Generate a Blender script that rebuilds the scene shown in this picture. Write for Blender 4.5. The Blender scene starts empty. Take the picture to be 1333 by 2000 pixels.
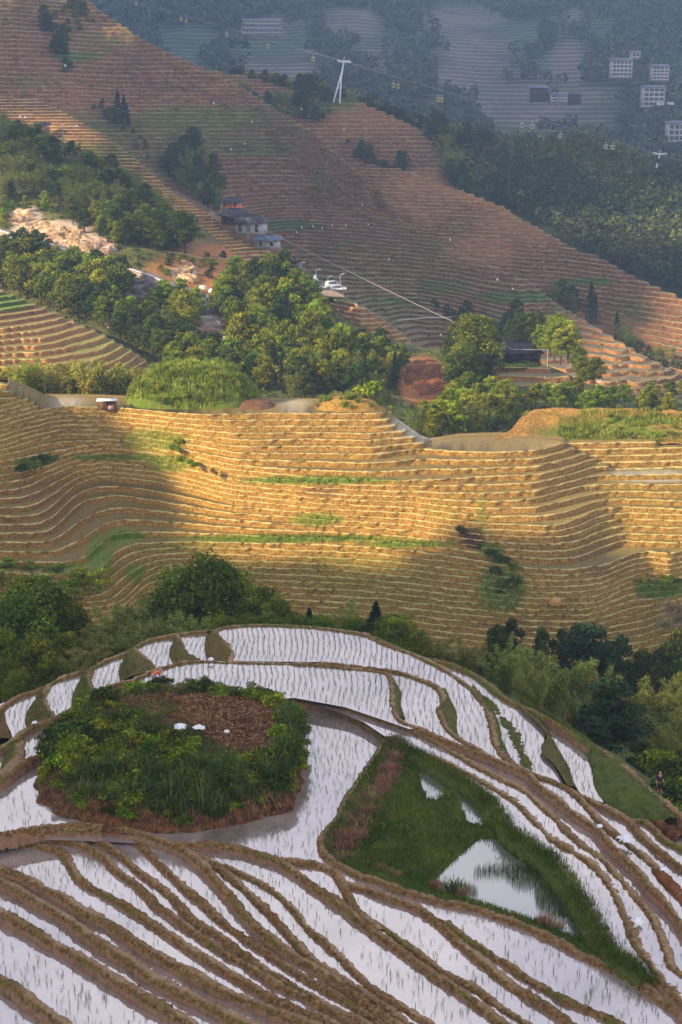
import bpy, bmesh, math, random
import numpy as np
from mathutils import Vector, Matrix, geometry
random.seed(11); np.random.seed(11)
SC = bpy.context.scene
COL = SC.collection
# ------------------------------------------------------------------ camera
PITCH = math.radians(15.1); FPX = 2777.8
CP, SP = math.cos(PITCH), math.sin(PITCH)
cam_d = bpy.data.cameras.new('camera'); cam_d.sensor_fit = 'VERTICAL'
cam_d.sensor_height = 36.0; cam_d.sensor_width = 24.0; cam_d.lens = 50.0
cam_d.clip_start = 0.5; cam_d.clip_end = 9000
cam = bpy.data.objects.new('camera', cam_d); COL.objects.link(cam)
cam.location = (0, 0, 0); cam.rotation_euler = (math.pi/2 - PITCH, 0, 0)
SC.camera = cam
# ------------------------------------------------------------------ light
SUN_EL, SUN_AZ = math.radians(26), math.radians(247)     # azimuth clockwise from +Y: sun low behind the camera's left
SUN_DIR = Vector((math.sin(SUN_AZ)*math.cos(SUN_EL), math.cos(SUN_AZ)*math.cos(SUN_EL), math.sin(SUN_EL)))
W = bpy.data.worlds.new('World'); SC.world = W; W.use_nodes = True
nt = W.node_tree; nt.nodes.clear()
wo = nt.nodes.new('ShaderNodeOutputWorld'); bg = nt.nodes.new('ShaderNodeBackground')
sky = nt.nodes.new('ShaderNodeTexSky'); sky.sky_type = 'NISHITA'; sky.sun_disc = False
sky.sun_elevation = SUN_EL; sky.sun_rotation = SUN_AZ
sky.air_density = 1.0; sky.dust_density = 2.0
tc = nt.nodes.new('ShaderNodeTexCoord'); mp = nt.nodes.new('ShaderNodeMapping'); mp.inputs['Scale'].default_value = (1.0, 1.0, 2.6)
cn = nt.nodes.new('ShaderNodeTexNoise'); cn.inputs['Scale'].default_value = 4.2; cn.inputs['Detail'].default_value = 8; cn.inputs['Roughness'].default_value = .55
cr = nt.nodes.new('ShaderNodeValToRGB'); cr.color_ramp.elements[0].position = .20; cr.color_ramp.elements[1].position = .34
cc = nt.nodes.new('ShaderNodeValToRGB'); cc.color_ramp.elements[0].position = .40; cc.color_ramp.elements[1].position = .75
CLOUD_LO, CLOUD_HI = (12.5, 12.2, 14.0, 1), (16.0, 15.3, 17.0, 1)
cc.color_ramp.elements[0].color = (.66, .66, .80, 1); cc.color_ramp.elements[1].color = (1, .96, 1.0, 1)
sc_ = nt.nodes.new('ShaderNodeVectorMath'); sc_.operation = 'SCALE'; sc_.inputs['Scale'].default_value = 11.6
mx = nt.nodes.new('ShaderNodeMix'); mx.data_type = 'RGBA'
nt.links.new(tc.outputs['Generated'], mp.inputs['Vector']); nt.links.new(mp.outputs[0], cn.inputs['Vector'])
sz_ = nt.nodes.new('ShaderNodeSeparateXYZ'); nt.links.new(tc.outputs['Generated'], sz_.inputs[0])
zr0 = nt.nodes.new('ShaderNodeMapRange'); zr0.inputs['From Min'].default_value = .55; zr0.inputs['From Max'].default_value = .95; zr0.inputs['To Max'].default_value = .34; nt.links.new(sz_.outputs['Z'], zr0.inputs['Value'])
sb_ = nt.nodes.new('ShaderNodeMath'); sb_.operation = 'SUBTRACT'; nt.links.new(cn.outputs['Fac'], sb_.inputs[0]); nt.links.new(zr0.outputs[0], sb_.inputs[1])
nt.links.new(sb_.outputs[0], cr.inputs[0]); nt.links.new(cn.outputs['Fac'], cc.inputs[0])
nt.links.new(cr.outputs[0], mx.inputs['Factor']); nt.links.new(sky.outputs[0], mx.inputs['A'])
nt.links.new(cc.outputs[0], sc_.inputs[0]); nt.links.new(sc_.outputs[0], mx.inputs['B'])
nt.links.new(mx.outputs['Result'], bg.inputs['Color']); bg.inputs['Strength'].default_value = 0.077
nt.links.new(bg.outputs[0], wo.inputs['Surface'])
sd = bpy.data.lights.new('sun', 'SUN'); sd.energy = 5.0; sd.angle = math.radians(.35); sd.color = (1.0, .76, .44)
sun = bpy.data.objects.new('sun', sd); COL.objects.link(sun)
sun.rotation_euler = SUN_DIR.to_track_quat('Z', 'Y').to_euler()
# unseen clouds placed between the sun and the near hill, the far face and the mountains: outlines shaped to the shade they throw
HC = 245.0
def shade_pt(px, py, D, HC=1200.0):
    dx, dy = (px-666.5)/2777.8, (1000-py)/2777.8
    dv = (dx, math.cos(PITCH)+dy*math.sin(PITCH), -math.sin(PITCH)+dy*math.cos(PITCH)); p = Vector(dv)*(D/dv[1])
    return p + SUN_DIR*((HC-p.z)/SUN_DIR.z)
def zB_(py): return -48-.77*(py-808)/12.7
def bpt(px, py):
    z = zB_(py); dy = (1000-py)/2777.8; t = (-math.sin(PITCH)+dy*math.cos(PITCH))/(math.cos(PITCH)+dy*math.sin(PITCH)); return shade_pt(px, py, z/t, HC)
CLOUDS = []
CLOUDS.append([bpt(-60,800), bpt(120,780), bpt(160,880), bpt(205,960), bpt(255,1030), bpt(330,1085), bpt(480,1110), bpt(640,1130), bpt(800,1150), bpt(930,1110), bpt(1010,1085), bpt(1130,1085), bpt(1230,1120), bpt(1333,1200), bpt(1500,1280),
               shade_pt(1500,1500,110,HC), shade_pt(2600,2400,40,HC), shade_pt(-1500,2400,40,HC), shade_pt(-700,1400,110,HC), shade_pt(-500,1000,210,HC)])
CLOUDS.append([shade_pt(-500,230,520), shade_pt(0,195,600), shade_pt(120,235,575), shade_pt(330,345,560), shade_pt(470,440,560), shade_pt(600,560,540), shade_pt(760,640,500), shade_pt(900,700,440), shade_pt(1010,650,440), shade_pt(1050,560,520), shade_pt(1180,600,500), shade_pt(1333,600,540), shade_pt(1600,600,560),
               shade_pt(1800,300,860), shade_pt(800,100,860), shade_pt(-700,100,860)])
CLOUDS.append([shade_pt(-500,330,800), shade_pt(700,320,800), shade_pt(1800,400,760), shade_pt(1900,-300,2300), shade_pt(-700,-300,2300)])
SC.view_settings.view_transform = 'Standard'; SC.view_settings.look = 'None'
SC.view_settings.exposure = 1.02; SC.view_settings.gamma = 1.0; SC.view_settings.use_curve_mapping = False
SC.cycles.max_bounces = 5; SC.cycles.diffuse_bounces = 2; SC.cycles.glossy_bounces = 2
SC.cycles.transparent_max_bounces = 6; SC.cycles.volume_bounces = 0; SC.cycles.transmission_bounces = 3
# ------------------------------------------------------------------ sight lines: a point of the place from its bearing and its height or distance
def diry(py): return CP + (1000-py)/FPX*SP
def P(px, py, z):
    dx, dy = (px-666.5)/FPX, (1000-py)/FPX
    d = (dx, CP + dy*SP, -SP + dy*CP); t = z/d[2]
    return Vector((d[0]*t, d[1]*t, z))
def PD(px, py, Y):
    dx, dy = (px-666.5)/FPX, (1000-py)/FPX
    d = (dx, CP + dy*SP, -SP + dy*CP); t = Y/d[1]
    return Vector((d[0]*t, Y, d[2]*t))
def tanel(py):
    dy = (1000-np.asarray(py, float))/FPX
    return (-SP + dy*CP)/(CP + dy*SP)
def pix(v):
    x, y, z = v; d = (y*CP - z*SP) or 1.0; u = y*SP + z*CP
    return 666.5 + x/d*FPX, 1000 - u/d*FPX
# ------------------------------------------------------------------ value noise (numpy)
_rng = np.random.RandomState(5); _PT = _rng.rand(65536)
def vnoise(x, y, z=0.0):
    x = np.asarray(x, float); y = np.asarray(y, float); z = np.asarray(z, float)+x*0
    xi, yi, zi = np.floor(x).astype(np.int64), np.floor(y).astype(np.int64), np.floor(z).astype(np.int64)
    fx, fy, fz = x-xi, y-yi, z-zi
    fx, fy, fz = fx*fx*(3-2*fx), fy*fy*(3-2*fy), fz*fz*(3-2*fz)
    def h(a, b, c): return _PT[(a*73856093 ^ b*19349663 ^ c*83492791) & 65535]
    r = 0
    for i in (0, 1):
        for j in (0, 1):
            for k in (0, 1):
                r = r + h(xi+i, yi+j, zi+k)*(fx if i else 1-fx)*(fy if j else 1-fy)*(fz if k else 1-fz)
    return r*2-1
def fbm(x, y, z=0.0, o=4):
    r, a = 0, 1.0; t = 0
    for i in range(o):
        r = r + a*vnoise(np.asarray(x)*2**i+17*i, np.asarray(y)*2**i, np.asarray(z)*2**i); t += a; a *= .5
    return r/t
# ------------------------------------------------------------------ materials
def mat(name, cols, scale=1.0, rough=.9, bump=.0, bscale=None, detail=5, mask=None, spec=.2, ior=None, stretch=None, rand=0.0, trans=0.0, band=None, contrast=(.3,.7), bdist=.1, metallic=0.0, stripe=0):
    """cols: list of colours along a noise ramp. mask: [(channel, colour, noise)] mixed by the vertex attribute 'mask'."""
    m = bpy.data.materials.new(name); m.use_nodes = True; n = m.node_tree; n.nodes.clear()
    out = n.nodes.new('ShaderNodeOutputMaterial'); p = n.nodes.new('ShaderNodeBsdfPrincipled')
    g = n.nodes.new('ShaderNodeNewGeometry'); mpn = n.nodes.new('ShaderNodeMapping')
    tcn = n.nodes.new('ShaderNodeTexCoord')
    n.links.new((tcn.outputs['Object'] if rand < 0 else g.outputs['Position']), mpn.inputs['Vector'])
    if stretch: mpn.inputs['Scale'].default_value = stretch
    no = n.nodes.new('ShaderNodeTexNoise'); no.inputs['Scale'].default_value = scale; no.inputs['Detail'].default_value = detail; no.inputs['Roughness'].default_value = .65
    n.links.new(mpn.outputs[0], no.inputs['Vector'])
    rp = n.nodes.new('ShaderNodeValToRGB'); e = rp.color_ramp.elements
    while len(e) < len(cols): e.new(.5)
    for i, c in enumerate(cols):
        e[i].position = contrast[0] + (contrast[1]-contrast[0])*i/max(1, len(cols)-1); e[i].color = (*c, 1)
    n.links.new(no.outputs['Fac'], rp.inputs[0]); col = rp.outputs[0]
    if mask:
        at = n.nodes.new('ShaderNodeAttribute'); at.attribute_name = 'mask'
        sp = n.nodes.new('ShaderNodeSeparateColor'); n.links.new(at.outputs['Color'], sp.inputs[0])
        n2 = n.nodes.new('ShaderNodeTexNoise'); n2.inputs['Scale'].default_value = scale*.37; n2.inputs['Detail'].default_value = 6
        n.links.new(mpn.outputs[0], n2.inputs['Vector'])
        for ch, c2, amt in mask:
            ad = n.nodes.new('ShaderNodeMath'); ad.operation = 'MULTIPLY_ADD'; ad.use_clamp = False
            n.links.new(n2.outputs['Fac'], ad.inputs[0]); ad.inputs[1].default_value = amt*2; ad.inputs[2].default_value = -amt
            s2 = n.nodes.new('ShaderNodeMath'); s2.operation = 'ADD'
            n.links.new(ad.outputs[0], s2.inputs[0]); n.links.new(sp.outputs[ch], s2.inputs[1])
            mu = n.nodes.new('ShaderNodeMath'); mu.operation = 'MULTIPLY'; mu.use_clamp = True
            st = n.nodes.new('ShaderNodeMath'); st.operation = 'MULTIPLY'; st.inputs[1].default_value = 1.8; st.use_clamp = True
            n.links.new(sp.outputs[ch], st.inputs[0]); n.links.new(s2.outputs[0], mu.inputs[0]); n.links.new(st.outputs[0], mu.inputs[1])
            mm = n.nodes.new('ShaderNodeMix'); mm.data_type = 'RGBA'; n.links.new(mu.outputs[0], mm.inputs['Factor'])
            n.links.new(col, mm.inputs['A']); mm.inputs['B'].default_value = (*c2, 1)
            # keep some of the noise contrast in the second colour
            m3 = n.nodes.new('ShaderNodeMix'); m3.data_type = 'RGBA'; m3.blend_type = 'MULTIPLY'; m3.inputs['Factor'].default_value = .6
            br = n.nodes.new('ShaderNodeMath'); br.operation = 'MULTIPLY_ADD'; br.inputs[1].default_value = 1.6; br.inputs[2].default_value = .2
            n.links.new(no.outputs['Fac'], br.inputs[0]); n.links.new(br.outputs[0], m3.inputs['B'])
            m3.inputs['A'].default_value = (*c2, 1); n.links.new(m3.outputs['Result'], mm.inputs['B'])
            col = mm.outputs['Result']
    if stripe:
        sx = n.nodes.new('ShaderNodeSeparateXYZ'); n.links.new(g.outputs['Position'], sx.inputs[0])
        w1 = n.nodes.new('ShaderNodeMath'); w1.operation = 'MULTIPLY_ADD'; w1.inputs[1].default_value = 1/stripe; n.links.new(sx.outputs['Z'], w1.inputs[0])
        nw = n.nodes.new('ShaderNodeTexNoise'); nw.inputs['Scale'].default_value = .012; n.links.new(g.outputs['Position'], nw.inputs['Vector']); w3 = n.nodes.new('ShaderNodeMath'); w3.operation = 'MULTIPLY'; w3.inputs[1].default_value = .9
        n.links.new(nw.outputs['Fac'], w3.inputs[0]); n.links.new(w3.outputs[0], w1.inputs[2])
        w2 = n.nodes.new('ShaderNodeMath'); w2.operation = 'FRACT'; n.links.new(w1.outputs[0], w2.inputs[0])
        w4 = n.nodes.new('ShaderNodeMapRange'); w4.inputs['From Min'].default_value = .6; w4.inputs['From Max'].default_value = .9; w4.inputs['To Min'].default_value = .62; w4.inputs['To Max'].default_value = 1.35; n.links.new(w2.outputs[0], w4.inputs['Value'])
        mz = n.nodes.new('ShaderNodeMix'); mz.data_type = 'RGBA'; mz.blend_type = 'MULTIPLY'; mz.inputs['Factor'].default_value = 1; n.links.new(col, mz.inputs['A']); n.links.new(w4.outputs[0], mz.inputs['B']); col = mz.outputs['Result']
    if abs(rand) > 0:
        oi = n.nodes.new('ShaderNodeObjectInfo'); hs = n.nodes.new('ShaderNodeHueSaturation')
        v = n.nodes.new('ShaderNodeMapRange'); v.inputs['To Min'].default_value = 1-abs(rand); v.inputs['To Max'].default_value = 1+abs(rand)
        n.links.new(oi.outputs['Random'], v.inputs['Value']); n.links.new(v.outputs[0], hs.inputs['Value'])
        hh = n.nodes.new('ShaderNodeMath'); hh.operation = 'MULTIPLY'; hh.inputs[1].default_value = 7.31
        fr = n.nodes.new('ShaderNodeMath'); fr.operation = 'FRACT'; n.links.new(oi.outputs['Random'], hh.inputs[0]); n.links.new(hh.outputs[0], fr.inputs[0])
        v2 = n.nodes.new('ShaderNodeMapRange'); v2.inputs['To Min'].default_value = .5-.035; v2.inputs['To Max'].default_value = .5+.03
        n.links.new(fr.outputs[0], v2.inputs['Value']); n.links.new(v2.outputs[0], hs.inputs['Hue'])
        n.links.new(col, hs.inputs['Color']); col = hs.outputs[0]
    n.links.new(col, p.inputs['Base Color']); p.inputs['Roughness'].default_value = rough; p.inputs['Metallic'].default_value = metallic
    p.inputs['Specular IOR Level'].default_value = spec
    if ior: p.inputs['IOR'].default_value = ior
    if bump:
        b = n.nodes.new('ShaderNodeBump'); b.inputs['Strength'].default_value = bump; b.inputs['Distance'].default_value = bdist
        nb = n.nodes.new('ShaderNodeTexNoise'); nb.inputs['Scale'].default_value = bscale or scale*3; nb.inputs['Detail'].default_value = 6; nb.inputs['Roughness'].default_value = .7
        n.links.new(mpn.outputs[0], nb.inputs['Vector']); n.links.new(nb.outputs['Fac'], b.inputs['Height']); n.links.new(b.outputs[0], p.inputs['Normal'])
    sh = p.outputs[0]
    if trans:
        t = n.nodes.new('ShaderNodeBsdfTranslucent'); n.links.new(col, t.inputs['Color'])
        ms = n.nodes.new('ShaderNodeMixShader'); ms.inputs[0].default_value = trans
        n.links.new(p.outputs[0], ms.inputs[1]); n.links.new(t.outputs[0], ms.inputs[2]); sh = ms.outputs[0]
    n.links.new(sh, out.inputs['Surface'])
    return m
# ------------------------------------------------------------------ mesh helpers
def mesh(name, V, F, mats=None, midx=None, mask=None, smooth=True):
    V = np.asarray(V, np.float32); F = np.asarray(F, np.int32)
    me = bpy.data.meshes.new(name); k = F.shape[1]
    me.vertices.add(len(V)); me.vertices.foreach_set('co', V.ravel())
    me.loops.add(F.size); me.loops.foreach_set('vertex_index', F.ravel())
    me.polygons.add(len(F)); me.polygons.foreach_set('loop_start', np.arange(len(F), dtype=np.int32)*k)
    me.polygons.foreach_set('loop_total', np.full(len(F), k, np.int32))
    for m in (mats or []): me.materials.append(m)
    if midx is not None: me.polygons.foreach_set('material_index', np.asarray(midx, np.int32))
    if smooth: me.polygons.foreach_set('use_smooth', np.ones(len(F), bool))
    if mask is not None:
        a = me.color_attributes.new('mask', 'FLOAT_COLOR', 'POINT')
        c = np.zeros((len(V), 4), np.float32); c[:, 3] = 1; c[:, :np.asarray(mask).shape[1]] = mask
        a.data.foreach_set('color', c.ravel())
    me.update(calc_edges=True)
    return me
def link(name, me, parent=None, label=None, cat=None, group=None, kind=None, loc=None, rz=0):
    o = bpy.data.objects.new(name, me); COL.objects.link(o)
    if parent is not None: o.parent = parent
    if loc is not None: o.location = loc
    if rz: o.rotation_euler = (0, 0, rz)
    tag(o, label, cat, group, kind); return o
def tag(o, label=None, cat=None, group=None, kind=None):
    if label: o['label'] = label
    if cat: o['category'] = cat
    if group: o['group'] = group
    if kind: o['kind'] = kind
    return o
def empty(name, loc, rz=0, **k): return link(name, None, loc=loc, rz=rz, **k)
def gridfaces(nr, nc, off=0):
    r, c = np.meshgrid(np.arange(nr-1), np.arange(nc-1), indexing='ij')
    a = (r*nc + c).ravel() + off
    return np.stack([a, a+1, a+nc+1, a+nc], 1)
def interp(pts, x):
    pts = sorted(pts); return np.interp(x, [p[0] for p in pts], [p[1] for p in pts])
def smooth1(v, n):
    if n < 1: return v
    k = np.hanning(2*n+3)[1:-1]; k /= k.sum(); m = len(k)//2
    return np.convolve(np.pad(v, m, mode='edge'), k, 'valid')
def catmull(pts, step):
    pts = [Vector(p) for p in pts]; q = [pts[0]*2-pts[1]] + pts + [pts[-1]*2-pts[-2]]; out = []
    for i in range(1, len(q)-2):
        a, b, c, d = q[i-1], q[i], q[i+1], q[i+2]; n = max(1, int((c-b).length/step))
        for j in range(n):
            t = j/n
            out.append(0.5*((2*b) + (c-a)*t + (2*a-5*b+4*c-d)*t*t + (3*b-a-3*c+d)*t**3))
    out.append(pts[-1]); return out
def tps(ctrl):
    c = np.array(ctrl, float); X = c[:, :2]/300.; d = c[:, 2]; n = len(c)
    def U(r2): return r2*np.log(r2+1e-9)*.5
    K = U(((X[:, None]-X[None])**2).sum(-1)) + np.eye(n)*.02
    Pm = np.c_[np.ones(n), X]; A = np.block([[K, Pm], [Pm.T, np.zeros((3, 3))]])
    w = np.linalg.solve(A, np.r_[d, 0, 0, 0])
    def f(px, py):
        q = np.stack([np.asarray(px, float)/300., np.asarray(py, float)/300.], -1); sh = q.shape[:-1]; q = q.reshape(-1, 2)
        r = U(((q[:, None]-X[None])**2).sum(-1))@w[:n] + w[n] + q@w[n+1:]
        return r.reshape(sh)
    return f
def in_poly(x, y, poly):
    x = np.asarray(x, float); y = np.asarray(y, float); c = np.zeros(x.shape, bool); n = len(poly)
    for i in range(n):
        x1, y1 = poly[i][:2]; x2, y2 = poly[(i+1) % n][:2]
        if y1 == y2: continue
        c ^= ((y1 > y) != (y2 > y)) & (x < (x2-x1)*(y-y1)/(y2-y1)+x1)
    return c
def blob(px, py, spots, soft=1.0):
    """union of soft ellipses (cx, cy, rx, ry, weight)"""
    r = np.zeros(np.shape(px))
    for cx, cy, rx, ry, w in spots:
        d = ((px-cx)/rx)**2 + ((py-cy)/ry)**2
        r = np.maximum(r, w*np.clip((1.35-d)/1.1, 0, 1))
    return r
M_cloud = mat('cloud_white', [(.7, .7, .72), (.85, .85, .86)], scale=.004, rough=1, spec=0)
def cloud(poly, thick, res, hole, label, seed, HC):
    xs = [p.x for p in poly]; ys = [p.y for p in poly]
    gx = np.arange(min(xs)-res*2, max(xs)+res*2, res); gy = np.arange(min(ys)-res*2, max(ys)+res*2, res); GX, GY = np.meshgrid(gx, gy); pl_ = [(p.x, p.y) for p in poly]
    ins = in_poly(GX, GY, pl_); d = seg_dist(GX, GY, pl_+[pl_[0]]); sd = np.where(ins, d, -d) + 5*fbm(GX*.03, GY*.03, seed, 3)
    if hole: sd = np.minimum(sd, (fbm(GX*.006+seed, GY*.011, seed, 4)+hole)*160)
    t = np.clip(sd/(thick*1.2), 0, 1)**.5*thick
    top = HC+t*(1+.5*fbm(GX*.02, GY*.02, seed, 4)); bot = HC-t*.18
    n = GX.size; V = np.r_[np.stack([GX, GY, top], -1).reshape(-1, 3), np.stack([GX, GY, bot], -1).reshape(-1, 3)]
    F = gridfaces(*GX.shape); keep = (sd.ravel()[F] > 0).any(1); F = F[keep]
    return link('cloud', mesh('cloud', V, np.r_[F, F[:, ::-1]+n], [M_cloud]), label=label, kind='structure')
def seg_dist(px, py, line):
    d = np.full(np.shape(px), 1e9); L = np.array(line, float)
    for i in range(len(L)-1):
        a, b = L[i, :2], L[i+1, :2]; ab = b-a; t = np.clip(((px-a[0])*ab[0]+(py-a[1])*ab[1])/(ab@ab+1e-12), 0, 1)
        d = np.minimum(d, np.hypot(px-a[0]-t*ab[0], py-a[1]-t*ab[1]))
    return d
cloud(CLOUDS[0], 7, 4, 0, 'unseen white cloud shading the near hill', 1, HC)
cloud(CLOUDS[1], 26, 12, .30, 'broad broken unseen white cloud shading the far mountainside', 5, 1200.0)
cloud(CLOUDS[2], 40, 20, 0, 'wide unseen grey-white cloud shading the far mountains', 8, 1290.0)
# ------------------------------------------------------------------ terrain materials
GRASS = (.085, .13, .018)
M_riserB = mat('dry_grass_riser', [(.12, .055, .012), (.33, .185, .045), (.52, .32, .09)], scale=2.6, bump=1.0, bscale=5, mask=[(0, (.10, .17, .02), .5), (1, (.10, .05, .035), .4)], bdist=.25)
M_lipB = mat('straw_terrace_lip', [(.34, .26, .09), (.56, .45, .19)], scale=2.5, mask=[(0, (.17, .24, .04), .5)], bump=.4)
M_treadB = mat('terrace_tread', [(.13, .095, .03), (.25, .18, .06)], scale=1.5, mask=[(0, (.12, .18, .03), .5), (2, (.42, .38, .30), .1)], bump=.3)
M_riserE = mat('red_soil_riser', [(.06, .024, .013), (.165, .072, .036), (.27, .135, .07)], scale=.8, mask=[(0, (.06, .10, .02), .5), (1, (.32, .16, .06), .4)], bump=.6, bscale=1.5, bdist=.4)
M_lipE = mat('pale_terrace_lip', [(.17, .12, .06), (.33, .25, .13)], scale=.25, mask=[(0, (.12, .17, .04), .5)])
M_treadE = mat('dull_terrace_tread', [(.13, .10, .06), (.22, .17, .09)], scale=.4, mask=[(0, (.08, .13, .03), .5)])
M_slope = mat('scrub_slope', [(.05, .06, .018), (.10, .11, .03), (.17, .16, .05)], scale=.25, mask=[(0, (.05, .08, .018), .4), (1, (.40, .17, .06), .35), (2, (.55, .44, .36), .25)], bump=.9, bscale=.8, bdist=.8)
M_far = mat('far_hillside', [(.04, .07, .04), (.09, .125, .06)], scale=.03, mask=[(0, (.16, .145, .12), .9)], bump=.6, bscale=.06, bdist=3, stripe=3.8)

def terraces(Dk, zk, a, batter=.25, lip=.1, lipw=.25, noise=.12, nz=1.0, lf=.82):
    """rows of a flight of terraces over columns of bearing a; returns per level an array of (7, n, 3)"""
    m, n = Dk.shape; out = []
    for k in range(1, m):
        Db = Dk[k]; z0 = zk[k-1]; z1 = zk[k]
        z0 = np.asarray(z0)+np.zeros(n); z1 = np.asarray(z1)+np.zeros(n); h = z1-z0
        Dn = Dk[k+1] if k+1 < m else Dk[k]+3
        hn = (np.asarray(zk[k+1])+np.zeros(n) - z1) if k+1 < m else h
        s = np.clip(h/.5, 0, 1)
        nn = noise*vnoise(a*260*nz, k*3.1+a*0, 0)*s; n3 = noise*1.3*vnoise(a*700*nz, k*5.7+a*0, 3)*s
        lw = np.minimum(lipw*s*np.clip(.75+1.1*vnoise(a*120*nz, k*2.9+a*0, 21), .15, 1.4), np.maximum(0, (Dn-Db)*.5)); lp = lip*s*np.clip(.8+1.0*vnoise(a*200*nz, k*1.7+a*0, 9), .1, 1.7)
        rows = [(Db-batter*h, z0-.03*s), (Db-batter*h*.6+nn+n3*.5, z0+h*.4), (Db-batter*h*.14+nn*1.2+n3, z0+h*lf),
                (Db, z1+lp), (Db+lw, z1+lp*.8), (Db+lw*1.25, z1), (np.maximum(Db+lw*1.3, Dn-batter*hn), z1-.03*s)]
        out.append(np.stack([np.stack([D*a, D, z], 1) for D, z in rows]))
    return out
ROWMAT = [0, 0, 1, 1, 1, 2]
def level_mesh(name, rows, mats, maskf):
    nr, nc = rows.shape[:2]; V = rows.reshape(-1, 3); F = gridfaces(nr, nc)
    mi = np.repeat(ROWMAT, nc-1)
    p = V[F]; ar = np.linalg.norm(np.cross(p[:, 1]-p[:, 0], p[:, 3]-p[:, 0]), axis=1)+np.linalg.norm(np.cross(p[:, 2]-p[:, 1], p[:, 3]-p[:, 2]), axis=1)
    keep = ar > 1e-4
    if keep.sum() < 3: return None
    d = V[:, 1]*CP - V[:, 2]*SP; u = V[:, 1]*SP + V[:, 2]*CP
    mk = maskf(666.5+V[:, 0]/d*FPX, 1000-u/d*FPX, V)
    F = F[keep]; mi = mi[keep]; used, inv = np.unique(F, return_inverse=True)
    return mesh(name, V[used], inv.reshape(F.shape), mats, mi, mk[used], smooth=False)

# ------------------------------------------------------------------ near amphitheatre of terraces, traced contour by contour
DZ = .77
def zl(L): return -48 - DZ*L
KEYS = {
 -6: [(-120,735),(0,750),(40,758),(80,776),(150,780),(700,780),(1450,780)],
 0: [(-120,850),(0,838),(50,822),(100,806),(150,800),(240,802),(330,806),(400,810),(550,808),(700,808),(745,808),(800,806),(1450,800)],
 6: [(-120,890),(0,882),(60,862),(120,848),(230,850),(300,858),(400,874),(465,886),(600,885),(700,888),(745,886),(790,880),(840,877),(880,882),(966,884),(1050,881),(1090,870),(1120,860),(1450,850)],
 9: [(-120,925),(0,914),(60,905),(120,895),(180,888),(250,890),(330,905),(400,916),(465,925),(600,935),(690,938),(780,940),(870,936),(966,930),(1050,928),(1110,915),(1150,900),(1175,895),(1450,890)],
 12: [(-120,975),(0,958),(45,955),(100,928),(150,908),(230,908),(350,925),(465,955),(600,965),(700,968),(800,970),(870,977),(966,980),(1046,975),(1091,960),(1130,952),(1166,946),(1333,946),(1450,948)],
 15: [(-120,1040),(0,1008),(60,1010),(90,1000),(118,975),(150,945),(200,930),(300,940),(450,975),(600,993),(700,998),(800,1003),(880,1015),(936,1022),(1066,1028),(1116,1020),(1166,996),(1220,990),(1333,996),(1450,998)],
 17: [(-120,1060),(0,1042),(95,1040),(120,1022),(142,992),(172,974),(240,968),(350,985),(450,1002),(667,1018),(800,1025),(880,1036),(940,1046),(1066,1050),(1130,1044),(1166,1022),(1220,1014),(1333,1018),(1450,1020)],
 20: [(-120,1100),(0,1096),(120,1100),(165,1092),(185,1075),(200,1055),(225,1042),(300,1038),(450,1045),(667,1052),(800,1062),(891,1072),(961,1085),(1066,1092),(1126,1090),(1176,1070),(1206,1057),(1333,1060),(1450,1062)],
 21: [(-120,1122),(0,1118),(150,1124),(190,1118),(208,1100),(225,1078),(255,1063),(320,1058),(500,1060),(667,1065),(800,1076),(891,1088),(1016,1110),(1116,1114),(1186,1104),(1241,1080),(1333,1085),(1450,1086)],
 26: [(-120,1195),(0,1192),(150,1197),(220,1192),(250,1168),(272,1138),(302,1120),(350,1114),(500,1120),(667,1128),(800,1140),(900,1152),(960,1160),(1046,1170),(1166,1167),(1226,1137),(1262,1128),(1333,1140),(1450,1142)],
 33: [(-120,1275),(0,1272),(200,1270),(300,1222),(400,1205),(600,1210),(700,1217),(800,1226),(900,1238),(1000,1245),(1116,1250),(1186,1238),(1266,1225),(1305,1205),(1333,1200),(1450,1200)],
 38: [(-120,1330),(0,1325),(200,1322),(400,1270),(700,1280),(900,1300),(1150,1310),(1300,1290),(1450,1280)],
}
aB = np.arange(-.38, .3801, .0023)
keyL = sorted(KEYS); DK = []
for L in keyL:
    w = [P(x, y, zl(L)) for x, y in KEYS[L]]
    ax = np.array([v.x/v.y for v in w]); dd = np.array([v.y for v in w]); o = np.argsort(ax)
    v = np.interp(aB, ax[o], dd[o]); DK.append(smooth1(v, 5))
DK = np.array(DK)
levels = np.arange(38, -7, -1)                       # from the foot up to the highest
DB = np.array([[0.]*len(aB)]*len(levels))
for i, L in enumerate(levels):
    j = np.searchsorted(keyL, L)
    if keyL[min(j, len(keyL)-1)] == L: DB[i] = DK[j]
    else:
        t = (L-keyL[j-1])/(keyL[j]-keyL[j-1]); DB[i] = DK[j-1]*(1-t)+DK[j]*t
    DB[i] += .55*fbm(aB*38, L*.55+aB*0, 0, 3) + .16*vnoise(aB*190, L*1.3+aB*0, 4)
for i in range(1, len(levels)): DB[i] = np.maximum(DB[i], DB[i-1]+.34)
pxB = 666.5 + aB*FPX*diry(870)
RIM = [(-400,-6),(20,-6),(34,-5),(46,-4),(58,-3),(70,-2),(80,-1),(88,0),(745,0),(758,1),(770,2),(784,3),(800,4),(818,5),(838,6),(1098,6),(1118,7),(1136,8),(1160,9),(1182,10),(1200,11),(1500,11)]
YBACK = [(-400,735),(20,742),(80,768),(90,775),(195,776),(240,778),(520,782),(620,784),(700,780),(742,794),(760,812),(790,834),(820,856),(838,863),(900,853),(980,851),(1080,858),(1110,862),(1150,885),(1180,905),(1200,912),(1240,914),(1500,918)]
rimL = np.round(interp(RIM, pxB)); yb = interp(YBACK, pxB); zr = zl(rimL)
Dplat = zr/tanel(yb)
zkB = []
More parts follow.
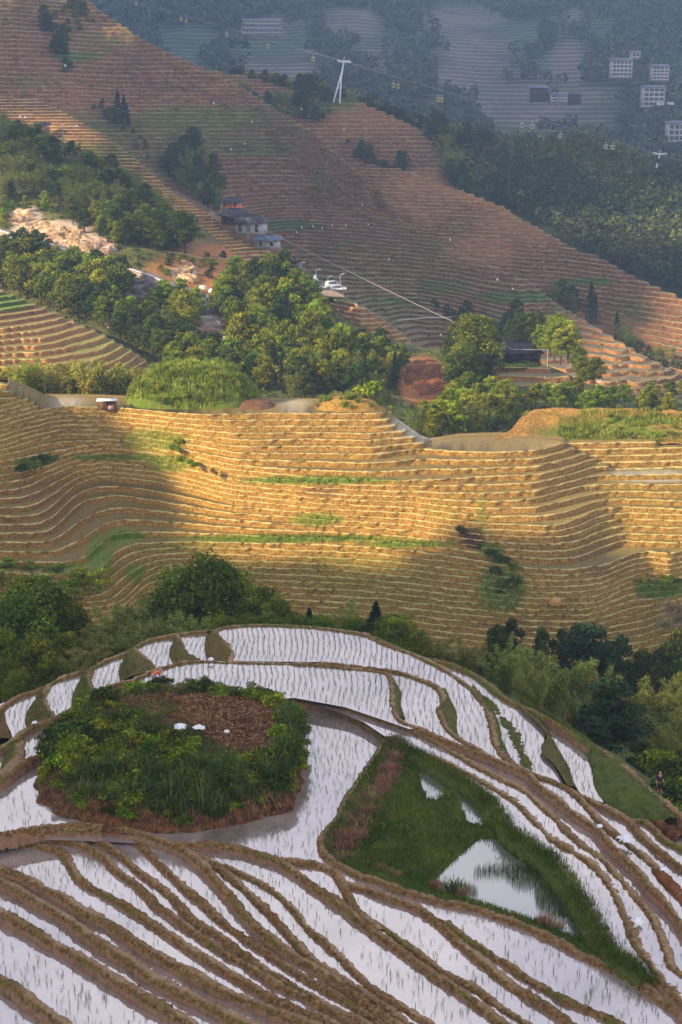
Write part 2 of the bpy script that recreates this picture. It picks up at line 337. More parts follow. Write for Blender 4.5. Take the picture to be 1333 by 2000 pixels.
for i, L in enumerate(levels):
    over = L < rimL
    if over.any():
        DB[i] = np.where(over, Dplat, DB[i])
    zkB.append(np.where(over, zr, zl(L)))
for i in range(1, len(levels)):                       # a column never runs back behind its own plateau
    DB[i] = np.where(levels[i] < rimL, np.maximum(DB[i], DB[i-1]+.0), DB[i])
def wet_sheen(px, py):  # pale colour stands in for sky sheen on wet flats and treads
    return blob(px, py, [(575,795,50,14,1),(965,868,125,14,1),(1275,930,90,14,1),(130,787,60,14,.7),(800,840,60,30,.8),(700,803,80,6,.2)])
def mask_b(px, py, V):
    g = blob(px, py, [(620,938,170,9,1.0),(230,893,130,7,.9),(620,1015,60,16,.75),(330,905,60,22,.7),(300,860,90,30,.6),(560,1052,260,9,1),(800,1062,110,9,.9),(235,1048,60,12,1.1),(195,1085,30,30,1.1),
                      (150,1112,90,14,.9),(1290,1150,60,22,1.1),(60,905,40,14,.9),(940,1010,14,60,.5),(980,1150,60,60,.8),(960,1075,30,20,.8),(400,1120,220,40,.45),(700,1130,220,70,.42),(850,1180,200,50,.4),
                      (350,1070,140,18,.45),(860,1000,40,30,.35),(265,1120,25,25,.8)])
    g = np.maximum(g, .10+.35*np.clip(fbm(V[:, 0]*.035, V[:, 1]*.05, V[:, 2]*.12, 3)+.15, 0, 1))
    g = np.maximum(g, .32*np.clip((py-1060)/90, 0, 1))
    r = blob(px, py, [(925,1052,26,22,1),(1090,1050,60,10,.5),(60,1000,150,90,.5),(630,960,50,14,.6),(1180,1090,90,50,.5),(1100,1230,200,40,.4),(100,830,90,30,.4)])
    return np.stack([g, r, wet_sheen(px, py)], 1)
root = empty('terraced_hillside', (0, 0, 0), kind='structure', label='amphitheatre of golden dry grass rice terraces across the middle')
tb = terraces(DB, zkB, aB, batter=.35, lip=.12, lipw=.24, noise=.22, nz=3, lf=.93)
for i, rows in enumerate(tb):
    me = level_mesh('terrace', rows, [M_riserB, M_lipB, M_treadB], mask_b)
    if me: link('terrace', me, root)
# the ground behind the rim falls away to the next valley
top = np.stack([aB*Dplat, Dplat, zr], 1); r2 = top+np.array([0, 2, -.5]); r3 = top.copy(); r3[:, 1] += 24; r3[:, 2] -= 13
for r in (r2, r3): r[:, 0] = r[:, 1]*aB
V = np.r_[top, r2, r3]; link('hillside_back', mesh('hillside_back', V, gridfaces(3, len(aB)), [M_slope], mask=np.c_[np.full(len(V), .3), np.zeros(len(V)), np.zeros(len(V))]), kind='structure', label='grassy slope behind the terrace rim')

# ------------------------------------------------------------------ other hill faces, from distance fields
def face(name, ctrl, ytop, ybot, arange, zlev, label, mats, maskf, perlevel=False, wig=1.0, wigs=30, rise=(.25,.1,.25,.15), back=(30, 16), ysamp=420):
    a = np.arange(*arange); f = tps(ctrl); n = len(a)
    yt = np.full(n, 500.); ybm = np.full(n, 700.)
    for _ in range(6):
        yt = interp(ytop, 666.5+a*FPX*diry(yt)); ybm = interp(ybot, 666.5+a*FPX*diry(ybm))
    yt = np.minimum(yt, ybm-3)
    t = np.linspace(0, 1, ysamp)[:, None]; Y = ybm*(1-t) + yt*t
    PX = 666.5 + a[None]*FPX*(CP+(1000-Y)/FPX*SP)
    D = f(PX, Y); D = D + wig*(fbm(a[None]*wigs+Y*0, Y*.012, 0, 3)+.25*vnoise(a[None]*wigs*7+Y*0, Y*.05, 2))
    Z = D*tanel(Y)
    Z = np.maximum.accumulate(Z, 0) + np.linspace(0, .01, ysamp)[:, None]
    # distance must follow the height, never fold back
    zk = np.array(zlev); m = len(zk); Dk = np.zeros((m, n)); zc = np.zeros((m, n))
    for j in range(n):
        Dj = np.maximum.accumulate(Z[:, j]/tanel(Y[:, j])) if Z[-1, j] < -1 else np.maximum.accumulate(D[:, j])
        Dk[:, j] = np.interp(zk, Z[:, j], Dj)
        it = np.searchsorted(zk, Z[-1, j])-1; ztop = zk[max(it, 0)]
        zc[:, j] = np.where(zk > ztop, ztop, zk); Dk[:, j] = np.where(zk > ztop, Dj[-1], Dk[:, j])
    for k in range(1, m):
        Dk[k] = np.where(zc[k] > zc[k-1], np.maximum(Dk[k], Dk[k-1]+.3), np.maximum(Dk[k], Dk[k-1]))
    b, l, lw, nz = rise
    rows = terraces(Dk, list(zc), a, batter=b, lip=l, lipw=lw, noise=nz, lf=.88)
    rt = empty(name, (0, 0, 0), kind='structure', label=label) if perlevel else None
    if perlevel:
        for r in rows:
            me = level_mesh('terrace', r, mats, maskf)
            if me: link('terrace', me, rt)
    else:
        Vs, Fs, Ms, off = [], [], [], 0
        for r in rows:
            nr, nc = r.shape[:2]; V = r.reshape(-1, 3); F = gridfaces(nr, nc); p = V[F]
            ar = np.linalg.norm(np.cross(p[:, 1]-p[:, 0], p[:, 3]-p[:, 0]), axis=1)+np.linalg.norm(np.cross(p[:, 2]-p[:, 1], p[:, 3]-p[:, 2]), axis=1)
            keep = ar > 1e-3; Vs.append(V); Fs.append(F[keep]+off); Ms.append(np.repeat(ROWMAT, nc-1)[keep]); off += len(V)
        V = np.concatenate(Vs); d = V[:, 1]*CP-V[:, 2]*SP; u = V[:, 1]*SP+V[:, 2]*CP
        mk = maskf(666.5+V[:, 0]/d*FPX, 1000-u/d*FPX, V)
        rt = link(name, mesh(name, V, np.concatenate(Fs), mats, np.concatenate(Ms), mk, smooth=False), kind='structure', label=label)
    dt = Dk[-1]; tp = np.stack([a*dt, dt, zc[-1]], 1); q1 = np.stack([a*(dt+3), dt+3, zc[-1]-.4], 1)
    q2 = np.stack([a*(dt+back[0]), dt+back[0], zc[-1]-back[1]], 1)
    V = np.r_[tp, q1, q2]; me = mesh(name+'_back', V, gridfaces(3, n), [M_slope], mask=np.c_[np.full(len(V), .3), np.zeros(len(V)), np.zeros(len(V))])
    if perlevel: link('back_slope', me, rt)
    else: link('back_slope', me, rt)
    return f
def slope(name, ctrl, ytop, ybot, arange, nrow, label, maskf, amp=1.5, fr=.05, m=None, back=(40, 25)):
    a = np.arange(*arange); f = tps(ctrl); n = len(a); yt = np.full(n, 500.); yb_ = np.full(n, 700.)
    for _ in range(6):
        yt = interp(ytop, 666.5+a*FPX*diry(yt)); yb_ = interp(ybot, 666.5+a*FPX*diry(yb_))
    t = np.linspace(0, 1, nrow)[:, None]; Y = yb_*(1-t)+yt*t; PX = 666.5+a[None]*FPX*(CP+(1000-Y)/FPX*SP)
    D = f(PX, Y); X = D*a[None]; Z = D*tanel(Y); Z = Z+amp*fbm(X*fr, D*fr, 0, 4)
    X = np.r_[X, (D[-1]+back[0])[None]*a]; Z = np.r_[Z, (Z[-1]-back[1])[None]]; D = np.r_[D, (D[-1]+back[0])[None]]
    V = np.stack([X, D, Z], -1).reshape(-1, 3); d = V[:, 1]*CP-V[:, 2]*SP; u = V[:, 1]*SP+V[:, 2]*CP
    mk = maskf(666.5+V[:, 0]/d*FPX, 1000-u/d*FPX, V)
    link(name, mesh(name, V, gridfaces(nrow+1, n), [m or M_slope], mask=mk), kind='structure', label=label)
    return f
def znoise(f, px, py, amp, fr):
    D = float(f(px, py)); p = PD(px, py, D); p.z += amp*float(fbm(p.x*fr, p.y*fr, 0, 4)); return p

def mask_e(px, py, V):
    g = .15+.5*np.clip(fbm(V[:, 0]*.012, V[:, 1]*.012, V[:, 2]*.05, 3)*1.5, 0, 1)
    g = np.maximum(g, blob(px, py, [(400,235,170,35,.75),(500,290,110,20,.7),(150,110,60,12,.9),(60,160,70,18,.5),(610,200,110,30,.8),(560,440,80,14,.9),(700,610,160,60,.5),(740,395,30,12,.7),(860,560,60,20,.7),
        (1010,580,90,14,1),(1000,420,40,30,.3),(780,590,60,14,.8),(850,480,60,10,.5),(1150,550,60,10,.9),(330,310,60,60,.6),(980,640,90,30,.9),(700,120,90,60,.5),(240,300,60,60,.5),(1090,620,30,30,.7),
        (630,355,40,50,.5),(1230,610,60,40,.5)]))
    r = blob(px, py, [(1060,430,160,60,.7),(880,360,150,40,.6),(800,400,120,50,.5),(1150,690,140,90,1.2),(330,420,110,60,1.1),(120,200,120,60,.4),(940,490,90,40,.7),(720,230,90,40,.5),(1000,740,160,40,.8),(60,330,120,60,.5)])
    return np.stack([g, r, g*0], 1)
ME = [M_riserE, M_lipE, M_treadE]
zE = list(np.arange(-84, -58, 1.0)) + list(np.arange(-58, -30, 1.4)) + list(np.arange(-30, 20, 1.85)) + list(np.arange(20, 75, 2.2))
F_E = face('far_terraced_mountainside',
  [(-80,-40,760),(0,0,730),(170,0,770),(260,60,750),(400,130,715),(620,260,650),(720,345,625),(800,400,600),(960,500,555),(1060,570,515),(1180,630,480),(1333,740,425),(1420,800,400),
   (500,300,690),(450,200,705),(600,400,655),(560,470,640),(700,500,600),(800,600,545),(880,660,500),(650,560,560),(780,680,470),(1000,680,455),(1180,720,425),(1100,650,480),(1260,770,405),
   (100,120,690),(150,200,650),(100,300,600),(60,180,660),(230,150,715),(210,230,672),(300,320,630),(280,200,695),(420,420,585),(360,350,640),(0,100,680),(0,250,620),(-80,200,640),(300,60,735),
   (240,480,540),(500,620,500),(400,520,540),(700,430,640),(880,520,572),(870,600,525),(960,590,512),(1020,620,490)],
  [(-200,-60),(0,-60),(150,-22),(175,0),(215,30),(260,62),(330,98),(400,130),(460,160),(500,185),(560,222),(620,262),(660,300),(700,335),(736,405),(796,435),(881,480),(951,512),(1031,545),(1060,570),(1091,595),(1166,640),(1250,690),(1333,732),(1450,800)],
  [(-200,400),(0,420),(300,480),(400,540),(500,620),(620,680),(800,720),(1000,780),(1100,790),(1450,830)],
  (-.36, .36, .0014), zE, 'brown terraced mountainside rising to the upper left', ME, mask_e, wig=5.5, wigs=26, rise=(.35, .2, .7, .45))
# nearer spur running down from the left with the farmhouses on its crest
F_S = face('terraced_spur',
  [(-80,150,610),(0,185,600),(120,222,575),(225,275,548),(330,345,515),(415,420,480),(480,468,462),(560,510,440),(620,570,425),(680,580,405),(790,655,380),
   (0,330,540),(100,360,520),(250,400,490),(380,470,450),(460,520,430),(700,650,375),(0,260,575),(200,330,530),(620,660,380),(850,700,370)],
  [(-300,120),(-80,165),(0,187),(65,192),(120,215),(225,275),(300,338),(335,372),(415,420),(480,468),(530,492),(560,515),(600,556),(632,574),(660,578),(690,590),(740,615),(790,655),(830,690),(870,720),(1000,760)],
  [(-300,420),(0,400),(200,440),(400,540),(500,600),(640,700),(790,720),(860,735),(1000,775)],
  (-.36, .09, .0014), list(np.arange(-66, -20, .85))+list(np.arange(-20, 40, 1.15)), 'terraced spur descending from the left with farmhouses on its crest', [M_riserE, M_lipB, M_treadE],
  lambda px, py, V: np.stack([np.maximum(.25*np.clip(fbm(V[:, 0]*.03, V[:, 1]*.03, V[:, 2]*.1)*2, 0, 1), blob(px, py, [(200,300,120,30,.5),(680,640,80,20,.45),(660,585,20,7,1.2)])), blob(px, py, [(340,400,130,70,.6),(460,470,90,60,.6),(700,650,130,70,.7),(100,260,120,50,.3)]), px*0], 1),
  wig=2.0, wigs=40, rise=(.35, .16, .45, .25), back=(40, 16))
# right-hand face beyond the first crest
F_R = face('right_terraced_face',
  [(690,320,668),(800,332,655),(890,365,640),(980,400,618),(1080,460,590),(1170,500,560),(1333,580,515),(1450,640,480),(760,420,640),(880,470,615),(960,520,590),(1060,590,550),(1160,640,520),(1333,720,455),(1250,650,500),(1100,520,575),(1000,450,605),(1420,780,430)],
  [(600,330),(690,322),(735,322),(800,332),(850,352),(890,365),(940,385),(980,400),(1080,460),(1130,488),(1170,500),(1240,540),(1333,580),(1450,640)],
  [(600,400),(690,410),(800,470),(960,550),(1090,640),(1250,740),(1450,860)],
  (.0, .38, .0014), list(np.arange(-90, 0, 1.45)), 'reddish terraced face on the right behind the first crest', ME,
  mask_e, wig=3.5, wigs=30, rise=(.35, .2, .6, .4))
F_T = face('upper_terraces',
  [(400,130,760),(560,165,755),(660,190,750),(740,215,735),(830,262,710),(905,290,690),(600,300,700),(700,330,690),(850,360,670),(960,400,650),(500,200,740)],
  [(300,110),(400,132),(440,140),(560,160),(640,186),(700,194),(740,212),(800,238),(830,262),(858,284),(880,310),(895,345),(905,380),(1000,420)],
  [(300,260),(600,330),(700,350),(900,390),(1000,430)],
  (-.11, .10, .0016), list(np.arange(-50, 40, 2.0)), 'upper red terraces below the cable car pylon', ME, mask_e, wig=4, wigs=30, rise=(.3, .16, .5, .3))
# small rounded knoll on the left
F_C = face('terraced_knoll',
  [(-100,545,362),(0,565,352),(60,592,346),(140,627,338),(200,655,331),(250,682,325),(290,706,320),(320,730,315),(-100,740,285),(0,740,290),(100,740,292),(200,735,296),(280,735,305),(0,650,316),(100,670,313),(200,690,310),(0,600,336),(-100,640,320)],
  [(-200,520),(-60,548),(0,564),(60,590),(100,606),(140,625),(200,652),(250,680),(280,700),(300,718),(330,740)],
  [(-200,760),(0,752),(200,752),(330,760)],
  (-.37, -.115, .0012), list(np.arange(-64, -28, .82)), 'rounded terraced knoll at the left edge', [M_riserE, M_lipB, M_treadB],
  lambda px, py, V: np.stack([np.maximum(.45*np.clip(fbm(V[:, 0]*.06, V[:, 1]*.06, V[:, 2]*.2)*2, 0, 1), blob(px, py, [(20,590,45,20,1.2),(200,680,80,30,.5)])), blob(px, py, [(100,680,260,70,1.0)]), px*0], 1),
  perlevel=True, wig=1.6, wigs=60, rise=(.35, .12, .35, .15))
# small terraced shelf in front of the farmhouse
F_K = face('terraced_shelf',
  [(800,715,352),(960,715,352),(1060,718,350),(1100,728,346),(1140,748,340),(1160,765,336),(940,790,325),(1050,790,325),(1160,790,326)],
  [(700,730),(860,716),(955,716),(1000,716),(1062,716),(1080,722),(1102,730),(1122,741),(1140,752),(1160,768),(1190,785)],
  [(700,796),(1200,800)], (.04, .185, .001), list(np.arange(-62, -40, 1.15)), 'small terraced shelf in front of the dark farmhouse', [M_riserE, M_lipB, M_treadB],
  lambda px, py, V: np.stack([px*0+.1, px*0+.9, px*0+.3], 1), perlevel=True, wig=.5, wigs=40, rise=(.3, .12, .35, .12), back=(26, 4))
# wooded valley belt
def mask_d(px, py, V):
    g = np.clip(.5+.5*fbm(V[:, 0]*.03, V[:, 1]*.03, 0, 3), 0, 1)*.7
    r = blob(px, py, [(450,560,110,60,.8),(420,505,60,30,1.1),(350,470,60,50,.5),(825,745,48,50,1.5),(20,490,60,30,.9),(210,430,60,30,.7),(440,660,45,40,.9),(340,535,70,40,.8)])
    s = blob(px, py, [(105,455,85,26,1.4),(50,425,35,25,1.2),(165,475,55,18,1.2),(360,535,25,16,1.4),(270,600,70,50,.5),(430,670,36,24,1.1),(415,625,40,15,.8)])
    return np.stack([np.clip(g-r-s, 0, 1), np.clip(r-s*.7, 0, 1.2), s], 1)
DCTRL = [(-80,870,285),(0,800,292),(200,790,292),(400,860,282),(500,780,305),(700,790,302),(900,870,282),(1050,790,318),(1333,800,318),(1333,880,285),(1420,880,285),
         (0,700,345),(120,600,375),(0,500,405),(100,480,408),(200,500,402),(300,560,388),(400,620,370),(300,650,360),(400,700,340),(500,700,345),(600,700,350),(700,700,352),(620,620,375),(790,690,362),(850,700,362),(900,660,380),(1000,700,372),(1050,690,372),(1130,700,365),(1250,760,345),(1333,760,345),
         (50,430,425),(200,450,418),(300,480,410),(0,330,470),(0,225,515),(140,280,500),(230,310,492),(330,390,465),(400,440,446),(480,495,428),(560,530,412),(630,590,395),(-80,230,520),(-80,500,405)]
F_D = slope('wooded_valley_slope', DCTRL,
  [(-300,190),(-60,215),(0,232),(60,246),(140,285),(230,318),(300,372),(340,412),(400,448),(440,482),(500,520),(560,536),(620,585),(640,600),(700,640),(790,668),(860,680),(930,655),(1000,690),(1080,720),(1160,755),(1250,772),(1333,775),(1500,790)],
  [(-300,900),(1500,900)], (-.38, .38, .003), 150, 'scrubby wooded slope with red cuts between the hills', mask_d, amp=1.2, fr=.08)
F_F = slope('wooded_ridge', [(850,330,735),(900,290,760),(960,292,745),(1040,282,745),(1140,282,735),(1333,335,700),(1450,360,690),(850,400,700),(1000,450,650),(1100,480,620),(1333,600,555),(1333,450,640),(1150,380,690),(1450,650,540),(760,350,740),(640,200,790),(700,200,790)],
  [(300,150),(400,135),(440,150),(560,172),(620,185),(700,196),(740,214),(800,236),(860,258),(905,278),(960,300),(1040,300),(1140,300),(1220,316),(1333,345),(1500,380)],
  [(300,260),(600,300),(690,345),(800,420),(1000,520),(1200,600),(1333,660),(1500,740)], (-.13, .38, .005), 70, 'forested ridge on the right', lambda px, py, V: np.stack([px*0+.8, px*0, blob(px, py, [(1290,345,50,6,.5)])], 1), amp=4, fr=.02)
# far hazy mountains
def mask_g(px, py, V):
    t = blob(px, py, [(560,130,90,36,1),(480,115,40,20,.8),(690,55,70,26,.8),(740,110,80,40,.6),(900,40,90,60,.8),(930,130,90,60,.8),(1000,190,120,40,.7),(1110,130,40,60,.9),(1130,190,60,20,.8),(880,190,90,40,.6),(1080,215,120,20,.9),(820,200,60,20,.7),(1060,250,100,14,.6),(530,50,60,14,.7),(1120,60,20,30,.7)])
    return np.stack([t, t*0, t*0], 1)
GC = [(0,-60,1650),(170,0,1500),(400,0,1450),(600,0,1600),(850,0,1750),(1100,0,1700),(1333,0,1600),(1333,-120,1700),(700,-120,1800),(400,120,1250),(500,60,1350),(600,100,1250),(700,170,1150),(760,60,1450),(700,40,1420),(800,120,1220),
      (880,150,1150),(900,60,1550),(950,150,1330),(1000,220,1150),(1100,150,1300),(1200,60,1400),(1200,200,1150),(1333,150,1200),(1333,300,1000),(1100,300,980),(900,290,1000),(700,250,1050),(400,200,1150),(1333,400,930),(200,200,1150),(1000,100,1420),(1080,50,1400)]
def gface():
    a = np.arange(-.38, .382, .0022); f = tps(GC); n = len(a); nrow = 260
    t = np.linspace(0, 1, nrow)[:, None]; Y = 430*(1-t) + (-40)*t + a[None]*0
    PX = 666.5+a[None]*FPX*(CP+(1000-Y)/FPX*SP); D = f(PX, Y); X = D*a[None]; Z = D*tanel(Y)
    n1 = fbm(X*.004, D*.004, 0, 5); Z = Z+22*n1
    tm = mask_g(PX.ravel(), Y.ravel(), None)[:, 0].reshape(Y.shape)
    zt = np.round(Z/4.2)*4.2; Z = np.where(tm > .4, zt, Z + 6*fbm(X*.03, D*.03, 0, 3))
    V = np.stack([X, D, Z], -1).reshape(-1, 3)
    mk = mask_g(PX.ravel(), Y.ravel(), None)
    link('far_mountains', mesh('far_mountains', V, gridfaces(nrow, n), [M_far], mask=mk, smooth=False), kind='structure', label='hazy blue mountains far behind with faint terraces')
    return f
F_G = gface()
# broad ground under everything, out to the horizon
gx = np.linspace(-2600, 2600, 60); gy = np.linspace(-300, 3400, 60); GX, GY = np.meshgrid(gx, gy)
V = np.stack([GX, GY, np.full_like(GX, -118)], -1).reshape(-1, 3)
link('ground', mesh('ground', V, gridfaces(60, 60), [M_slope], mask=np.c_[np.full(len(V), .6), np.zeros(len(V)), np.zeros(len(V))]), kind='structure', label='valley floor far below')
# ------------------------------------------------------------------ near hill: flooded paddies, mud bunds, mound, hollow
M_water = mat('muddy_paddy_water', [(.15, .11, .09), (.27, .21, .19), (.36, .29, .27)], scale=.22, rough=.045, spec=.9, ior=2.45, bump=.07, bscale=1.4, bdist=.04)
M_pond = mat('clear_pond_water', [(.10, .12, .09), (.14, .16, .13)], scale=.5, rough=.06, spec=1.0, ior=2.2, bump=.04, bscale=3.0, bdist=.03)
M_mud = mat('dried_mud_bund', [(.045, .020, .006), (.165, .088, .028), (.34, .21, .085)], scale=5, bump=1.0, bscale=12, bdist=.08, mask=[(0, (.10, .12, .012), .6), (1, (.34, .23, .13), .5), (2, (.27, .155, .095), .3)])
M_turf = mat('turf_bank', [(.04, .06, .010), (.08, .115, .018), (.13, .12, .035)], scale=2.0, bump=1.0, bscale=8, bdist=.1, mask=[(1, (.16, .075, .03), .45)])
M_red = mat('red_earth_bank', [(.03, .014, .007), (.12, .05, .020), (.27, .11, .045)], scale=2.2, bump=1.0, bscale=6, bdist=.25, mask=[(0, (.05, .07, .012), .6)])
Zw = dict(P0=-38.7, g=-38.9, f=-39.1, h=-39.4, i=-39.55, j=-39.75, e=-39.3, d=-39.5, c=-39.7, b=-39.9, a=-40.1, m=-38.95, n=-39.2, o=-39.45, p=-39.65,
          Q1=-39.0, R23=-39.12, Q0=-39.1, R3b=-39.25, R4=-39.4, k=-39.6, l=-39.95, Pbig=-39.6, T4=-39.65, T2=-39.72, T3=-39.82, T1=-39.88)
C_ = {}   # traced lines
C_['ftop'] = [(443,1257),(424,1243),(421,1233),(430,1227),(449,1223),(515,1220),(620,1225),(710,1238),(730,1247),(778,1266),(829,1286),(868,1306),(895,1324),(922,1345),(940,1366),(955,1390),(961,1411),(964,1430),(970,1454),(988,1478),(1002,1487),(1018,1499)]
C_['fleft'] = [(443,1257),(451,1270),(452,1281),(446,1291)]
C_['gf'] = [(620,1293),(700,1300),(772,1310),(829,1328),(853,1340),(864,1355),(864,1370),(859,1382),(865,1403),(880,1427),(910,1448),(940,1466),(965,1480)]
C_['p0top'] = [(183,1364),(192,1350),(210,1340),(258,1327),(300,1311),(330,1300),(360,1293),(400,1290),(450,1292),(500,1293),(600,1296),(700,1305),(750,1312),(762,1322),(766,1340),(767,1364),(771,1385),(776,1400),(790,1409),(820,1421),(850,1436),(910,1460),(955,1476),(987,1489),(1028,1506),(1056,1532),(1088,1555),(1122,1584),(1165,1613),(1188,1640),(1218,1670),(1248,1697),(1272,1730),(1302,1760),(1333,1802),(1370,1850)]
C_['p0left'] = [(258,1336),(268,1322),(288,1314),(318,1303)]
C_['R2'] = [(530,1362),(575,1363),(635,1368),(674,1381),(710,1394),(745,1405),(790,1421),(829,1437),(868,1457),(910,1482),(950,1504),(984,1521),(1019,1538),(1045,1558),(1065,1578),(1088,1598),(1108,1621),(1137,1647),(1163,1664),(1182,1680),(1200,1700),(1224,1727),(1248,1754),(1272,1784),(1290,1820),(1302,1850),(1311,1880),(1322,1893),(1345,1905)]
C_['R1'] = [(840,1474),(886,1493),(928,1514),(958,1532),(984,1547),(1016,1570),(1039,1595),(1059,1615),(1083,1638),(1119,1659),(1155,1682),(1179,1706),(1197,1733),(1212,1760),(1224,1790),(1236,1820),(1251,1850),(1272,1877),(1290,1904),(1311,1928),(1333,1952),(1360,1985)]
C_['R4'] = [(1010,1493),(1045,1512),(1079,1524),(1108,1537),(1137,1552),(1168,1567),(1194,1580),(1223,1595),(1246,1618),(1272,1644),(1295,1664),(1333,1693),(1375,1725)]
C_['R3b'] = [(1108,1537),(1128,1552),(1145,1570),(1163,1590),(1180,1607),(1209,1633),(1232,1650),(1260,1670),(1284,1694),(1299,1712),(1333,1751),(1370,1790)]
C_['Rk'] = [(1200,1583),(1237,1600),(1258,1602),(1280,1618),(1298,1638),(1333,1656),(1380,1682)]
C_['MB'] = [(530,1365),(560,1372),(620,1377),(665,1392),(710,1414),(738,1430),(750,1444),(744,1462),(726,1489),(708,1516),(687,1546),(672,1573),(663,1594),(645,1615),(631,1633),(633,1655),(645,1672),(663,1683),(700,1703),(743,1717),(785,1733),(828,1745),(871,1757),(914,1765),(956,1777),(1000,1792),(1046,1811),(1090,1831),(1143,1859),(1188,1880),(1233,1904),(1263,1925),(1293,1946),(1333,1976),(1365,2004)]
C_['strip'] = [(770,1438),(800,1458),(840,1478),(880,1504),(920,1530),(950,1556),(967,1578),(984,1601),(1002,1622),(1036,1642),(1065,1662),(1082,1680),(1099,1700),(1113,1718),(1125,1739),(1140,1760),(1155,1784),(1170,1814),(1185,1841),(1215,1866),(1251,1890),(1275,1910)]
C_['c_l'] = [(165,1312),(176,1308),(171,1325),(174,1338),(184,1352)]
C_['d_l'] = [(262,1266),(272,1275),(288,1290),(302,1308)]
C_['e_l'] = [(346,1241),(352,1256),(362,1271),(388,1288)]
C_['b_l'] = [(96,1337),(86,1350),(84,1368),(92,1385),(104,1399)]
C_['BL1'] = [(-60,1488),(0,1461),(24,1446),(60,1419),(105,1401),(144,1383),(183,1364)]
C_['n_l'] = [(183,1364),(141,1384),(124,1396),(117,1412),(118,1428)]
C_['o_l'] = [(60,1421),(42,1434),(34,1452),(36,1474),(14,1496),(-10,1512)]
C_['BL2'] = [(-60,1550),(0,1521),(30,1498),(60,1481),(110,1465),(150,1455)]
C_['F0'] = [(-60,1634),(0,1627),(39,1620),(84,1613),(135,1609),(180,1609),(225,1613),(264,1621),(300,1633),(345,1648),(375,1666),(402,1690),(426,1718),(450,1746),(471,1773),(498,1803),(534,1833),(570,1860),(615,1884),(660,1914),(700,1944),(760,1985),(800,2015)]
C_['G1'] = [(345,1646),(390,1644),(435,1647),(480,1655),(516,1667),(549,1680),(585,1704),(615,1728),(643,1745),(685,1777),(728,1811),(771,1842),(814,1874),(856,1902),(899,1931),(942,1962),(980,1993),(1010,2020)]
C_['G0'] = [(549,1676),(600,1682),(628,1688),(654,1700),(668,1717),(680,1743),(691,1765),(714,1791),(743,1812)]
C_['G1b'] = [(714,1791),(743,1806),(778,1832),(811,1853),(842,1879),(871,1899),(914,1919),(942,1936),(980,1964),(1040,2003)]
C_['G2'] = [(672,1722),(700,1728),(728,1737),(771,1754),(814,1768),(842,1787),(871,1809),(899,1836),(928,1860),(963,1889),(993,1913),(1023,1934),(1053,1952),(1083,1973),(1125,2003)]
C_['G3'] = [(871,1799),(900,1822),(933,1844),(963,1862),(993,1880),(1023,1901),(1053,1919),(1083,1937),(1113,1952),(1158,1970),(1203,1991),(1240,2012)]
C_['F2'] = [(420,1684),(450,1694),(480,1707),(516,1725),(549,1749),(576,1776),(600,1808),(643,1845),(677,1877),(714,1914),(757,1945),(800,1971),(850,2002)]
C_['F1'] = [(345,1650),(375,1663),(420,1687),(441,1701),(468,1725),(492,1746),(510,1764),(534,1788),(555,1812),(576,1835),(600,1860),(630,1884),(675,1911),(710,1935),(760,1968),(810,2005)]
C_['F-1'] = [(225,1617),(258,1632),(282,1654),(309,1682),(339,1710),(366,1735),(400,1762),(420,1782),(450,1808),(495,1838),(540,1869),(585,1899),(630,1923),(675,1949),(710,1972),(760,2003)]
C_['F-2'] = [(100,1627),(150,1629),(175,1634),(198,1642),(222,1657),(246,1675),(270,1696),(300,1718),(330,1740),(360,1774),(390,1800),(435,1827),(480,1863),(525,1893),(564,1917),(600,1937),(645,1961),(700,1987),(730,2005)]
C_['F-3'] = [(0,1632),(54,1632),(99,1634),(144,1643),(174,1654),(204,1669),(228,1696),(261,1719),(288,1744),(309,1766),(339,1787),(375,1812),(420,1842),(459,1866),(504,1893),(540,1916),(585,1937),(630,1958),(675,1982),(715,2003)]
C_['F-4'] = [(-60,1640),(0,1640),(45,1643),(84,1650),(118,1660),(133,1674),(144,1696),(159,1714),(180,1729),(225,1753),(261,1774),(300,1800),(345,1830),(390,1860),(435,1887),(480,1914),(525,1941),(570,1962),(630,1985),(665,2003)]
C_['F-5'] = [(-60,1668),(0,1693),(45,1708),(90,1732),(126,1750),(165,1774),(210,1795),(240,1816),(270,1837),(300,1857),(360,1887),(420,1920),(480,1947),(525,1966),(570,1982),(630,2003)]
C_['F-6'] = [(-60,1692),(0,1717),(39,1735),(78,1759),(114,1777),(150,1804),(180,1825),(210,1846),(255,1870),(285,1894),(330,1918),(375,1942),(420,1963),(470,1988),(500,2006)]
C_['F-7'] = [(-60,1745),(0,1777),(36,1795),(72,1816),(111,1840),(150,1861),(186,1882),(225,1906),(264,1930),(300,1951),(336,1972),(375,1997),(400,2012)]
C_['F-8'] = [(-60,1868),(0,1906),(30,1924),(66,1951),(99,1975),(126,1997),(150,2018)]
for k_ in ('R1', 'R2', 'R3b', 'R4', 'Rk', 'p0top', 'MB'):
    (xa, ya), (xb, yb_) = C_[k_][-2], C_[k_][-1]; l_ = math.hypot(xb-xa, yb_-ya); C_[k_].append((xb+(xb-xa)/l_*230, yb_+(yb_-ya)/l_*230))
def W3(key, z): return [P(x, y, z) for x, y in (C_[key] if isinstance(key, str) else key)]
FRONT = []
PADDIES = []
def paddy(name, z, px, m=None, seed=1.0):
    w = [P(x, y, z) for x, y in px]
    tri = geometry.tessellate_polygon([w]); me = bpy.data.meshes.new('paddy_water')
    me.from_pydata([tuple(v) for v in w], [], [tuple(t) for t in tri]); me.materials.append(m or M_water)
    me.update(); 
    if sum(p.normal.z for p in me.polygons) < 0: me.flip_normals()
    o = link(name, me, kind='structure'); PADDIES.append((np.array([(v.x, v.y) for v in w]), z, seed)); return o
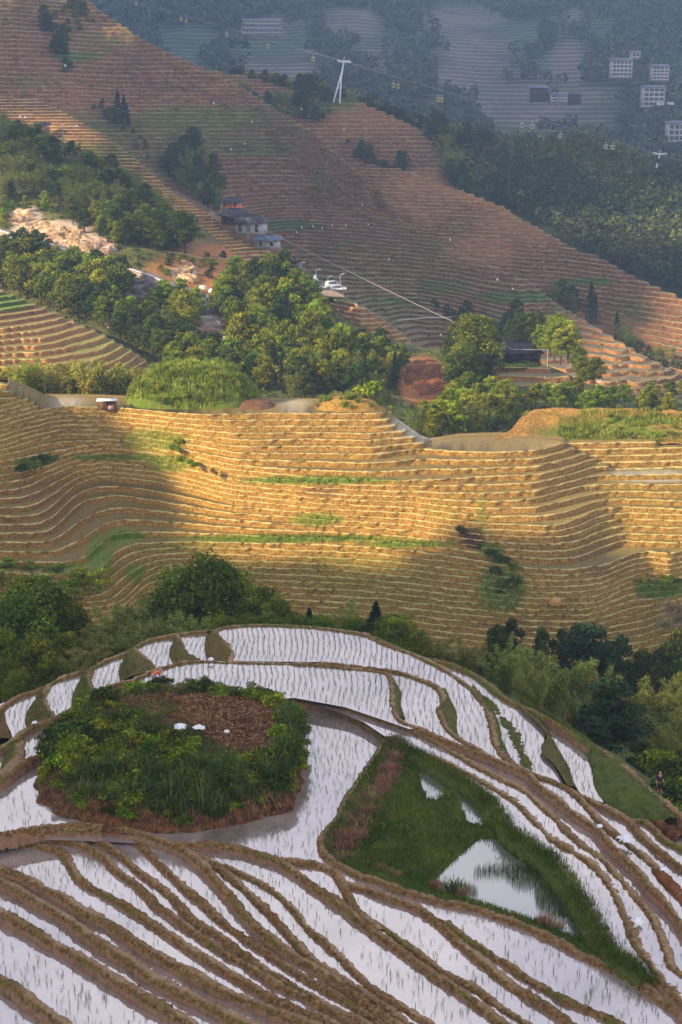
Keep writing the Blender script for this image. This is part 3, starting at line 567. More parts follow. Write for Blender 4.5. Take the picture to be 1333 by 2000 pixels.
def bund(key, z, w=.42, h=.75, mk=(0, .3, 0), name='paddy_bund', m=None, rough=.07, step=.09, z1=None):
    pts = W3(key, z-.06)
    if z1 is not None:
        n = len(pts); src = C_[key] if isinstance(key, str) else key
        pts = [P(src[i][0], src[i][1], z+(z1-z)*i/(n-1)) for i in range(n)]
    c = catmull(pts, step); n = len(c); A = np.array(c); T = np.gradient(A, axis=0); T[:, 2] = 0; T /= np.linalg.norm(T, axis=1)[:, None]+1e-9
    N = np.stack([-T[:, 1], T[:, 0], T[:, 2]*0], 1)
    s = np.cumsum(np.r_[0, np.linalg.norm(np.diff(A, axis=0), axis=1)]); sd = (abs(hash_(key)) % 97)
    ww = w*(1+.22*vnoise(s*.6, sd+s*0, 1)+.16*vnoise(s*2.5, sd+s*0, 2)); zz = .05*vnoise(s*.8, sd+s*0, 3)+.035*vnoise(s*3, sd+s*0, 5)
    w = w*(.25 if w > .5 or str(key).startswith(('F', 'G')) else .17)*(1.9 if m else 1); z = z-.07; prof = [(-.5, -h, -h*.16), (-.5, -.3, -.055), (-.46, -.1, -.01), (-.3, -.02, 0), (0, .02, 0), (.3, -.02, 0), (.46, -.1, .01), (.5, -.3, .055), (.5, -h, h*.16)]
    rows = []; M = []
    for j, (t, dz, ex) in enumerate(prof):
        q = A + N*(ww*t+ex)[:, None]; q[:, 2] += dz+zz
        r = rough*(1.0 if 0 < j < 8 else 1.5)
        q += N*(r*vnoise(s*5, j*1.3+s*0, sd)+r*.8*vnoise(s*11, j*2.3+s*0, sd+9))[:, None]; q[:, 2] += r*1.0*vnoise(s*6, j*1.9+s*0, sd+3) + r*.8*vnoise(s*16, j+s*0, sd+7)
        rows.append(q); g = np.clip(vnoise(s*.9, sd+j*.8+s*0, 6)*.7+mk[0]*.8-.06, 0, .85)
        M.append(np.stack([g, np.clip((mk[1]*1.6+.35)*(.75+.6*vnoise(s*.5, s*0+j*.2, sd+5)), 0, 1) if 3 < j < 7 else s*0+(mk[1]*.5 if j == 3 else 0), s*0+(.9 if j in (0, 1, 7, 8) else 0)], 1))
    V = np.concatenate(rows); me = mesh(name, V, gridfaces(len(prof), n), [m or M_mud], mask=np.concatenate(M), smooth=bool(m))
    if me.polygons[n*4].normal.z < 0: me.flip_normals()
    return link(name, me, kind='structure')
def hash_(k): return sum((i+1)*ord(ch) for i, ch in enumerate(str(k)[:40]))
def loft(A, B, zA, zB, rows=7, name='turf_bank', m=None, bulge=.25, amp=.12, step=.2, mk=(0, .3, 0)):
    a = catmull([P(x, y, zA) for x, y in A], step); b = catmull([P(x, y, zB) for x, y in B], step); n = max(len(a), len(b))
    def rs(c):
        c = np.array(c); s = np.r_[0, np.cumsum(np.linalg.norm(np.diff(c, axis=0), axis=1))]; t = np.linspace(0, s[-1], n)
        return np.stack([np.interp(t, s, c[:, i]) for i in range(3)], 1)
    a, b = rs(a), rs(b); R = []
    for i in range(rows):
        t = i/(rows-1); q = a*(1-t)+b*t; q[:, 2] += bulge*math.sin(math.pi*t)*abs(zA-zB) + (amp*fbm(q[:, 0]*1.6, q[:, 1]*1.6, i*.7, 3) if 0 < i < rows-1 else 0)
        R.append(q)
    R.append(b+np.array([0, 0, -.4])); V = np.concatenate(R)
    me = mesh(name, V, gridfaces(rows+1, n), [m or M_turf], mask=np.tile(mk, (len(V), 1)))
    if me.polygons[len(me.polygons)//2].normal.z < 0: me.flip_normals()
    return link(name, me, kind='structure')
def sub(key, i0, i1): return C_[key][i0:i1]
def cut(key, x0, x1):
    return [p for p in C_[key] if x0 <= p[0] <= x1]
R_ = lambda l: list(reversed(l))
# --- water sheets
paddy('paddy_water', Zw['f'], C_['fleft'][::-1]+C_['ftop']+R_(C_['gf']), seed=1)
paddy('paddy_water', Zw['g'], C_['gf']+R_(C_['p0top'][14:27]), seed=1)
paddy('paddy_water', Zw['P0'], [(258,1337)]+C_['p0left']+C_['p0top'][6:20]+[(800,1424),(745,1405),(674,1381),(575,1363),(480,1372),(300,1372)], seed=1)
paddy('paddy_water', Zw['m'], [(183,1364),(192,1350),(210,1340),(258,1327),(300,1311),(320,1340),(280,1400),(200,1400)], seed=.6)
paddy('paddy_water', Zw['e'], [(346,1240),(352,1256),(362,1271),(388,1289),(412,1292),(409,1270),(412,1235),(380,1236)])
paddy('paddy_water', Zw['d'], [(262,1266),(272,1275),(288,1290),(302,1309),(345,1303),(338,1278),(342,1262),(352,1238),(300,1247),(270,1258)])
paddy('paddy_water', Zw['c'], [(173,1310),(171,1325),(174,1338),(184,1354),(212,1345),(240,1332),(240,1311),(246,1294),(258,1276),(216,1287),(190,1298)])
paddy('paddy_water', Zw['b'], [(96,1337),(86,1350),(84,1368),(92,1385),(104,1401),(144,1384),(146,1368),(150,1350),(164,1330),(175,1309),(120,1325)])
paddy('paddy_water', Zw['a'], [(10,1392),(12,1410),(22,1431),(26,1447),(58,1425),(56,1408),(58,1394),(70,1376),(90,1345),(60,1352),(30,1366)])
paddy('paddy_water', -40.4, [(-60,1400),(8,1372),(14,1392),(8,1440),(-60,1470)], seed=.5)
paddy('paddy_water', Zw['n'], [(183,1364),(141,1384),(124,1396),(117,1412),(118,1440),(180,1440),(215,1370)])
paddy('paddy_water', Zw['o'], [(60,1421),(42,1434),(34,1452),(36,1478),(60,1484),(130,1460),(120,1400)])
paddy('paddy_water', Zw['p'], [(-60,1490),(0,1463),(30,1446),(36,1470),(16,1497),(-60,1545)])
paddy('paddy_water', Zw['h'], [(829,1286),(844,1288),(886,1299),(925,1316),(955,1337),(985,1361),(1012,1376),(1045,1405),(1066,1432),(1060,1462),(1078,1485),(1100,1530),(1060,1522),(1000,1492),(970,1460),(955,1390),(915,1340),(868,1308)])
paddy('paddy_water', Zw['i'], [(946,1360),(975,1385),(1000,1425),(1010,1455),(1018,1502),(1000,1487),(975,1455),(962,1410)])
paddy('paddy_water', Zw['j'], [(1012,1376),(1045,1392),(1084,1416),(1111,1437),(1128,1460),(1148,1480),(1157,1509),(1161,1535),(1180,1568),(1140,1555),(1108,1520),(1090,1470),(1060,1410)])
paddy('paddy_water', Zw['k'], C_['Rk']+[(1560,1860)]+R_(cut('R4', 1190, 1700)), seed=1)
paddy('paddy_water', Zw['l'], [(1296,1566),(1333,1592),(1420,1660),(1570,1840),(1540,1850),(1400,1690),(1333,1650),(1300,1600)], seed=.5)
paddy('paddy_water', -39.8, [(1290,1615),(1333,1632),(1400,1665),(1545,1850),(1520,1850),(1390,1690),(1333,1660),(1300,1642)], seed=.8)
paddy('paddy_water', Zw['R4'], C_['R3b']+R_(cut('R4', 1100, 1700)))
paddy('paddy_water', Zw['R3b'], cut('p0top', 980, 1700)+R_(C_['R3b'])+[(1079,1524),(1045,1512)])
paddy('paddy_water', Zw['R23'], C_['R2'][5:]+R_(C_['p0top'][19:]))
paddy('paddy_water', Zw['Q1'], C_['R2'][:]+[(1360,1985)]+R_(C_['R1'])+[(800,1458),(770,1438),(752,1438),(710,1410),(665,1392),(600,1372)])
paddy('paddy_water', Zw['Q0'], C_['strip'][2:]+[(1290,1904)]+R_(C_['R1'][:18]))
paddy('paddy_water', Zw['Pbig'], [(-60,1550)]+C_['BL2'][1:]+[(300,1420),(500,1380)]+C_['MB'][:19]+[(700,1703),(690,1730),(672,1722),(660,1705),(628,1688),(549,1678),(516,1667),(480,1655),(435,1647),(390,1644),(345,1648),(264,1621),(180,1609),(84,1613),(0,1627),(-60,1634)])
paddy('paddy_water', Zw['T4'], [(672,1722),(663,1683),(700,1703)]+C_['MB'][19:]+[(1240,2012)]+R_(C_['G3'])+R_(C_['G2'][:6]))
paddy('paddy_water', -39.75, C_['G3']+[(1125,2003)]+R_(C_['G2'][5:]), seed=.4)
paddy('paddy_water', Zw['T3'], C_['G2']+[(1040,2003)]+R_(C_['G1b'])+[(691,1765),(680,1743),(668,1717)])
paddy('paddy_water', -39.85, C_['G1b']+[(1010,2020)]+R_(C_['G1'][10:]), seed=.2)
paddy('paddy_water', Zw['T2'], C_['G0']+R_(C_['G1'][5:12]))
paddy('paddy_water', Zw['T1'], C_['G1']+[(850,2002)]+R_(C_['F2'])+[(390,1668)])
zz_ = -39.95
for a_, b_, z_ in [('F2','F1',-39.96), ('F1','F0',-40.02), ('F0','F-1',-40.1), ('F-1','F-2',-40.2), ('F-2','F-3',-40.3), ('F-3','F-4',-40.4), ('F-4','F-5',-40.55), ('F-5','F-6',-40.85), ('F-6','F-7',-41.15), ('F-7','F-8',-41.5)]:
    paddy('paddy_water', z_, C_[a_]+R_(C_[b_]), seed=1 if a_ not in ('F-5',) else .3)
paddy('paddy_water', -40.5, [(-60,1628),(300,1622),(350,1692),(150,1690),(112,1656),(-60,1646)], seed=0)
paddy('paddy_water', -41.9, C_['F-8']+[(150,2200),(-200,2200),(-200,1850)])
# --- bunds
for key, z, w, mk in [('ftop',-38.92,.5,(.35,.35,0)),('fleft',-38.92,.4,(.2,.4,0)),('gf',-38.7,.42,(.05,.5,0)),('p0top',-38.52,.42,(.08,.5,0)),('p0left',-38.5,.42,(0,.6,0)),('R2',-38.82,.5,(.08,.4,0)),
    ('R1',-38.9,.55,(.05,.45,0)),('R4',-39.05,.5,(.05,.5,0)),('R3b',-39.05,.55,(0,.6,0)),('Rk',-39.35,.45,(.6,.2,0)),('MB',-39.32,.55,(.08,.7,0)),
    ('c_l',-39.5,.6,(.6,.2,0)),('d_l',-39.3,.55,(.6,.2,0)),('e_l',-39.1,.5,(.6,.2,0)),('b_l',-39.7,.6,(.7,.2,0)),('BL1',-38.95,.6,(.55,.25,0)),('n_l',-39.0,.5,(.6,.2,0)),('o_l',-39.25,.8,(.7,.2,0)),
    ('G0',-39.42,.5,(0,.4,.1)),('G1',-39.6,.5,(.15,.2,.15)),('G1b',-39.62,.45,(.2,.2,.35)),('G2',-39.5,.5,(.0,.35,.1)),('G3',-39.45,.4,(.35,.05,.75)),
    ('F2',-39.72,.42,(.05,.25,.15)),('F1',-39.78,.45,(.05,.25,.1)),('F0',-39.72,.5,(.12,.2,.5)),('F-1',-39.9,.42,(.08,.2,.12)),('F-2',-39.98,.42,(.05,.25,.1)),('F-3',-40.05,.44,(.05,.25,.12)),
    ('F-4',-40.2,.46,(.08,.3,.1)),('F-5',-40.3,.6,(.12,.3,0)),('F-6',-40.6,.6,(.12,.35,0)),('F-7',-40.9,.6,(.2,.35,0)),('F-8',-41.2,.6,(.2,.4,0))]:
    z1 = {'F0': -39.95}.get(key)
    if key == 'F0': bund(key, -39.35, w, .9, mk, z1=-39.85)
    elif key == 'BL1': bund(key, -39.3, w, .8, mk, z1=-38.75)
    elif key == 'G1': bund(key, -39.4, w, .8, mk, z1=-39.65)
    else: bund(key, z, w, 1.3 if key in ('F-5','F-6','F-7','F-8') else .85, mk)
bund('BL2', -38.95, .6, 1.1, (.1,.2,0))
for k_ in (1,):      # the bund crests that run together along the upper rim of the lower fan
    bund([(-60,1634+k_*2),(0,1629+k_*3),(60,1620+k_*5),(130,1613+k_*5.5),(200,1616+k_*4),(250,1628+k_*5),(300,1646+k_*14)][:5+(k_ > 1)*0], -39.45-.12*k_, .4, .6, (.05,.2,.1))
# --- turf banks between the stepped paddies
loft([(84,1347),(85,1358),(87,1374),(94,1388),(104,1400)], [(75,1360),(60,1380),(51,1395),(49,1410),(54,1424)], -39.75, Zw['a'], mk=(0,.7,0))
loft([(165,1314),(170,1325),(175,1340),(186,1354)], [(160,1322),(146,1348),(140,1366),(142,1382)], -39.55, Zw['b'])
loft([(250,1272),(272,1277),(288,1292),(303,1309)], [(246,1284),(236,1298),(233,1312),(234,1330)], -39.35, Zw['c'], mk=(0,.5,0))
loft([(345,1242),(352,1257),(364,1273),(390,1289)], [(342,1250),(333,1266),(331,1280),(340,1300)], -39.12, Zw['d'], mk=(0,.5,0))
loft([(421,1233),(425,1246),(440,1258),(450,1272),(446,1291)], [(410,1236),(402,1248),(400,1262),(401,1276),(404,1292)], -38.95, Zw['e'], mk=(0,.7,0))
loft([(183,1364),(150,1380),(128,1394),(119,1412),(118,1432)], [(112,1408),(98,1424),(87,1440),(83,1455),(82,1470)], -39.05, Zw['o'])
loft([(60,1421),(44,1433),(36,1450),(38,1476)], [(18,1456),(10,1474),(4,1490),(0,1506)], -39.3, Zw['p'])
loft([(10,1388),(13,1412),(24,1445)], [(2,1392),(-10,1415),(-20,1440)], -39.95, -40.4, mk=(0,.8,0))
loft([(763,1325),(766,1345),(768,1370),(776,1399)], [(772,1331),(784,1352),(783,1375),(793,1406)], -38.6, Zw['g'])
loft([(860,1346),(864,1370),(862,1382),(868,1405),(888,1432)], [(871,1346),(882,1370),(892,1391),(893,1424),(898,1440)], -38.8, Zw['f'])
loft([(922,1345),(940,1366),(955,1390),(962,1415),(970,1454),(990,1480)], [(924,1338),(944,1361),(962,1385),(979,1420),(984,1450),(1003,1487)], -39.0, Zw['i'])
bund([(940,1358),(964,1380),(985,1406),(1003,1429),(1012,1454),(1025,1480),(1034,1504)], -39.3, .8, .8, (1,0,0), m=M_turf)
loft([(1009,1373),(1024,1389),(1045,1407),(1064,1428),(1068,1442),(1057,1457),(1061,1472),(1081,1490),(1099,1518),(1108,1534)], [(1018,1376),(1036,1392),(1054,1406),(1068,1424),(1080,1444),(1092,1464),(1101,1480),(1112,1500),(1120,1526),(1130,1545)], -39.12, Zw['j'], mk=(0,.5,0))
loft([(1016,1376),(1045,1394),(1084,1418),(1111,1438),(1128,1460),(1148,1480),(1157,1509),(1161,1535),(1178,1562),(1210,1586),(1240,1601),(1290,1616)],
     [(1020,1370),(1048,1387),(1088,1409),(1114,1424),(1150,1449),(1182,1468),(1198,1485),(1224,1500),(1253,1526),(1268,1541),(1290,1560),(1322,1600)], -39.72, -39.35, rows=12, bulge=1.2, amp=.3, mk=(0,.1,0))
bund([(1140,1446),(1180,1469),(1197,1486),(1223,1500),(1252,1526),(1266,1541),(1289,1558),(1333,1594),(1400,1650),(1560,1830)], -39.2, .5, .8, (.1,.6,0))
bund([(1215,1512),(1228,1540),(1245,1560),(1262,1585),(1290,1604),(1333,1630)], -39.35, .6, .8, (0,1.2,0), m=M_red)
# --- outer rim: the hill falls away to the woods
RIMPX = [(-120,1510,-40.3),(-60,1455,-40.3),(0,1385,-40.1),(14,1374,-40.0),(39,1358,-39.95),(84,1343,-39.9),(98,1336,-39.75),(120,1323,-39.7),(165,1310,-39.6),(175,1307,-39.55),(192,1297,-39.5),(216,1285,-39.5),(248,1273,-39.4),(265,1264,-39.35),(280,1254,-39.3),(300,1246,-39.3),(330,1240,-39.25),(346,1238,-39.1),(362,1236,-39.1),(404,1231,-39.05),
   (419,1229,-38.95),(449,1222,-38.95),(515,1219,-38.95),(620,1224,-38.95),(710,1237,-38.95),(778,1263,-38.95),(829,1284,-39.05),(844,1287,-39.15),(886,1298,-39.2),(925,1315,-39.2),(955,1336,-39.2),(985,1360,-39.2),(1012,1374,-39.3),(1048,1390,-39.3),(1088,1411,-39.3),(1114,1426,-39.3),(1150,1451,-39.2),(1182,1469,-39.2),(1198,1486,-39.2),(1224,1501,-39.2),(1253,1527,-39.2),(1290,1560,-39.2),(1333,1597,-39.3),(1420,1680,-39.5),(1560,1840,-39.7),(1700,2020,-40)]
rimw = [P(x, y, z) for x, y, z in RIMPX]
bund([p[:2] for p in RIMPX[:20]], -40.1, .5, .9, (.45,.35,0), z1=-39.05)
bund([p[:2] for p in RIMPX[26:38]], -39.1, .6, .9, (.7,.15,0))
rc = np.array(catmull(rimw, .5)); T = np.gradient(rc, axis=0); N = np.stack([-T[:, 1], T[:, 0]], 1); N /= np.linalg.norm(N, axis=1)[:, None]
if (N*(rc[:, :2]-np.array([0, 85]))).sum() < 0: N = -N
rows = []
for d_, dz in [(-.1,-.05),(.25,-.05),(.6,-.4),(1.2,-1.1),(2.2,-1.8),(3.5,-2.8),(6,-4.5)]:
    q = rc.copy(); q[:, :2] += N*(d_*(1+.25*vnoise(np.arange(len(rc))*.12, d_+np.zeros(len(rc)))))[:, None]; q[:, 2] += dz; rows.append(q)
V = np.concatenate(rows); me = mesh('hill_flank', V, gridfaces(len(rows), len(rc)), [M_turf], mask=np.tile((0, .25, 0), (len(V), 1)))
link('hill_flank', me, kind='structure', label='grassy outer edge of the near hill')
RIMPOLY = [tuple(v[:2]) for v in rc[::6]] + [(40, 20), (-40, 20)]
def seg_dist(px, py, line):
    d = np.full(np.shape(px), 1e9); L = np.array(line, float)
    for i in range(len(L)-1):
        a, b = L[i, :2], L[i+1, :2]; ab = b-a; t = np.clip(((px-a[0])*ab[0]+(py-a[1])*ab[1])/(ab@ab+1e-12), 0, 1)
        d = np.minimum(d, np.hypot(px-a[0]-t*ab[0], py-a[1]-t*ab[1]))
    return d
def zvalley(x, y):
    x = np.asarray(x, float); y = np.asarray(y, float)
    ins = in_poly(x, y, RIMPOLY); d = seg_dist(x, y, RIMPOLY+[RIMPOLY[0]])
    z = np.where(ins, -43.5, -41.6-.43*d); z = np.maximum(z, -80)
    return z + np.where(ins, 0, .8*fbm(x*.06, y*.06, 0, 3)*np.clip(d/8, 0, 1))
gx = np.linspace(-90, 90, 91); gy = np.linspace(15, 260, 110); GX, GY = np.meshgrid(gx, gy)
V = np.stack([GX, GY, zvalley(GX, GY)], -1).reshape(-1, 3)
link('valley_slope', mesh('valley_slope', V, gridfaces(110, 91), [M_slope], mask=np.tile((.8, 0, 0), (len(V), 1))), kind='structure', label='wooded slope below the near hill')
# --- mound standing in the largest paddy
mb = [(72,1548),(78,1575),(102,1595),(150,1612),(200,1624),(270,1633),(350,1637),(410,1631),(455,1619),(510,1604),(584,1587),(580,1560),(589,1520),(592,1495),(583,1460),(572,1420),(556,1388),(500,1374),(400,1368),(300,1368),(200,1378),(120,1430),(90,1490)]
mt = [(128,1462),(150,1412),(190,1374),(240,1352),(320,1346),(430,1351),(530,1366),(558,1390),(566,1430),(556,1470),(500,1492),(400,1496),(300,1492),(200,1482)]
ZB, ZT = -39.75, -37.7
bw = np.array([P(x, y, ZB) for x, y in mb]); tw = np.array([P(x, y, ZT) for x, y in mt]); mc = tw.mean(0)
def byang(w, c, th):
    an = np.arctan2(w[:, 1]-c[1], w[:, 0]-c[0]); r = np.hypot(w[:, 0]-c[0], w[:, 1]-c[1]); o = np.argsort(an); an, r = an[o], r[o]
    return np.interp(th, np.r_[an-2*np.pi, an, an+2*np.pi], np.r_[r, r, r])
nth = 260; th = np.linspace(-np.pi, np.pi, nth); rb = smooth1(byang(bw, mc, th), 3); rt = smooth1(byang(tw, mc, th), 3)
rb = np.maximum(rb, rt+.2); rows = []; MK = []
prof = [(0, -.0), (.02, .06), (.10, .2), (.2, .34), (.32, .48), (.46, .62), (.6, .75), (.75, .86), (.9, .95), (1, 1)]
for i, (t, hh) in enumerate(prof):
    r = rb*(1-t)+rt*t; x = mc[0]+r*np.cos(th); y = mc[1]+r*np.sin(th); z = ZB+(ZT-ZB)*hh+0*x
    nn = fbm(th*9, z*.8, i*.3, 4)*.75*(1 if i else .3); x = x+nn*np.cos(th); y = y+nn*np.sin(th); z = z+(.3*fbm(th*12, z, 5, 3) if i else 0)
    rows.append(np.stack([x, y, z], 1)); MK.append(np.tile((np.clip((hh-.35)*3, 0, 1), 0, 0), (nth, 1)))
for s in (.9, .75, .55, .35, .15, 0.01):
    x = mc[0]+rt*s*np.cos(th); y = mc[1]+rt*s*np.sin(th); z = ZT+.35*fbm(x*.4, y*.4, 0, 4)+.12*fbm(x*2.5, y*2.5, 3, 3)+.5*(1-s)
    rows.append(np.stack([x, y, z], 1)); MK.append(np.stack([np.clip(.3-(x-mc[0])*.16-(y-mc[1])*.22, 0, 1), x*0, x*0], 1))
V = np.concatenate(rows); mound = link('earth_mound', mesh('earth_mound', V, gridfaces(len(rows), nth), [M_red], mask=np.concatenate(MK)), kind='structure', label='red earth mound overgrown with shrubs standing in the flooded paddy')
def mound_pt(u, v):
    """angle u, v: 0 at the water line, 1 at the brink, up to 2 at the centre"""
    RR = rows
    i = v*9 if v <= 1 else 9+(v-1)*6; i = min(max(i, 0), len(RR)-1.001); k = int(i); f = i-k; j = int((u+np.pi)/(2*np.pi)*(nth-1)) % nth
    return RR[k][j]*(1-f)+RR[k+1][j]*f
# --- grassy hollow with three ponds
ponds = [([(816,1505),(834,1511),(858,1526),(869,1540),(869,1560),(849,1580),(835,1566),(829,1546),(821,1525)], -39.75),
         ([(868,1514),(888,1529),(912,1544),(929,1566),(950,1597),(940,1612),(915,1605),(901,1590),(897,1570),(886,1548),(877,1531)], -39.65),
         ([(850,1720),(882,1685),(918,1655),(938,1638),(972,1640),(993,1666),(1023,1684),(1044,1705),(1083,1723),(1095,1744),(1113,1774),(1124,1804),(1150,1838),(1120,1830),(1080,1812),(1040,1797),(1000,1784),(950,1766),(900,1752)], -39.9)]
pitpx = C_['MB'][5:30]+[(1233,1904),(1262,1900)]+R_(C_['strip'])
pw = [P(x, y, -39.35) for x, y in pitpx]; pp = [(v.x, v.y) for v in pw]
xs = np.array([p[0] for p in pp]); ys = np.array([p[1] for p in pp])
gx = np.arange(xs.min()-.6, xs.max()+.6, .2); gy = np.arange(ys.min()-.6, ys.max()+.6, .2); GX, GY = np.meshgrid(gx, gy)
ins = in_poly(GX, GY, pp); dr = seg_dist(GX, GY, pp+[pp[0]]); zr_ = -39.3
pin = [np.array([P(x, y, z)[:2] for x, y in q]) for q, z in ponds]; dp = np.full(GX.shape, 1e9); zp = np.zeros(GX.shape); wsum = np.zeros(GX.shape); isin = np.zeros(GX.shape, bool)
for q, (pq, z) in zip(pin, ponds):
    d = seg_dist(GX, GY, list(q)+[q[0]]); i_ = in_poly(GX, GY, q); d = np.where(i_, 0, d); w_ = 1/(d+.3)**3; zp += w_*z; wsum += w_; dp = np.minimum(dp, d); isin |= i_
zp /= wsum; t = dr/(dr+dp+1e-6); t = np.clip((t-.08)/.92, 0, 1); t = t*t*(3-2*t)*.5+t*.5
Z = zr_+(zp-zr_)*t + np.where(isin, -.35, .0) + .13*fbm(GX*1.3, GY*1.3, 0, 4)*np.clip(dr, 0, 1)
# a spur of turf between the upper ponds and the big one
sp = [tuple(P(x, y, -40)[:2]) for x, y in [(770,1660),(820,1610),(870,1575),(905,1600)]]; ds = seg_dist(GX, GY, sp); Z = np.where(isin, Z, Z + .55*np.exp(-(ds/.8)**2))
Z = np.where(ins, Z, np.minimum(Z, -39.75)); near = ins | (dr < .35)
V = np.stack([GX, GY, Z], -1).reshape(-1, 3); F = gridfaces(*GX.shape); keep = near.ravel()[F].all(1)
PIT = (gx, gy, Z, ins, isin)
bund('strip', -39.08, 1.5, .7, (1,0,0), m=M_turf, name='turf_bank', rough=.05)
link('grassy_hollow', mesh('grassy_hollow', V, F[keep], [M_turf], mask=np.tile((0, .05, 0), (len(V), 1))), kind='structure', label='grassy hollow with three ponds between the paddies')
for pq, z in ponds: paddy('pond_water', z, pq, M_pond, seed=0)
# ------------------------------------------------------------------ vegetation
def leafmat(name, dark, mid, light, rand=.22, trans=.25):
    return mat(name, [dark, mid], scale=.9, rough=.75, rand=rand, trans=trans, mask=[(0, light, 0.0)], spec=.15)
M_leaf = leafmat('broadleaf_foliage', (.032, .054, .004), (.10, .14, .009), (.30, .35, .025))
M_leafy = leafmat('fresh_foliage', (.06, .10, .005), (.16, .22, .010), (.40, .45, .03))
M_leafd = leafmat('dark_foliage', (.014, .03, .005), (.042, .07, .010), (.12, .17, .022))
M_bam = leafmat('bamboo_foliage', (.075, .10, .014), (.15, .19, .028), (.34, .38, .08))
M_bamy = leafmat('yellow_bamboo_foliage', (.13, .14, .015), (.27, .29, .03), (.50, .50, .09))
M_con = leafmat('fir_foliage', (.010, .028, .010), (.024, .05, .017), (.06, .10, .03), trans=.1)
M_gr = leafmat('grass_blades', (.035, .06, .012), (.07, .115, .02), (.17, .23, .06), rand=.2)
M_gry = leafmat('sunlit_grass_blades', (.09, .14, .015), (.19, .27, .025), (.42, .48, .10), rand=.2)  # brighter, yellower copy of grass_blades
M_dry = leafmat('dry_red_grass', (.13, .065, .03), (.27, .15, .08), (.46, .31, .18), rand=.15)
M_straw = leafmat('straw_grass', (.16, .12, .05), (.28, .22, .10), (.45, .38, .22), rand=.15)
M_bark = mat('bark', [(.05, .035, .022), (.12, .09, .06)], scale=3, bump=.5)
M_culm = mat('bamboo_culm', [(.10, .11, .04), (.18, .18, .08)], scale=2)
rs_ = np.random.RandomState(3)
def unit(v): return v/(np.linalg.norm(v, axis=-1, keepdims=True)+1e-9)
def cards(C, Nn, size, asp=.6, rng=rs_, up=None):
    """small leaf faces: centres C, facing Nn"""
    n = len(C); t = unit(np.cross(Nn, unit(rng.normal(size=(n, 3))) if up is None else up)); b = np.cross(Nn, t)
    s = (size*(.6+.8*rng.rand(n)))[:, None]
    q = np.stack([C-t*s*.5, C-b*s*asp*.5, C+t*s*.5, C+b*s*asp*.5], 1).reshape(-1, 3)
    return q, np.arange(n*4).reshape(n, 4)
def shade_mask(n, rng, lo=0, hi=.9, p=2.0):
    v = lo+(hi-lo)*rng.rand(n)**p; return np.repeat(np.stack([v, v*0, v*0], 1), 4, 0)
def tube(pts, rad, k=6):
    pts = np.array(pts, float); T = unit(np.gradient(pts, axis=0)); A = unit(np.cross(T, [.31, .87, .13])); B = np.cross(T, A); th = np.linspace(0, 2*np.pi, k, endpoint=False)
    V = (pts[:, None]+np.array(rad)[:, None, None]*(A[:, None]*np.cos(th)[None, :, None]+B[:, None]*np.sin(th)[None, :, None])).reshape(-1, 3)
    F = [];  m = len(pts)
    for i in range(m-1):
        for j in range(k): F.append([i*k+j, i*k+(j+1) % k, (i+1)*k+(j+1) % k, (i+1)*k+j])
    return V, np.array(F)
def joinm(parts):
    V, F, o = [], [], 0
    for v, f in parts: V.append(v); F.append(np.asarray(f)+o); o += len(v)
    return np.concatenate(V), np.concatenate(F)
def broad(seed, h=9, r=3.6, n=1500, size=.5, lobes=11, m=None, low=.28, dens=.0):
    rng = np.random.RandomState(seed); P_, N_, Mk = [], [], []; tr = []
    tr.append(tube([(0, 0, -.6), (rng.normal()*.1, 0, h*.25), (rng.normal()*.2, rng.normal()*.2, h*.55), (rng.normal()*.3, 0, h*.85)], [h*.022, h*.019, h*.013, h*.004]))
    for i in range(lobes):
        t = (i+.5)/lobes; z = h*(low+(1-low)*(.12+.8*t)); rr = r*math.sin(math.pi*min(.93, .22+.72*t))*.62*(.5+.7*rng.rand())
        an = i*2.4+rng.rand(); c = np.array([math.cos(an)*rr, math.sin(an)*rr, z]); lr = r*(.36+.22*rng.rand())*(1.05-.35*t)
        k = n//lobes; u = unit(rng.normal(size=(k, 3))); u[:, 2] = np.abs(u[:, 2])*1.1-.35; u = unit(u)
        q = c+u*lr*(rng.rand(k)**.35)[:, None]*np.array([1, 1, .72]); q += rng.normal(size=(k, 3))*lr*.08
        P_.append(q); N_.append(unit(u+rng.normal(size=(k, 3))*.55))
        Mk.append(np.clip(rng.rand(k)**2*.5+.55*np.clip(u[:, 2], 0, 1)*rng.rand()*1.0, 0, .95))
        tr.append(tube([(0, 0, h*(.25+.3*t)), tuple(c*np.array([.5, .5, .9])), tuple(c)], [h*.010, h*.007, h*.002], 4))
    C, N2 = np.concatenate(P_), np.concatenate(N_); mk = np.concatenate(Mk)
    V, F = cards(C, N2, size, .7, rng)
    return mesh('crown', V, F, [m or M_leaf], mask=np.repeat(np.stack([mk, mk*0, mk*0], 1), 4, 0), smooth=False), mesh('trunk', *joinm(tr), [M_bark])
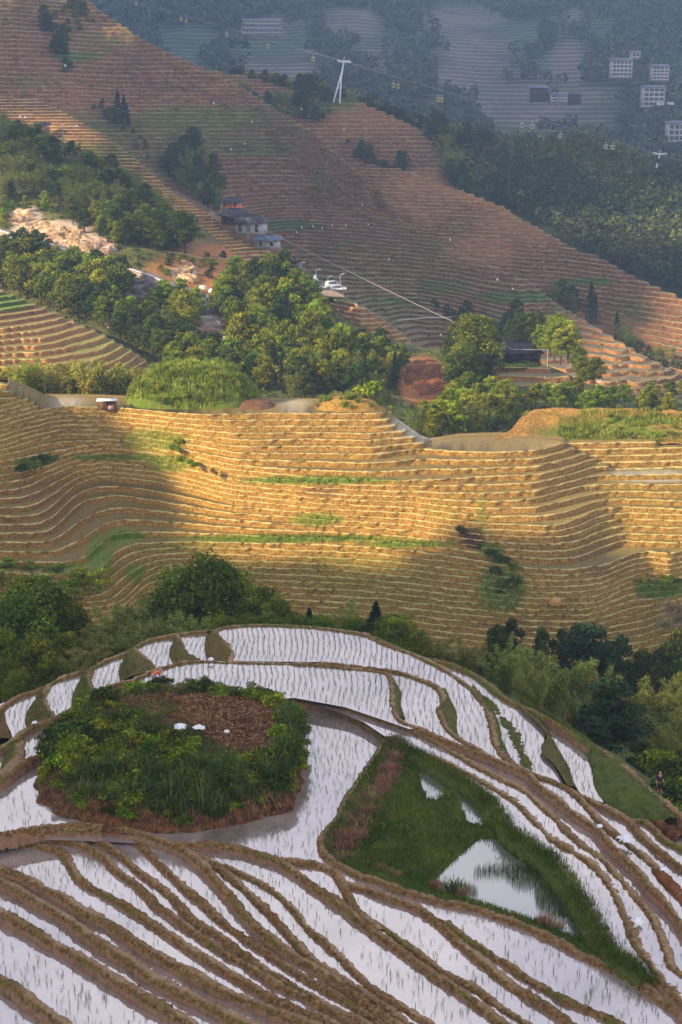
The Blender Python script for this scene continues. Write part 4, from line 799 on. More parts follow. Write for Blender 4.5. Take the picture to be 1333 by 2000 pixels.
def bamboo(seed, h=10, n=1700, culms=11, m=None, spread=1.5, size=.55, arch=1.9):
    rng = np.random.RandomState(seed); P_, N_, U_, Mk, tr = [], [], [], [], []
    for i in range(culms):
        an = rng.rand()*6.28; d = np.array([math.cos(an), math.sin(an)]); b = d*spread*rng.rand()**.5; hh = h*(.72+.3*rng.rand()); ar = arch*(.5+.8*rng.rand())
        def pt(t): return np.array([b[0]+d[0]*ar*t**3, b[1]+d[1]*ar*t**3, hh*(t-.16*t**4)])
        tr.append(tube([pt(t) for t in (-.03, .25, .5, .75, .95)], [.055, .05, .04, .025, .008], 4))
        k = n//culms; t = .18+.82*rng.rand(k)**.8; c = np.array([pt(x) for x in t]); w = .22+1.05*np.sin(np.clip((t-.1)/.95, 0, 1)*math.pi)**.7*(1.1-.5*t)
        a2 = rng.rand(k)*6.28; rr = w*(.25+.75*rng.rand(k)); off = np.stack([np.cos(a2)*rr, np.sin(a2)*rr, -.28*rr+.25*rng.normal(size=k)], 1)
        P_.append(c+off); o = unit(np.stack([np.cos(a2), np.sin(a2), -.55+.3*rng.normal(size=k)], 1)); U_.append(o)
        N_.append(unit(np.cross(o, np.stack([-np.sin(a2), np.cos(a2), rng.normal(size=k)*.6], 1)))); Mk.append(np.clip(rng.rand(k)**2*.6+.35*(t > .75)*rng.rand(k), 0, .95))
    C, N2, U = map(np.concatenate, (P_, N_, U_)); mk = np.concatenate(Mk); nn = len(C)
    b_ = np.cross(N2, U); s = (size*(.6+.8*rng.rand(nn)))[:, None]
    V = np.stack([C-U*s*.5, C-b_*s*.13, C+U*s*.5, C+b_*s*.13], 1).reshape(-1, 3); F = np.arange(nn*4).reshape(nn, 4)
    return mesh('crown', V, F, [m or M_bam], mask=np.repeat(np.stack([mk, mk*0, mk*0], 1), 4, 0), smooth=False), mesh('trunk', *joinm(tr), [M_culm])
def fir(seed, h=10, r=2.0, n=1500, m=None, size=.45):
    rng = np.random.RandomState(seed); k = n; t = rng.rand(k)**.75; t = .1+.9*t; tier = np.round(t*13)/13; t2 = tier+.02*rng.normal(size=k)
    an = np.floor(rng.rand(k)*9)/9*6.28+tier*23+rng.normal(size=k)*.16; R = r*(1-t2)**.75*(.8+.35*np.sin(an*3+tier*9)); rr = R*rng.rand(k)**.55
    C = np.stack([np.cos(an)*rr, np.sin(an)*rr, h*t2-.22*rr+.10*rng.normal(size=k)], 1)
    U = unit(np.stack([np.cos(an), np.sin(an), .25+0*an], 1)+rng.normal(size=(k, 3))*.3); N2 = unit(np.cross(U, rng.normal(size=(k, 3)))); b_ = np.cross(N2, U); s = (size*(.6+.7*rng.rand(k)))[:, None]
    V = np.stack([C-U*s*.5, C-b_*s*.25, C+U*s*.5, C+b_*s*.25], 1).reshape(-1, 3)
    tr = tube([(0, 0, -.5), (0, 0, h*.5), (0, 0, h*.97)], [h*.018, h*.012, .02])
    return mesh('crown', V, np.arange(k*4).reshape(k, 4), [m or M_con], mask=shade_mask(k, rng), smooth=False), mesh('trunk', *tr, [M_bark])
def shrub(seed, r=1.0, n=420, m=None, size=.22, h=.8, lobes=6):
    rng = np.random.RandomState(seed); P_, N_ = [], []
    for i in range(lobes):
        c = np.array([rng.normal()*r*.4, rng.normal()*r*.4, h*r*(.15+.45*rng.rand())]); k = n//lobes; u = unit(rng.normal(size=(k, 3))); u[:, 2] = np.abs(u[:, 2])-.15
        P_.append(c+u*r*.5*(.5+.6*rng.rand(k))[:, None]*np.array([1, 1, h])); N_.append(unit(u+rng.normal(size=(k, 3))*.6))
    V, F = cards(np.concatenate(P_), np.concatenate(N_), size, .65, rng)
    return mesh('shrub', V, F, [m or M_leaf], mask=shade_mask(len(F), rng, p=2.2), smooth=False)
def tuft(seed, L=1.3, n=60, m=None, w=.03, spread=.28, droop=1.0, segs=4, upr=1.0):
    rng = np.random.RandomState(seed); V, F, mk = [], [], []; o = 0
    for i in range(n):
        an = rng.rand()*6.28; d = np.array([math.cos(an), math.sin(an), 0]); b = np.append(rng.normal(size=2)*spread*.5, 0); l = L*(.55+.6*rng.rand()); lean = .25+.75*rng.rand(); sd = np.array([-d[1], d[0], 0]); c = rng.rand()**2*.9
        for s in range(segs+1):
            t = s/segs; p = b+d*l*lean*.75*t**1.6+np.array([0, 0, l*upr*(t*(1-.15*lean)-droop*lean*.55*t**2.6)]); ww = w*(1-t**1.5)+.002
            V += [p-sd*ww, p+sd*ww]; mk += [c*(.4+.6*t)]*2
        for s in range(segs): F.append([o+2*s, o+2*s+1, o+2*s+3, o+2*s+2])
        o += 2*(segs+1)
    mk = np.array(mk); return mesh('tuft', V, F, [m or M_gr], mask=np.stack([mk, mk*0, mk*0], 1), smooth=False)
MESH = {}
def variants(key, fn, k, **kw): MESH[key] = [fn(100*len(MESH)+i+7, **kw) for i in range(k)]
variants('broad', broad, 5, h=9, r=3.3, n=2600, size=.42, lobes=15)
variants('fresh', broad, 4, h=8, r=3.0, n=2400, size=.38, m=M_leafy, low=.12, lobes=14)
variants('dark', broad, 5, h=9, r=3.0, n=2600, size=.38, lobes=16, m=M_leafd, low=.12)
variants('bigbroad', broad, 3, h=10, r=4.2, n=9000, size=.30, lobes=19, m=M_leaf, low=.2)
variants('bamboo', bamboo, 4, h=9, n=1600)
variants('ybamboo', bamboo, 4, h=8, n=1500, m=M_bamy, culms=8, spread=1.0, arch=1.4)
variants('bigbamboo', bamboo, 4, h=10, n=8500, culms=14, size=.46, spread=2.3, arch=2.8)
variants('fir', fir, 3, h=10, r=1.9, n=1300)
variants('bigfir', fir, 2, h=10, r=2.6, n=7000, size=.36)
variants('pine', broad, 2, h=10, r=2.9, n=8000, size=.26, m=M_con, low=.08, lobes=20)
variants('bush', broad, 3, h=3, r=1.9, n=600, size=.34, lobes=7, m=M_leafd, low=.0)
variants('fbush', broad, 3, h=2.6, r=1.8, n=600, size=.32, lobes=7, m=M_leafy, low=.0)
BASEH = dict(pine=10, broad=9, fresh=8, dark=9, bigbroad=10, bamboo=9, ybamboo=8, bigbamboo=10.2, fir=10, bigfir=10, bush=3, fbush=2.6)
CATS = dict(pine='pine tree', broad='tree', fresh='tree', dark='tree', bigbroad='tree', bamboo='bamboo', ybamboo='bamboo', bigbamboo='bamboo', fir='fir tree', bigfir='fir tree', bush='bush', fbush='bush')
NAMES = dict(pine='pine_tree', broad='broadleaf_tree', fresh='leafy_tree', dark='evergreen_tree', bigbroad='broadleaf_tree', bamboo='bamboo_clump', ybamboo='bamboo_clump', bigbamboo='bamboo_clump', fir='fir_tree', bigfir='fir_tree', bush='bush', fbush='bush')
trng = random.Random(4)
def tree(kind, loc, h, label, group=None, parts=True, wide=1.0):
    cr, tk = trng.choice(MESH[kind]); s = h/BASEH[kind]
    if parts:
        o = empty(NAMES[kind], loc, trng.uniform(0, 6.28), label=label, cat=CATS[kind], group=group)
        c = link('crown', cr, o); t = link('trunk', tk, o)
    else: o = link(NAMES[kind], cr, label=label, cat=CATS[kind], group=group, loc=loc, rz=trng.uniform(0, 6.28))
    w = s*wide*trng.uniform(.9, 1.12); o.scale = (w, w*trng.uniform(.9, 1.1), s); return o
def scatter(f, poly, n, kinds, hr, label, group, amp=1.2, fr=.08, gap=7, parts=True, wide=1.0, aspect=.55):
    xs = [p[0] for p in poly]; ys = [p[1] for p in poly]; got = []; tries = 0
    while len(got) < n and tries < n*40:
        tries += 1; x, y = trng.uniform(min(xs), max(xs)), trng.uniform(min(ys), max(ys))
        if not in_poly(np.array([x]), np.array([y]), poly)[0]: continue
        if any(abs(x-a) < gap and abs(y-b) < gap*aspect for a, b in got): continue
        got.append((x, y)); p = znoise(f, x, y, amp, fr); p.z -= .2
        k = trng.choices([q[0] for q in kinds], [q[1] for q in kinds])[0]
        tree(k, p, trng.uniform(*hr)*(.33 if 'bush' in k else 1), label if isinstance(label, str) else label[k], group if isinstance(group, str) else group[k], parts, wide)
    return got
def lab(place, **extra):
    d = {'broad': 'mid green leafy tree '+place, 'fresh': 'bright yellow green leafy tree '+place, 'dark': 'dark green dense tree '+place, 'bamboo': 'olive feathery bamboo clump '+place,
         'ybamboo': 'sunlit yellow bamboo clump '+place, 'fir': 'narrow dark fir tree '+place, 'bush': 'low dark bush '+place, 'fbush': 'low bright green bush '+place}
    d.update(extra); return d
def grp(place): return {k: {'broad': 'green trees ', 'fresh': 'bright trees ', 'dark': 'dark trees ', 'bamboo': 'bamboo ', 'ybamboo': 'yellow bamboo ', 'fir': 'firs ', 'bush': 'dark bushes ', 'fbush': 'bright bushes '}[k]+place for k in ('broad', 'fresh', 'dark', 'bamboo', 'ybamboo', 'fir', 'bush', 'fbush')}
S = scatter
pl = 'in the grove above the white rock cut'
S(F_D, [(0,262),(60,280),(130,312),(220,352),(290,400),(330,436),(300,452),(200,430),(100,392),(60,380),(0,400)], 115, [('bamboo',6),('dark',1.5),('broad',1)], (8,10.5), lab(pl), grp(pl), gap=13)
pl = 'on the scrubby slope below the bamboo grove'
S(F_D, [(120,418),(200,440),(300,455),(345,450),(385,480),(340,498),(250,492),(180,470)], 46, [('broad',3),('fresh',2),('dark',2)], (6,9), lab(pl), grp(pl), gap=13)
S(F_D, [(0,400),(80,395),(110,415),(60,412),(0,455)], 14, [('fresh',1),('bush',1)], (4,6), lab('at the left end of the white rock cut'), grp('left of the rock cut'), gap=10)
pl = 'below the concrete road on the left'
S(F_D, [(0,505),(70,510),(110,540),(170,556),(245,575),(235,625),(205,640),(120,618),(50,590),(0,575)], 70, [('broad',4),('dark',4),('fresh',1)], (8,12), lab(pl), grp(pl), gap=14)
pl = 'in the gully right of the terraced knoll'
S(F_D, [(215,655),(290,640),(350,670),(400,700),(400,735),(330,730),(300,700),(250,672)], 34, [('dark',4),('broad',2)], (7,10), lab(pl), grp(pl), gap=15)
pl = 'in the sunlit middle wood left of the parking lot'
S(F_D, [(425,575),(560,565),(620,610),(640,680),(640,700),(540,720),(470,700),(440,640)], 62, [('fresh',4),('broad',4),('dark',1),('fir',.7)], (8,12), lab(pl), grp(pl), gap=15)
pl = 'in the wooded valley above the golden terraces'
S(F_D, [(300,735),(420,725),(520,715),(640,700),(760,705),(790,720),(780,780),(700,790),(560,792),(520,770),(300,770)], 80, [('fresh',3),('broad',3),('dark',2),('bamboo',2),('fir',1)], (7,10.5), lab(pl), grp(pl), gap=15)
pl = 'beside the bend of the dirt road'
S(F_D, [(290,585),(350,590),(400,610),(385,660),(330,660),(300,620)], 16, [('fresh',3),('broad',1)], (5,8), lab(pl), grp(pl), gap=15)
S(F_D, [(300,520),(350,500),(440,500),(560,548),(590,580),(430,560),(380,555),(330,545)], 16, [('fbush',3),('bush',2)], (6,8), lab('on the orange cut above the dirt road'), grp('on the orange cut'), gap=13)
tree('broad', znoise(F_D, 362, 500, 1.2, .08), 13, 'tall rounded green tree standing alone on the orange cut', parts=True)
tree('fresh', znoise(F_D, 368, 655, 1.2, .08), 12, 'tall pale green tree in front of the dirt road bend')
for x in range(-10, 300, 13):
    q = PD(x+trng.uniform(-3, 3), 778+trng.uniform(-6, 5), 276+trng.uniform(-5, 4)); q.z -= 2
    tree('ybamboo', q, trng.uniform(8.5, 11), 'sunlit yellow bamboo clump in the row below the terraced knoll', 'row of yellow bamboo below the knoll')
pl = 'behind the pond on the golden terraces'
S(F_D, [(800,842),(870,826),(890,790),(960,790),(1010,800),(990,840),(940,862),(860,862),(810,855)], 32, [('fresh',5),('broad',1),('bamboo',1)], (6.5,9), lab(pl), grp(pl), gap=16)
pl = 'along the foot of the right terraces'
S(F_D, [(1010,790),(1100,782),(1170,775),(1333,780),(1400,790),(1400,815),(1020,812)], 30, [('fresh',4),('broad',1),('fbush',2)], (4,6.5), lab(pl), grp(pl), gap=14)
pl = 'around the dark farmhouse'
S(F_D, [(884,725),(884,700),(940,690),(960,720),(950,765),(900,790),(886,770)], 24, [('dark',4),('broad',2)], (8,12), lab(pl), grp(pl), gap=13)
tree('bigbroad', znoise(F_D, 925, 752, 1.2, .08), 16.5, 'huge spreading dark green tree left of the dark farmhouse', wide=1.0)
tree('bigbroad', znoise(F_D, 905, 770, 1.2, .08), 12, 'dark green tree leaning in front of the huge spreading one', wide=1.2)
S(F_D, [(955,668),(990,655),(1050,660),(1060,676),(960,690)], 14, [('dark',2),('bush',3)], (6,9), lab('behind the dark farmhouse'), grp('behind the dark farmhouse'), gap=12)
S(F_D, [(1050,690),(1075,672),(1110,680),(1120,705),(1080,712)], 10, [('fresh',5)], (8,10), lab('right of the dark farmhouse'), grp('right of the dark farmhouse'), gap=11)
S(F_D, [(1125,735),(1160,730),(1165,760),(1130,765)], 4, [('broad',5)], (5,8), lab('at the end of the terraced shelf'), grp('at the end of the terraced shelf'), gap=11)
# groves on the far mountainside
pl = 'in the grove on the big terraced mountainside'
S(F_E, [(330,325),(350,305),(385,300),(420,350),(440,395),(435,420),(405,412),(365,385),(335,365)], 42, [('bamboo',4),('dark',3)], (9,12), lab(pl), grp(pl), amp=0, gap=9)
tree('dark', PD(378, 320, float(F_E(378, 320))), 17, 'tall dark tree at the top of the mountainside grove')
for x, y, h in ((232, 245, 15), (244, 248, 14), (250, 252, 11)): tree('fir', PD(x, y, float(F_E(x, y))), h, 'tall dark cypress in the cluster at the mountain gully', 'dark cypresses in the mountain gully', parts=False, wide=1.2)
pl = 'in the gully near the mountain top'
S(F_E, [(80,60),(125,15),(165,15),(190,45),(140,70),(130,105),(150,160),(110,130),(100,90)], 40, [('bush',5),('dark',1)], (9,12), lab(pl), grp(pl), amp=0, gap=7, parts=False)
S(F_E, [(165,195),(190,190),(225,215),(300,290),(330,330),(300,320),(220,250),(180,215)], 22, [('bush',5)], (7,9), lab('along the shallow gully of the mountainside'), grp('along the shallow gully'), amp=0, gap=7, parts=False)
S(F_R, [(1085,570),(1110,590),(1130,612),(1100,612),(1080,590)], 10, [('bamboo',3),('dark',2)], (7,9), lab('in the dip between the two right terrace faces'), grp('between the right terrace faces'), amp=0, gap=8, parts=False)
for x, y, h in ((1152, 632, 15), (1160, 636, 12), (1204, 652, 8)): tree('fir', PD(x, y, float(F_R(x, y))), h, 'dark fir tree between the two right terrace faces', 'firs between the right terrace faces', parts=False, wide=1.3)
S(F_R, [(1190,655),(1240,665),(1300,700),(1333,720),(1300,722),(1230,690)], 26, [('bush',3),('bamboo',1)], (6,8), lab('along the lower edge of the right terrace face'), grp('lower edge of the right terrace face'), amp=0, gap=8, parts=False)
S(F_E, [(845,590),(900,620),(960,640),(1060,650),(1060,668),(940,668),(870,625)], 34, [('bush',4),('dark',1)], (7,9), lab('in the ravine below the brown terraces'), grp('ravine below the brown terraces'), amp=0, gap=10, parts=False)
tree('dark', PD(1008, 640, float(F_E(1008, 640))), 10, 'slim tree with a round crown above the dark farmhouse')
pl = 'along the crest by the cable car pylon'
S(F_T, [(440,178),(520,186),(600,190),(650,205),(640,245),(560,240),(480,215)], 42, [('bush',3),('bamboo',1),('dark',1)], (8,10), lab(pl), grp(pl), amp=0, gap=9, parts=False)
for x0, x1, y0, y1, n in ((430, 640, 146, 172, 26), (670, 860, 192, 258, 30), (850, 960, 250, 290, 22)):
    for i in range(n):
        t = (i+trng.random())/n; x = x0+(x1-x0)*t; y = y0+(y1-y0)*t+trng.uniform(-2, 6); D = 765-(x-430)*.06
        k = trng.choice(['dark', 'bamboo', 'dark']); tree(k, PD(x, y+14, D), trng.uniform(7, 11) if x < 850 else trng.uniform(9, 14), lab('on the skyline ridge by the cable car')[k], grp('on the skyline ridge')[k], parts=False)
S(F_T, [(670,270),(700,290),(740,315),(790,330),(790,345),(730,335),(690,305)], 24, [('dark',1),('bush',2)], (8,10), lab('in the dip above the reddish terrace face'), grp('dip above the reddish face'), amp=0, gap=8, parts=False)
S(F_T, [(845,292),(870,285),(905,345),(940,420),(900,420),(870,350)], 26, [('dark',2),('bamboo',1)], (9,13), lab('at the right end of the upper red terraces'), grp('right end of the upper terraces'), amp=0, gap=8, parts=False)
# forest masses that read as one: small crowns joined into one mesh each
def mass(name, pts, label, mats, seed=1, per=46, size=1.5):
    rng = np.random.RandomState(seed); Vs, Ms, Fs, MI, o = [], [], [], [], 0
    for (p, h, r, mi) in pts:
        k = per; u = unit(rng.normal(size=(k, 3))); u[:, 2] = np.abs(u[:, 2])*1.2-.25; u = unit(u)
        C = np.array(p)+np.array([0, 0, h*.58])+u*np.array([r, r, h*.48])*(.7+.35*rng.rand(k))[:, None]
        V, F = cards(C, unit(u+rng.normal(size=(k, 3))*.5), size, .75, rng); Vs.append(V); Fs.append(F+o); o += len(V)
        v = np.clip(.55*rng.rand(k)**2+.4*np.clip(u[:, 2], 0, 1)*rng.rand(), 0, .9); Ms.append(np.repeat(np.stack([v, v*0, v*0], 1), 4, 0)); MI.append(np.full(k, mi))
    return link(name, mesh(name, np.concatenate(Vs), np.concatenate(Fs), mats, np.concatenate(MI), np.concatenate(Ms), smooth=False), kind='stuff', label=label)
FLm = [leafmat('ridge_bamboo', (.035, .05, .012), (.085, .105, .022), (.20, .23, .06), rand=0), leafmat('ridge_wood', (.014, .03, .01), (.03, .052, .016), (.08, .11, .03), rand=0)]
pts = []; rng = np.random.RandomState(8)
poly = [(780,330),(860,285),(905,292),(960,300),(1040,298),(1140,300),(1220,316),(1290,352),(1333,350),(1480,380),(1480,700),(1333,590),(1170,510),(1080,470),(980,410),(890,372),(850,356)]
x = rng.uniform(780, 1480, 4600); y = rng.uniform(280, 640, 4600); ok = in_poly(x, y, poly)
for a_, b_ in zip(x[ok], y[ok]):
    if (a_-1290)**2/900+(b_-350)**2/64 < 1: continue
    p = znoise(F_F, a_, b_, 4, .02); q = vnoise(a_*.012, b_*.016); h = rng.uniform(7, 12)
    pts.append((p, h, h*.3, 0 if q+rng.normal()*.25 > -.1 else 1))
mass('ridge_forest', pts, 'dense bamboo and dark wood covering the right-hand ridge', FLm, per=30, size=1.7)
pts = []; x = rng.uniform(-60, 1400, 9000); y = rng.uniform(225, 870, 9000); md = mask_d(x, y, np.stack([x, y, y], 1))
for a_, b_, r_, s_ in zip(x, y, md[:, 1], md[:, 2]):
    if r_ > .35 or s_ > .3 or b_ < interp([(-60,225),(60,256),(140,295),(230,328),(300,382),(340,424),(400,462),(440,496),(500,530),(620,600),(790,680),(860,692),(1000,700),(1160,765),(1400,785)], a_): continue
    if in_poly(np.array([a_]), np.array([b_]), [(940,700),(1170,700),(1170,790),(900,790)])[0]: continue
    if rng.rand() < .25: continue
    p = znoise(F_D, a_, b_, 1.2, .08); h = rng.uniform(.7, 1.9); pts.append((p-Vector((0, 0, .3)), h, h*.9, 1 if rng.rand() < .35 else 0))
SCm = [leafmat('scrub_light', (.06, .075, .012), (.12, .145, .02), (.28, .30, .05), rand=0), leafmat('scrub_dark', (.025, .045, .008), (.05, .08, .012), (.12, .15, .03), rand=0)]
mass('hillside_scrub', pts, 'low scrub and weeds on the valley slope', SCm, per=16, size=.55)
pts = []; x = rng.uniform(0, 1333, 5200); y = rng.uniform(20, 760, 5200); nz_ = vnoise(x*.02, y*.03)
for a_, b_, n_ in zip(x, y, nz_):
    if n_ < .25 and rng.rand() > .10: continue
    if b_ < interp([(0,20),(170,20),(400,140),(620,272),(736,412),(951,520),(1060,578),(1166,648),(1333,742)], a_) or b_ > interp([(0,180),(120,215),(225,272),(330,335),(415,415),(560,510),(660,575),(790,650),(960,680),(1333,760)], a_): continue
    h = rng.uniform(.6, 1.7); pts.append((PD(a_, b_, float(F_E(a_, b_))-1)-Vector((0, 0, .5)), h, h*rng.uniform(.7, 1.6), 1 if rng.rand() < .4 else 0))
mass('terrace_scrub', pts, 'weeds and small bushes along the far terrace edges', SCm, per=12, size=.6)
FGm = [leafmat('far_wood', (.03, .055, .03), (.06, .095, .045), (.11, .15, .06), rand=0)]
pts = []; x = rng.uniform(-40, 1380, 7500); y = rng.uniform(-40, 330, 7500); tm = mask_g(x, y, None)[:, 0]; den = vnoise(x*.011, y*.014)
for a_, b_, t_, d_ in zip(x, y, tm, den):
    if t_ > .6 or (t_ > .3 and rng.rand() < .7) or (d_ < -.3 and b_ > 60): continue
    D = float(F_G(a_, b_)); X = D*(a_-666.5)/FPX/diry(b_); z = D*float(tanel(b_))+22*float(fbm(X*.004, D*.004, 0, 5)); h = rng.uniform(9, 16)
    pts.append((Vector((X, D, z-1)), h, h*.38, 0))
mass('far_forest', pts, 'hazy woods on the mountains far behind', FGm, per=22, size=4.2)
# ------------------------------------------------------------------ trees on the flanks of the near hill
def flank(kind, px, ytop, D, label, wide=1.0, group=None):
    p = PD(px, ytop, D); zb = float(zvalley(p.x, D))-.3; h = max(2.0, p.z-zb)
    return tree(kind, Vector((p.x, D, zb)), h, label, group, True, wide)
for px, yt, D, lb, w in [(845,1222,128,'bamboo clump behind the right end of the farthest flooded paddy',.9),(900,1228,124,'slender bamboo clump left of the tall pale bamboo on the right flank',.9),(990,1232,118,'tall pale bamboo rising straight from the edge of the near hill',.7),
    (1085,1250,112,'broad drooping bamboo in the centre of the right flank',1.0),(1040,1290,104,'bamboo leaning over the narrow paddies on the right flank',.9),(1178,1275,122,'feathery bamboo beside the dark shrubs of the ravine',.8),
    (1235,1290,112,'yellowish bamboo with spreading crown on the right flank',1.1),(1300,1335,108,'bamboo at the right edge above the dark fir',1.0),(1450,1330,118,'bamboo standing outside the right edge, the farther one',1.0),(1480,1450,104,'bamboo standing outside the right edge, the nearer one',1.0),(1340,1390,104,'bamboo cut by the right edge of the picture',1.0),(1290,1420,98,'low bamboo above the walking man',.9),
    (1130,1345,100,'bamboo with dark base in front of the broad drooping one',.8),(1345,1300,122,'pale bamboo at the right edge below the brown heap',.9)]: flank('bigbamboo', px, yt, D, lb, w)
for px, yt, D, lb, w in [(1200,1318,97,'large dark pine standing among the bamboo on the right',1.25),(1150,1212,140,'dark bushy fir at the foot of the golden terraces',1.5),(1165,1400,94,'dark fir half hidden below the large pine',1.4),(1255,1440,92,'dark fir next to the green slope on the right',1.2),(735,1176,122,'small dark round tree beyond the farthest flooded paddy',1.3),(604,1188,125,'short dark fir beyond the farthest flooded paddy',1.0)]: flank('pine' if px > 1100 else 'bigfir', px, yt, D, lb, w)
for i, (px, yt, D) in enumerate([(1000,1205,152),(1060,1222,150),(1100,1225,152),(1215,1238,146),(1255,1262,140),(1300,1255,142),(1333,1280,136),(1280,1300,126),(1325,1225,160),(1180,1260,140),(970,1215,150)]):
    flank('dark', px, yt, D, 'dark blue-green tree in the ravine right of the terraces', .62, 'dark trees in the ravine below the terraces')
for px, yt, D, lb, w in [(30,1165,130,'large leafy tree at the left edge with several trunks',1.0),(62,1128,140,'tallest leafy tree on the left with a yellow lit crown',.9),(105,1140,142,'leafy tree with a spreading crown right of the tallest left one',.8),(-10,1230,118,'dark leafy tree cut by the left edge',1.0),
    (70,1240,116,'dark leafy tree just above the left bund',1.1),(130,1235,122,'bushy leafy tree above the left flooded paddies',.9),(35,1310,108,'leafy tree at the lower left beside the curved bund',1.0),(10,1290,112,'low leafy tree at the far lower left',.9),(95,1290,112,'round leafy tree right beside the outer bund',.9),
    (410,1090,138,'large dark broadleaf tree in front of the golden terraces',1.0),(350,1110,140,'left half of the pair of large dark trees before the terraces',.9),(450,1110,142,'tree leaning right behind the large dark broadleaf',.8),(505,1148,134,'lower leafy tree right of the large dark pair',1.0),(540,1170,130,'small leafy tree at the right end of the tree row',.9),(140,1180,140,'thin leafy tree with open crown on the left',.7)]: flank('bigbroad', px, yt, D, lb, w)
for px, yt, D, lb, w in [(205,1190,130,'wispy dark bamboo between the leafy trees on the left',1.1),(250,1165,134,'wispy bamboo left of the large dark tree',1.2),(300,1150,138,'tall wispy bamboo beside the large dark tree',1.0),(180,1240,118,'dark bamboo above the second flooded paddy',1.1),(240,1215,120,'low dark bamboo above the third flooded paddy',1.2),(310,1200,124,'dark bamboo above the fourth flooded paddy',1.1),(370,1190,126,'dark bamboo under the large broadleaf tree',1.1),(150,1270,112,'lowest dark bamboo near the outer left bund',1.0),
    (640,1180,128,'thin pale bamboo before the golden terraces',.7),(690,1160,132,'upright pale bamboo left of the small dark tree',.6)]: flank('bigbamboo', px, yt, D, lb, w)
for i in range(26):
    px = 440+i*14+trng.uniform(-5, 5); flank('bigbroad', px, 1212+trng.uniform(-14, 4), 121+trng.uniform(-2, 3), 'low leafy bush behind the farthest flooded paddy', 1.0, 'bushes behind the farthest paddy')
for i, (px, yt, D) in enumerate([(20,1100,178),(60,1102,176),(110,1108,174),(160,1118,172),(195,1125,172),(90,1130,168),(140,1140,165),(40,1135,165),(0,1120,170)]):
    tree('fbush', P(px, yt+26, zl(23)), trng.uniform(2.4, 3.4), 'grey green bush on the grassy ledge left of the terraces', 'bushes on the ledge left of the terraces', wide=1.3)
# ------------------------------------------------------------------ second flight of terraces on the right, bank above it, grassy knolls on the rim
face('right_rim_terraces', [(960,915,237.5),(1333,915,238),(960,862,243.5),(1333,862,244.5),(1150,890,240),(1450,915,238),(1450,862,244.5)],
  [(900,930),(1000,880),(1040,858),(1100,860),(1333,864),(1500,866)], [(900,926),(1500,926)], (.085, .38, .0014), list(np.arange(-57.2, -50, .82)), 'short flight of golden terraces behind the right pond',
  [M_riserB, M_lipB, M_treadB], lambda px, py, V: np.stack([px*0+.2, px*0+.2, px*0], 1), perlevel=True, wig=.4, wigs=50, rise=(.3, .13, .3, .15), back=(1, .2))
slope('grassy_bank', [(1000,868,244),(1333,868,245),(1000,800,252),(1333,800,254),(1450,800,254),(1450,868,245),(960,850,244)],
  [(900,900),(1000,836),(1020,815),(1045,798),(1100,794),(1180,797),(1240,799),(1333,803),(1500,806)], [(900,905),(1000,868),(1500,869)], (.078, .38, .0016), 40, 'red and grassy bank above the right terraces',
  lambda px, py, V: np.stack([blob(px, py, [(1180,845,160,22,.9),(1250,822,90,9,1.2)]), blob(px, py, [(1050,840,50,14,.35)]), px*0], 1), amp=.5, fr=.3, back=(14, 5), m=M_riserB)
def dome(name, cx, cy, z0, rx, ry, h, m, label, mask=(0, 0, 0), p=2.6, steps=0):
    n = 90; u = np.linspace(-1.05, 1.05, n); U, Vv = np.meshgrid(u, u); r = (np.abs(U)**p+np.abs(Vv)**p)**(1/p); hh = np.clip(1-r**3.2, -.25, 1)
    if steps: hh = hh*.5+.5*np.floor(hh*steps)/steps
    Z = z0+h*hh+.35*fbm(U*rx*.5, Vv*ry*.5, h, 4); V = np.stack([cx+U*rx, cy+Vv*ry, Z], -1).reshape(-1, 3); F = gridfaces(n, n); keep = (r.ravel()[F] < 1.06).all(1)
    o = link(name, mesh(name, V, F[keep], [m], mask=np.tile(mask, (len(V), 1))), kind='structure', label=label)
    return lambda x, y: z0+h*float(np.clip(1-((abs((x-cx)/rx)**p+abs((y-cy)/ry)**p)**(1/p))**3.2, 0, 1))
c1 = PD(378, 800, 255); f1 = dome('grassy_knoll', c1.x, 256, -48.6, 12.8, 9, 7.0, M_riserB, 'bright green overgrown knoll on the rim of the terraces', (.9, .1, 0), steps=5)
c2 = PD(682, 800, 249); f2 = dome('grassy_knoll', c2.x, 249.5, -48.3, 6.3, 4.5, 2.3, M_riserB, 'small knoll with pale grass on the rim of the terraces', (.2, 0, 0))
c3 = PD(500, 800, 250); dome('earth_step', c3.x, 251, -48.4, 3.6, 4, 1.5, M_riserB, 'bare earth step at the right end of the green knoll', (.1, .8, 0))
MESH['tuft'] = [tuft(40+i, L=1.3, n=70, m=M_gr, w=.028) for i in range(3)]
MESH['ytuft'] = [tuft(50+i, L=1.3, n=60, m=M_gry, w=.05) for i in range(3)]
MESH['rtuft'] = [tuft(60+i, L=1.0, n=220, m=M_dry, w=.016, spread=.5, droop=.9) for i in range(3)]
MESH['stuft'] = [tuft(70+i, L=1.0, n=110, m=M_straw, w=.02, spread=.5) for i in range(3)]
MESH['shr'] = [shrub(80+i, 1.0, 700, M_leaf, .17) for i in range(3)]+[shrub(90+i, 1.0, 700, M_leafd, .17) for i in range(3)]
MESH['yshr'] = [shrub(95+i, 1.0, 600, M_leafy, .2) for i in range(3)]
def put(key, name, p, s, label, cat, group=None, sz=None):
    o = link(name, trng.choice(MESH[key]), label=label, cat=cat, group=group, loc=p, rz=trng.uniform(0, 6.28), kind='thing'); o.scale = (s, s, s*(sz or trng.uniform(.85, 1.15))); return o
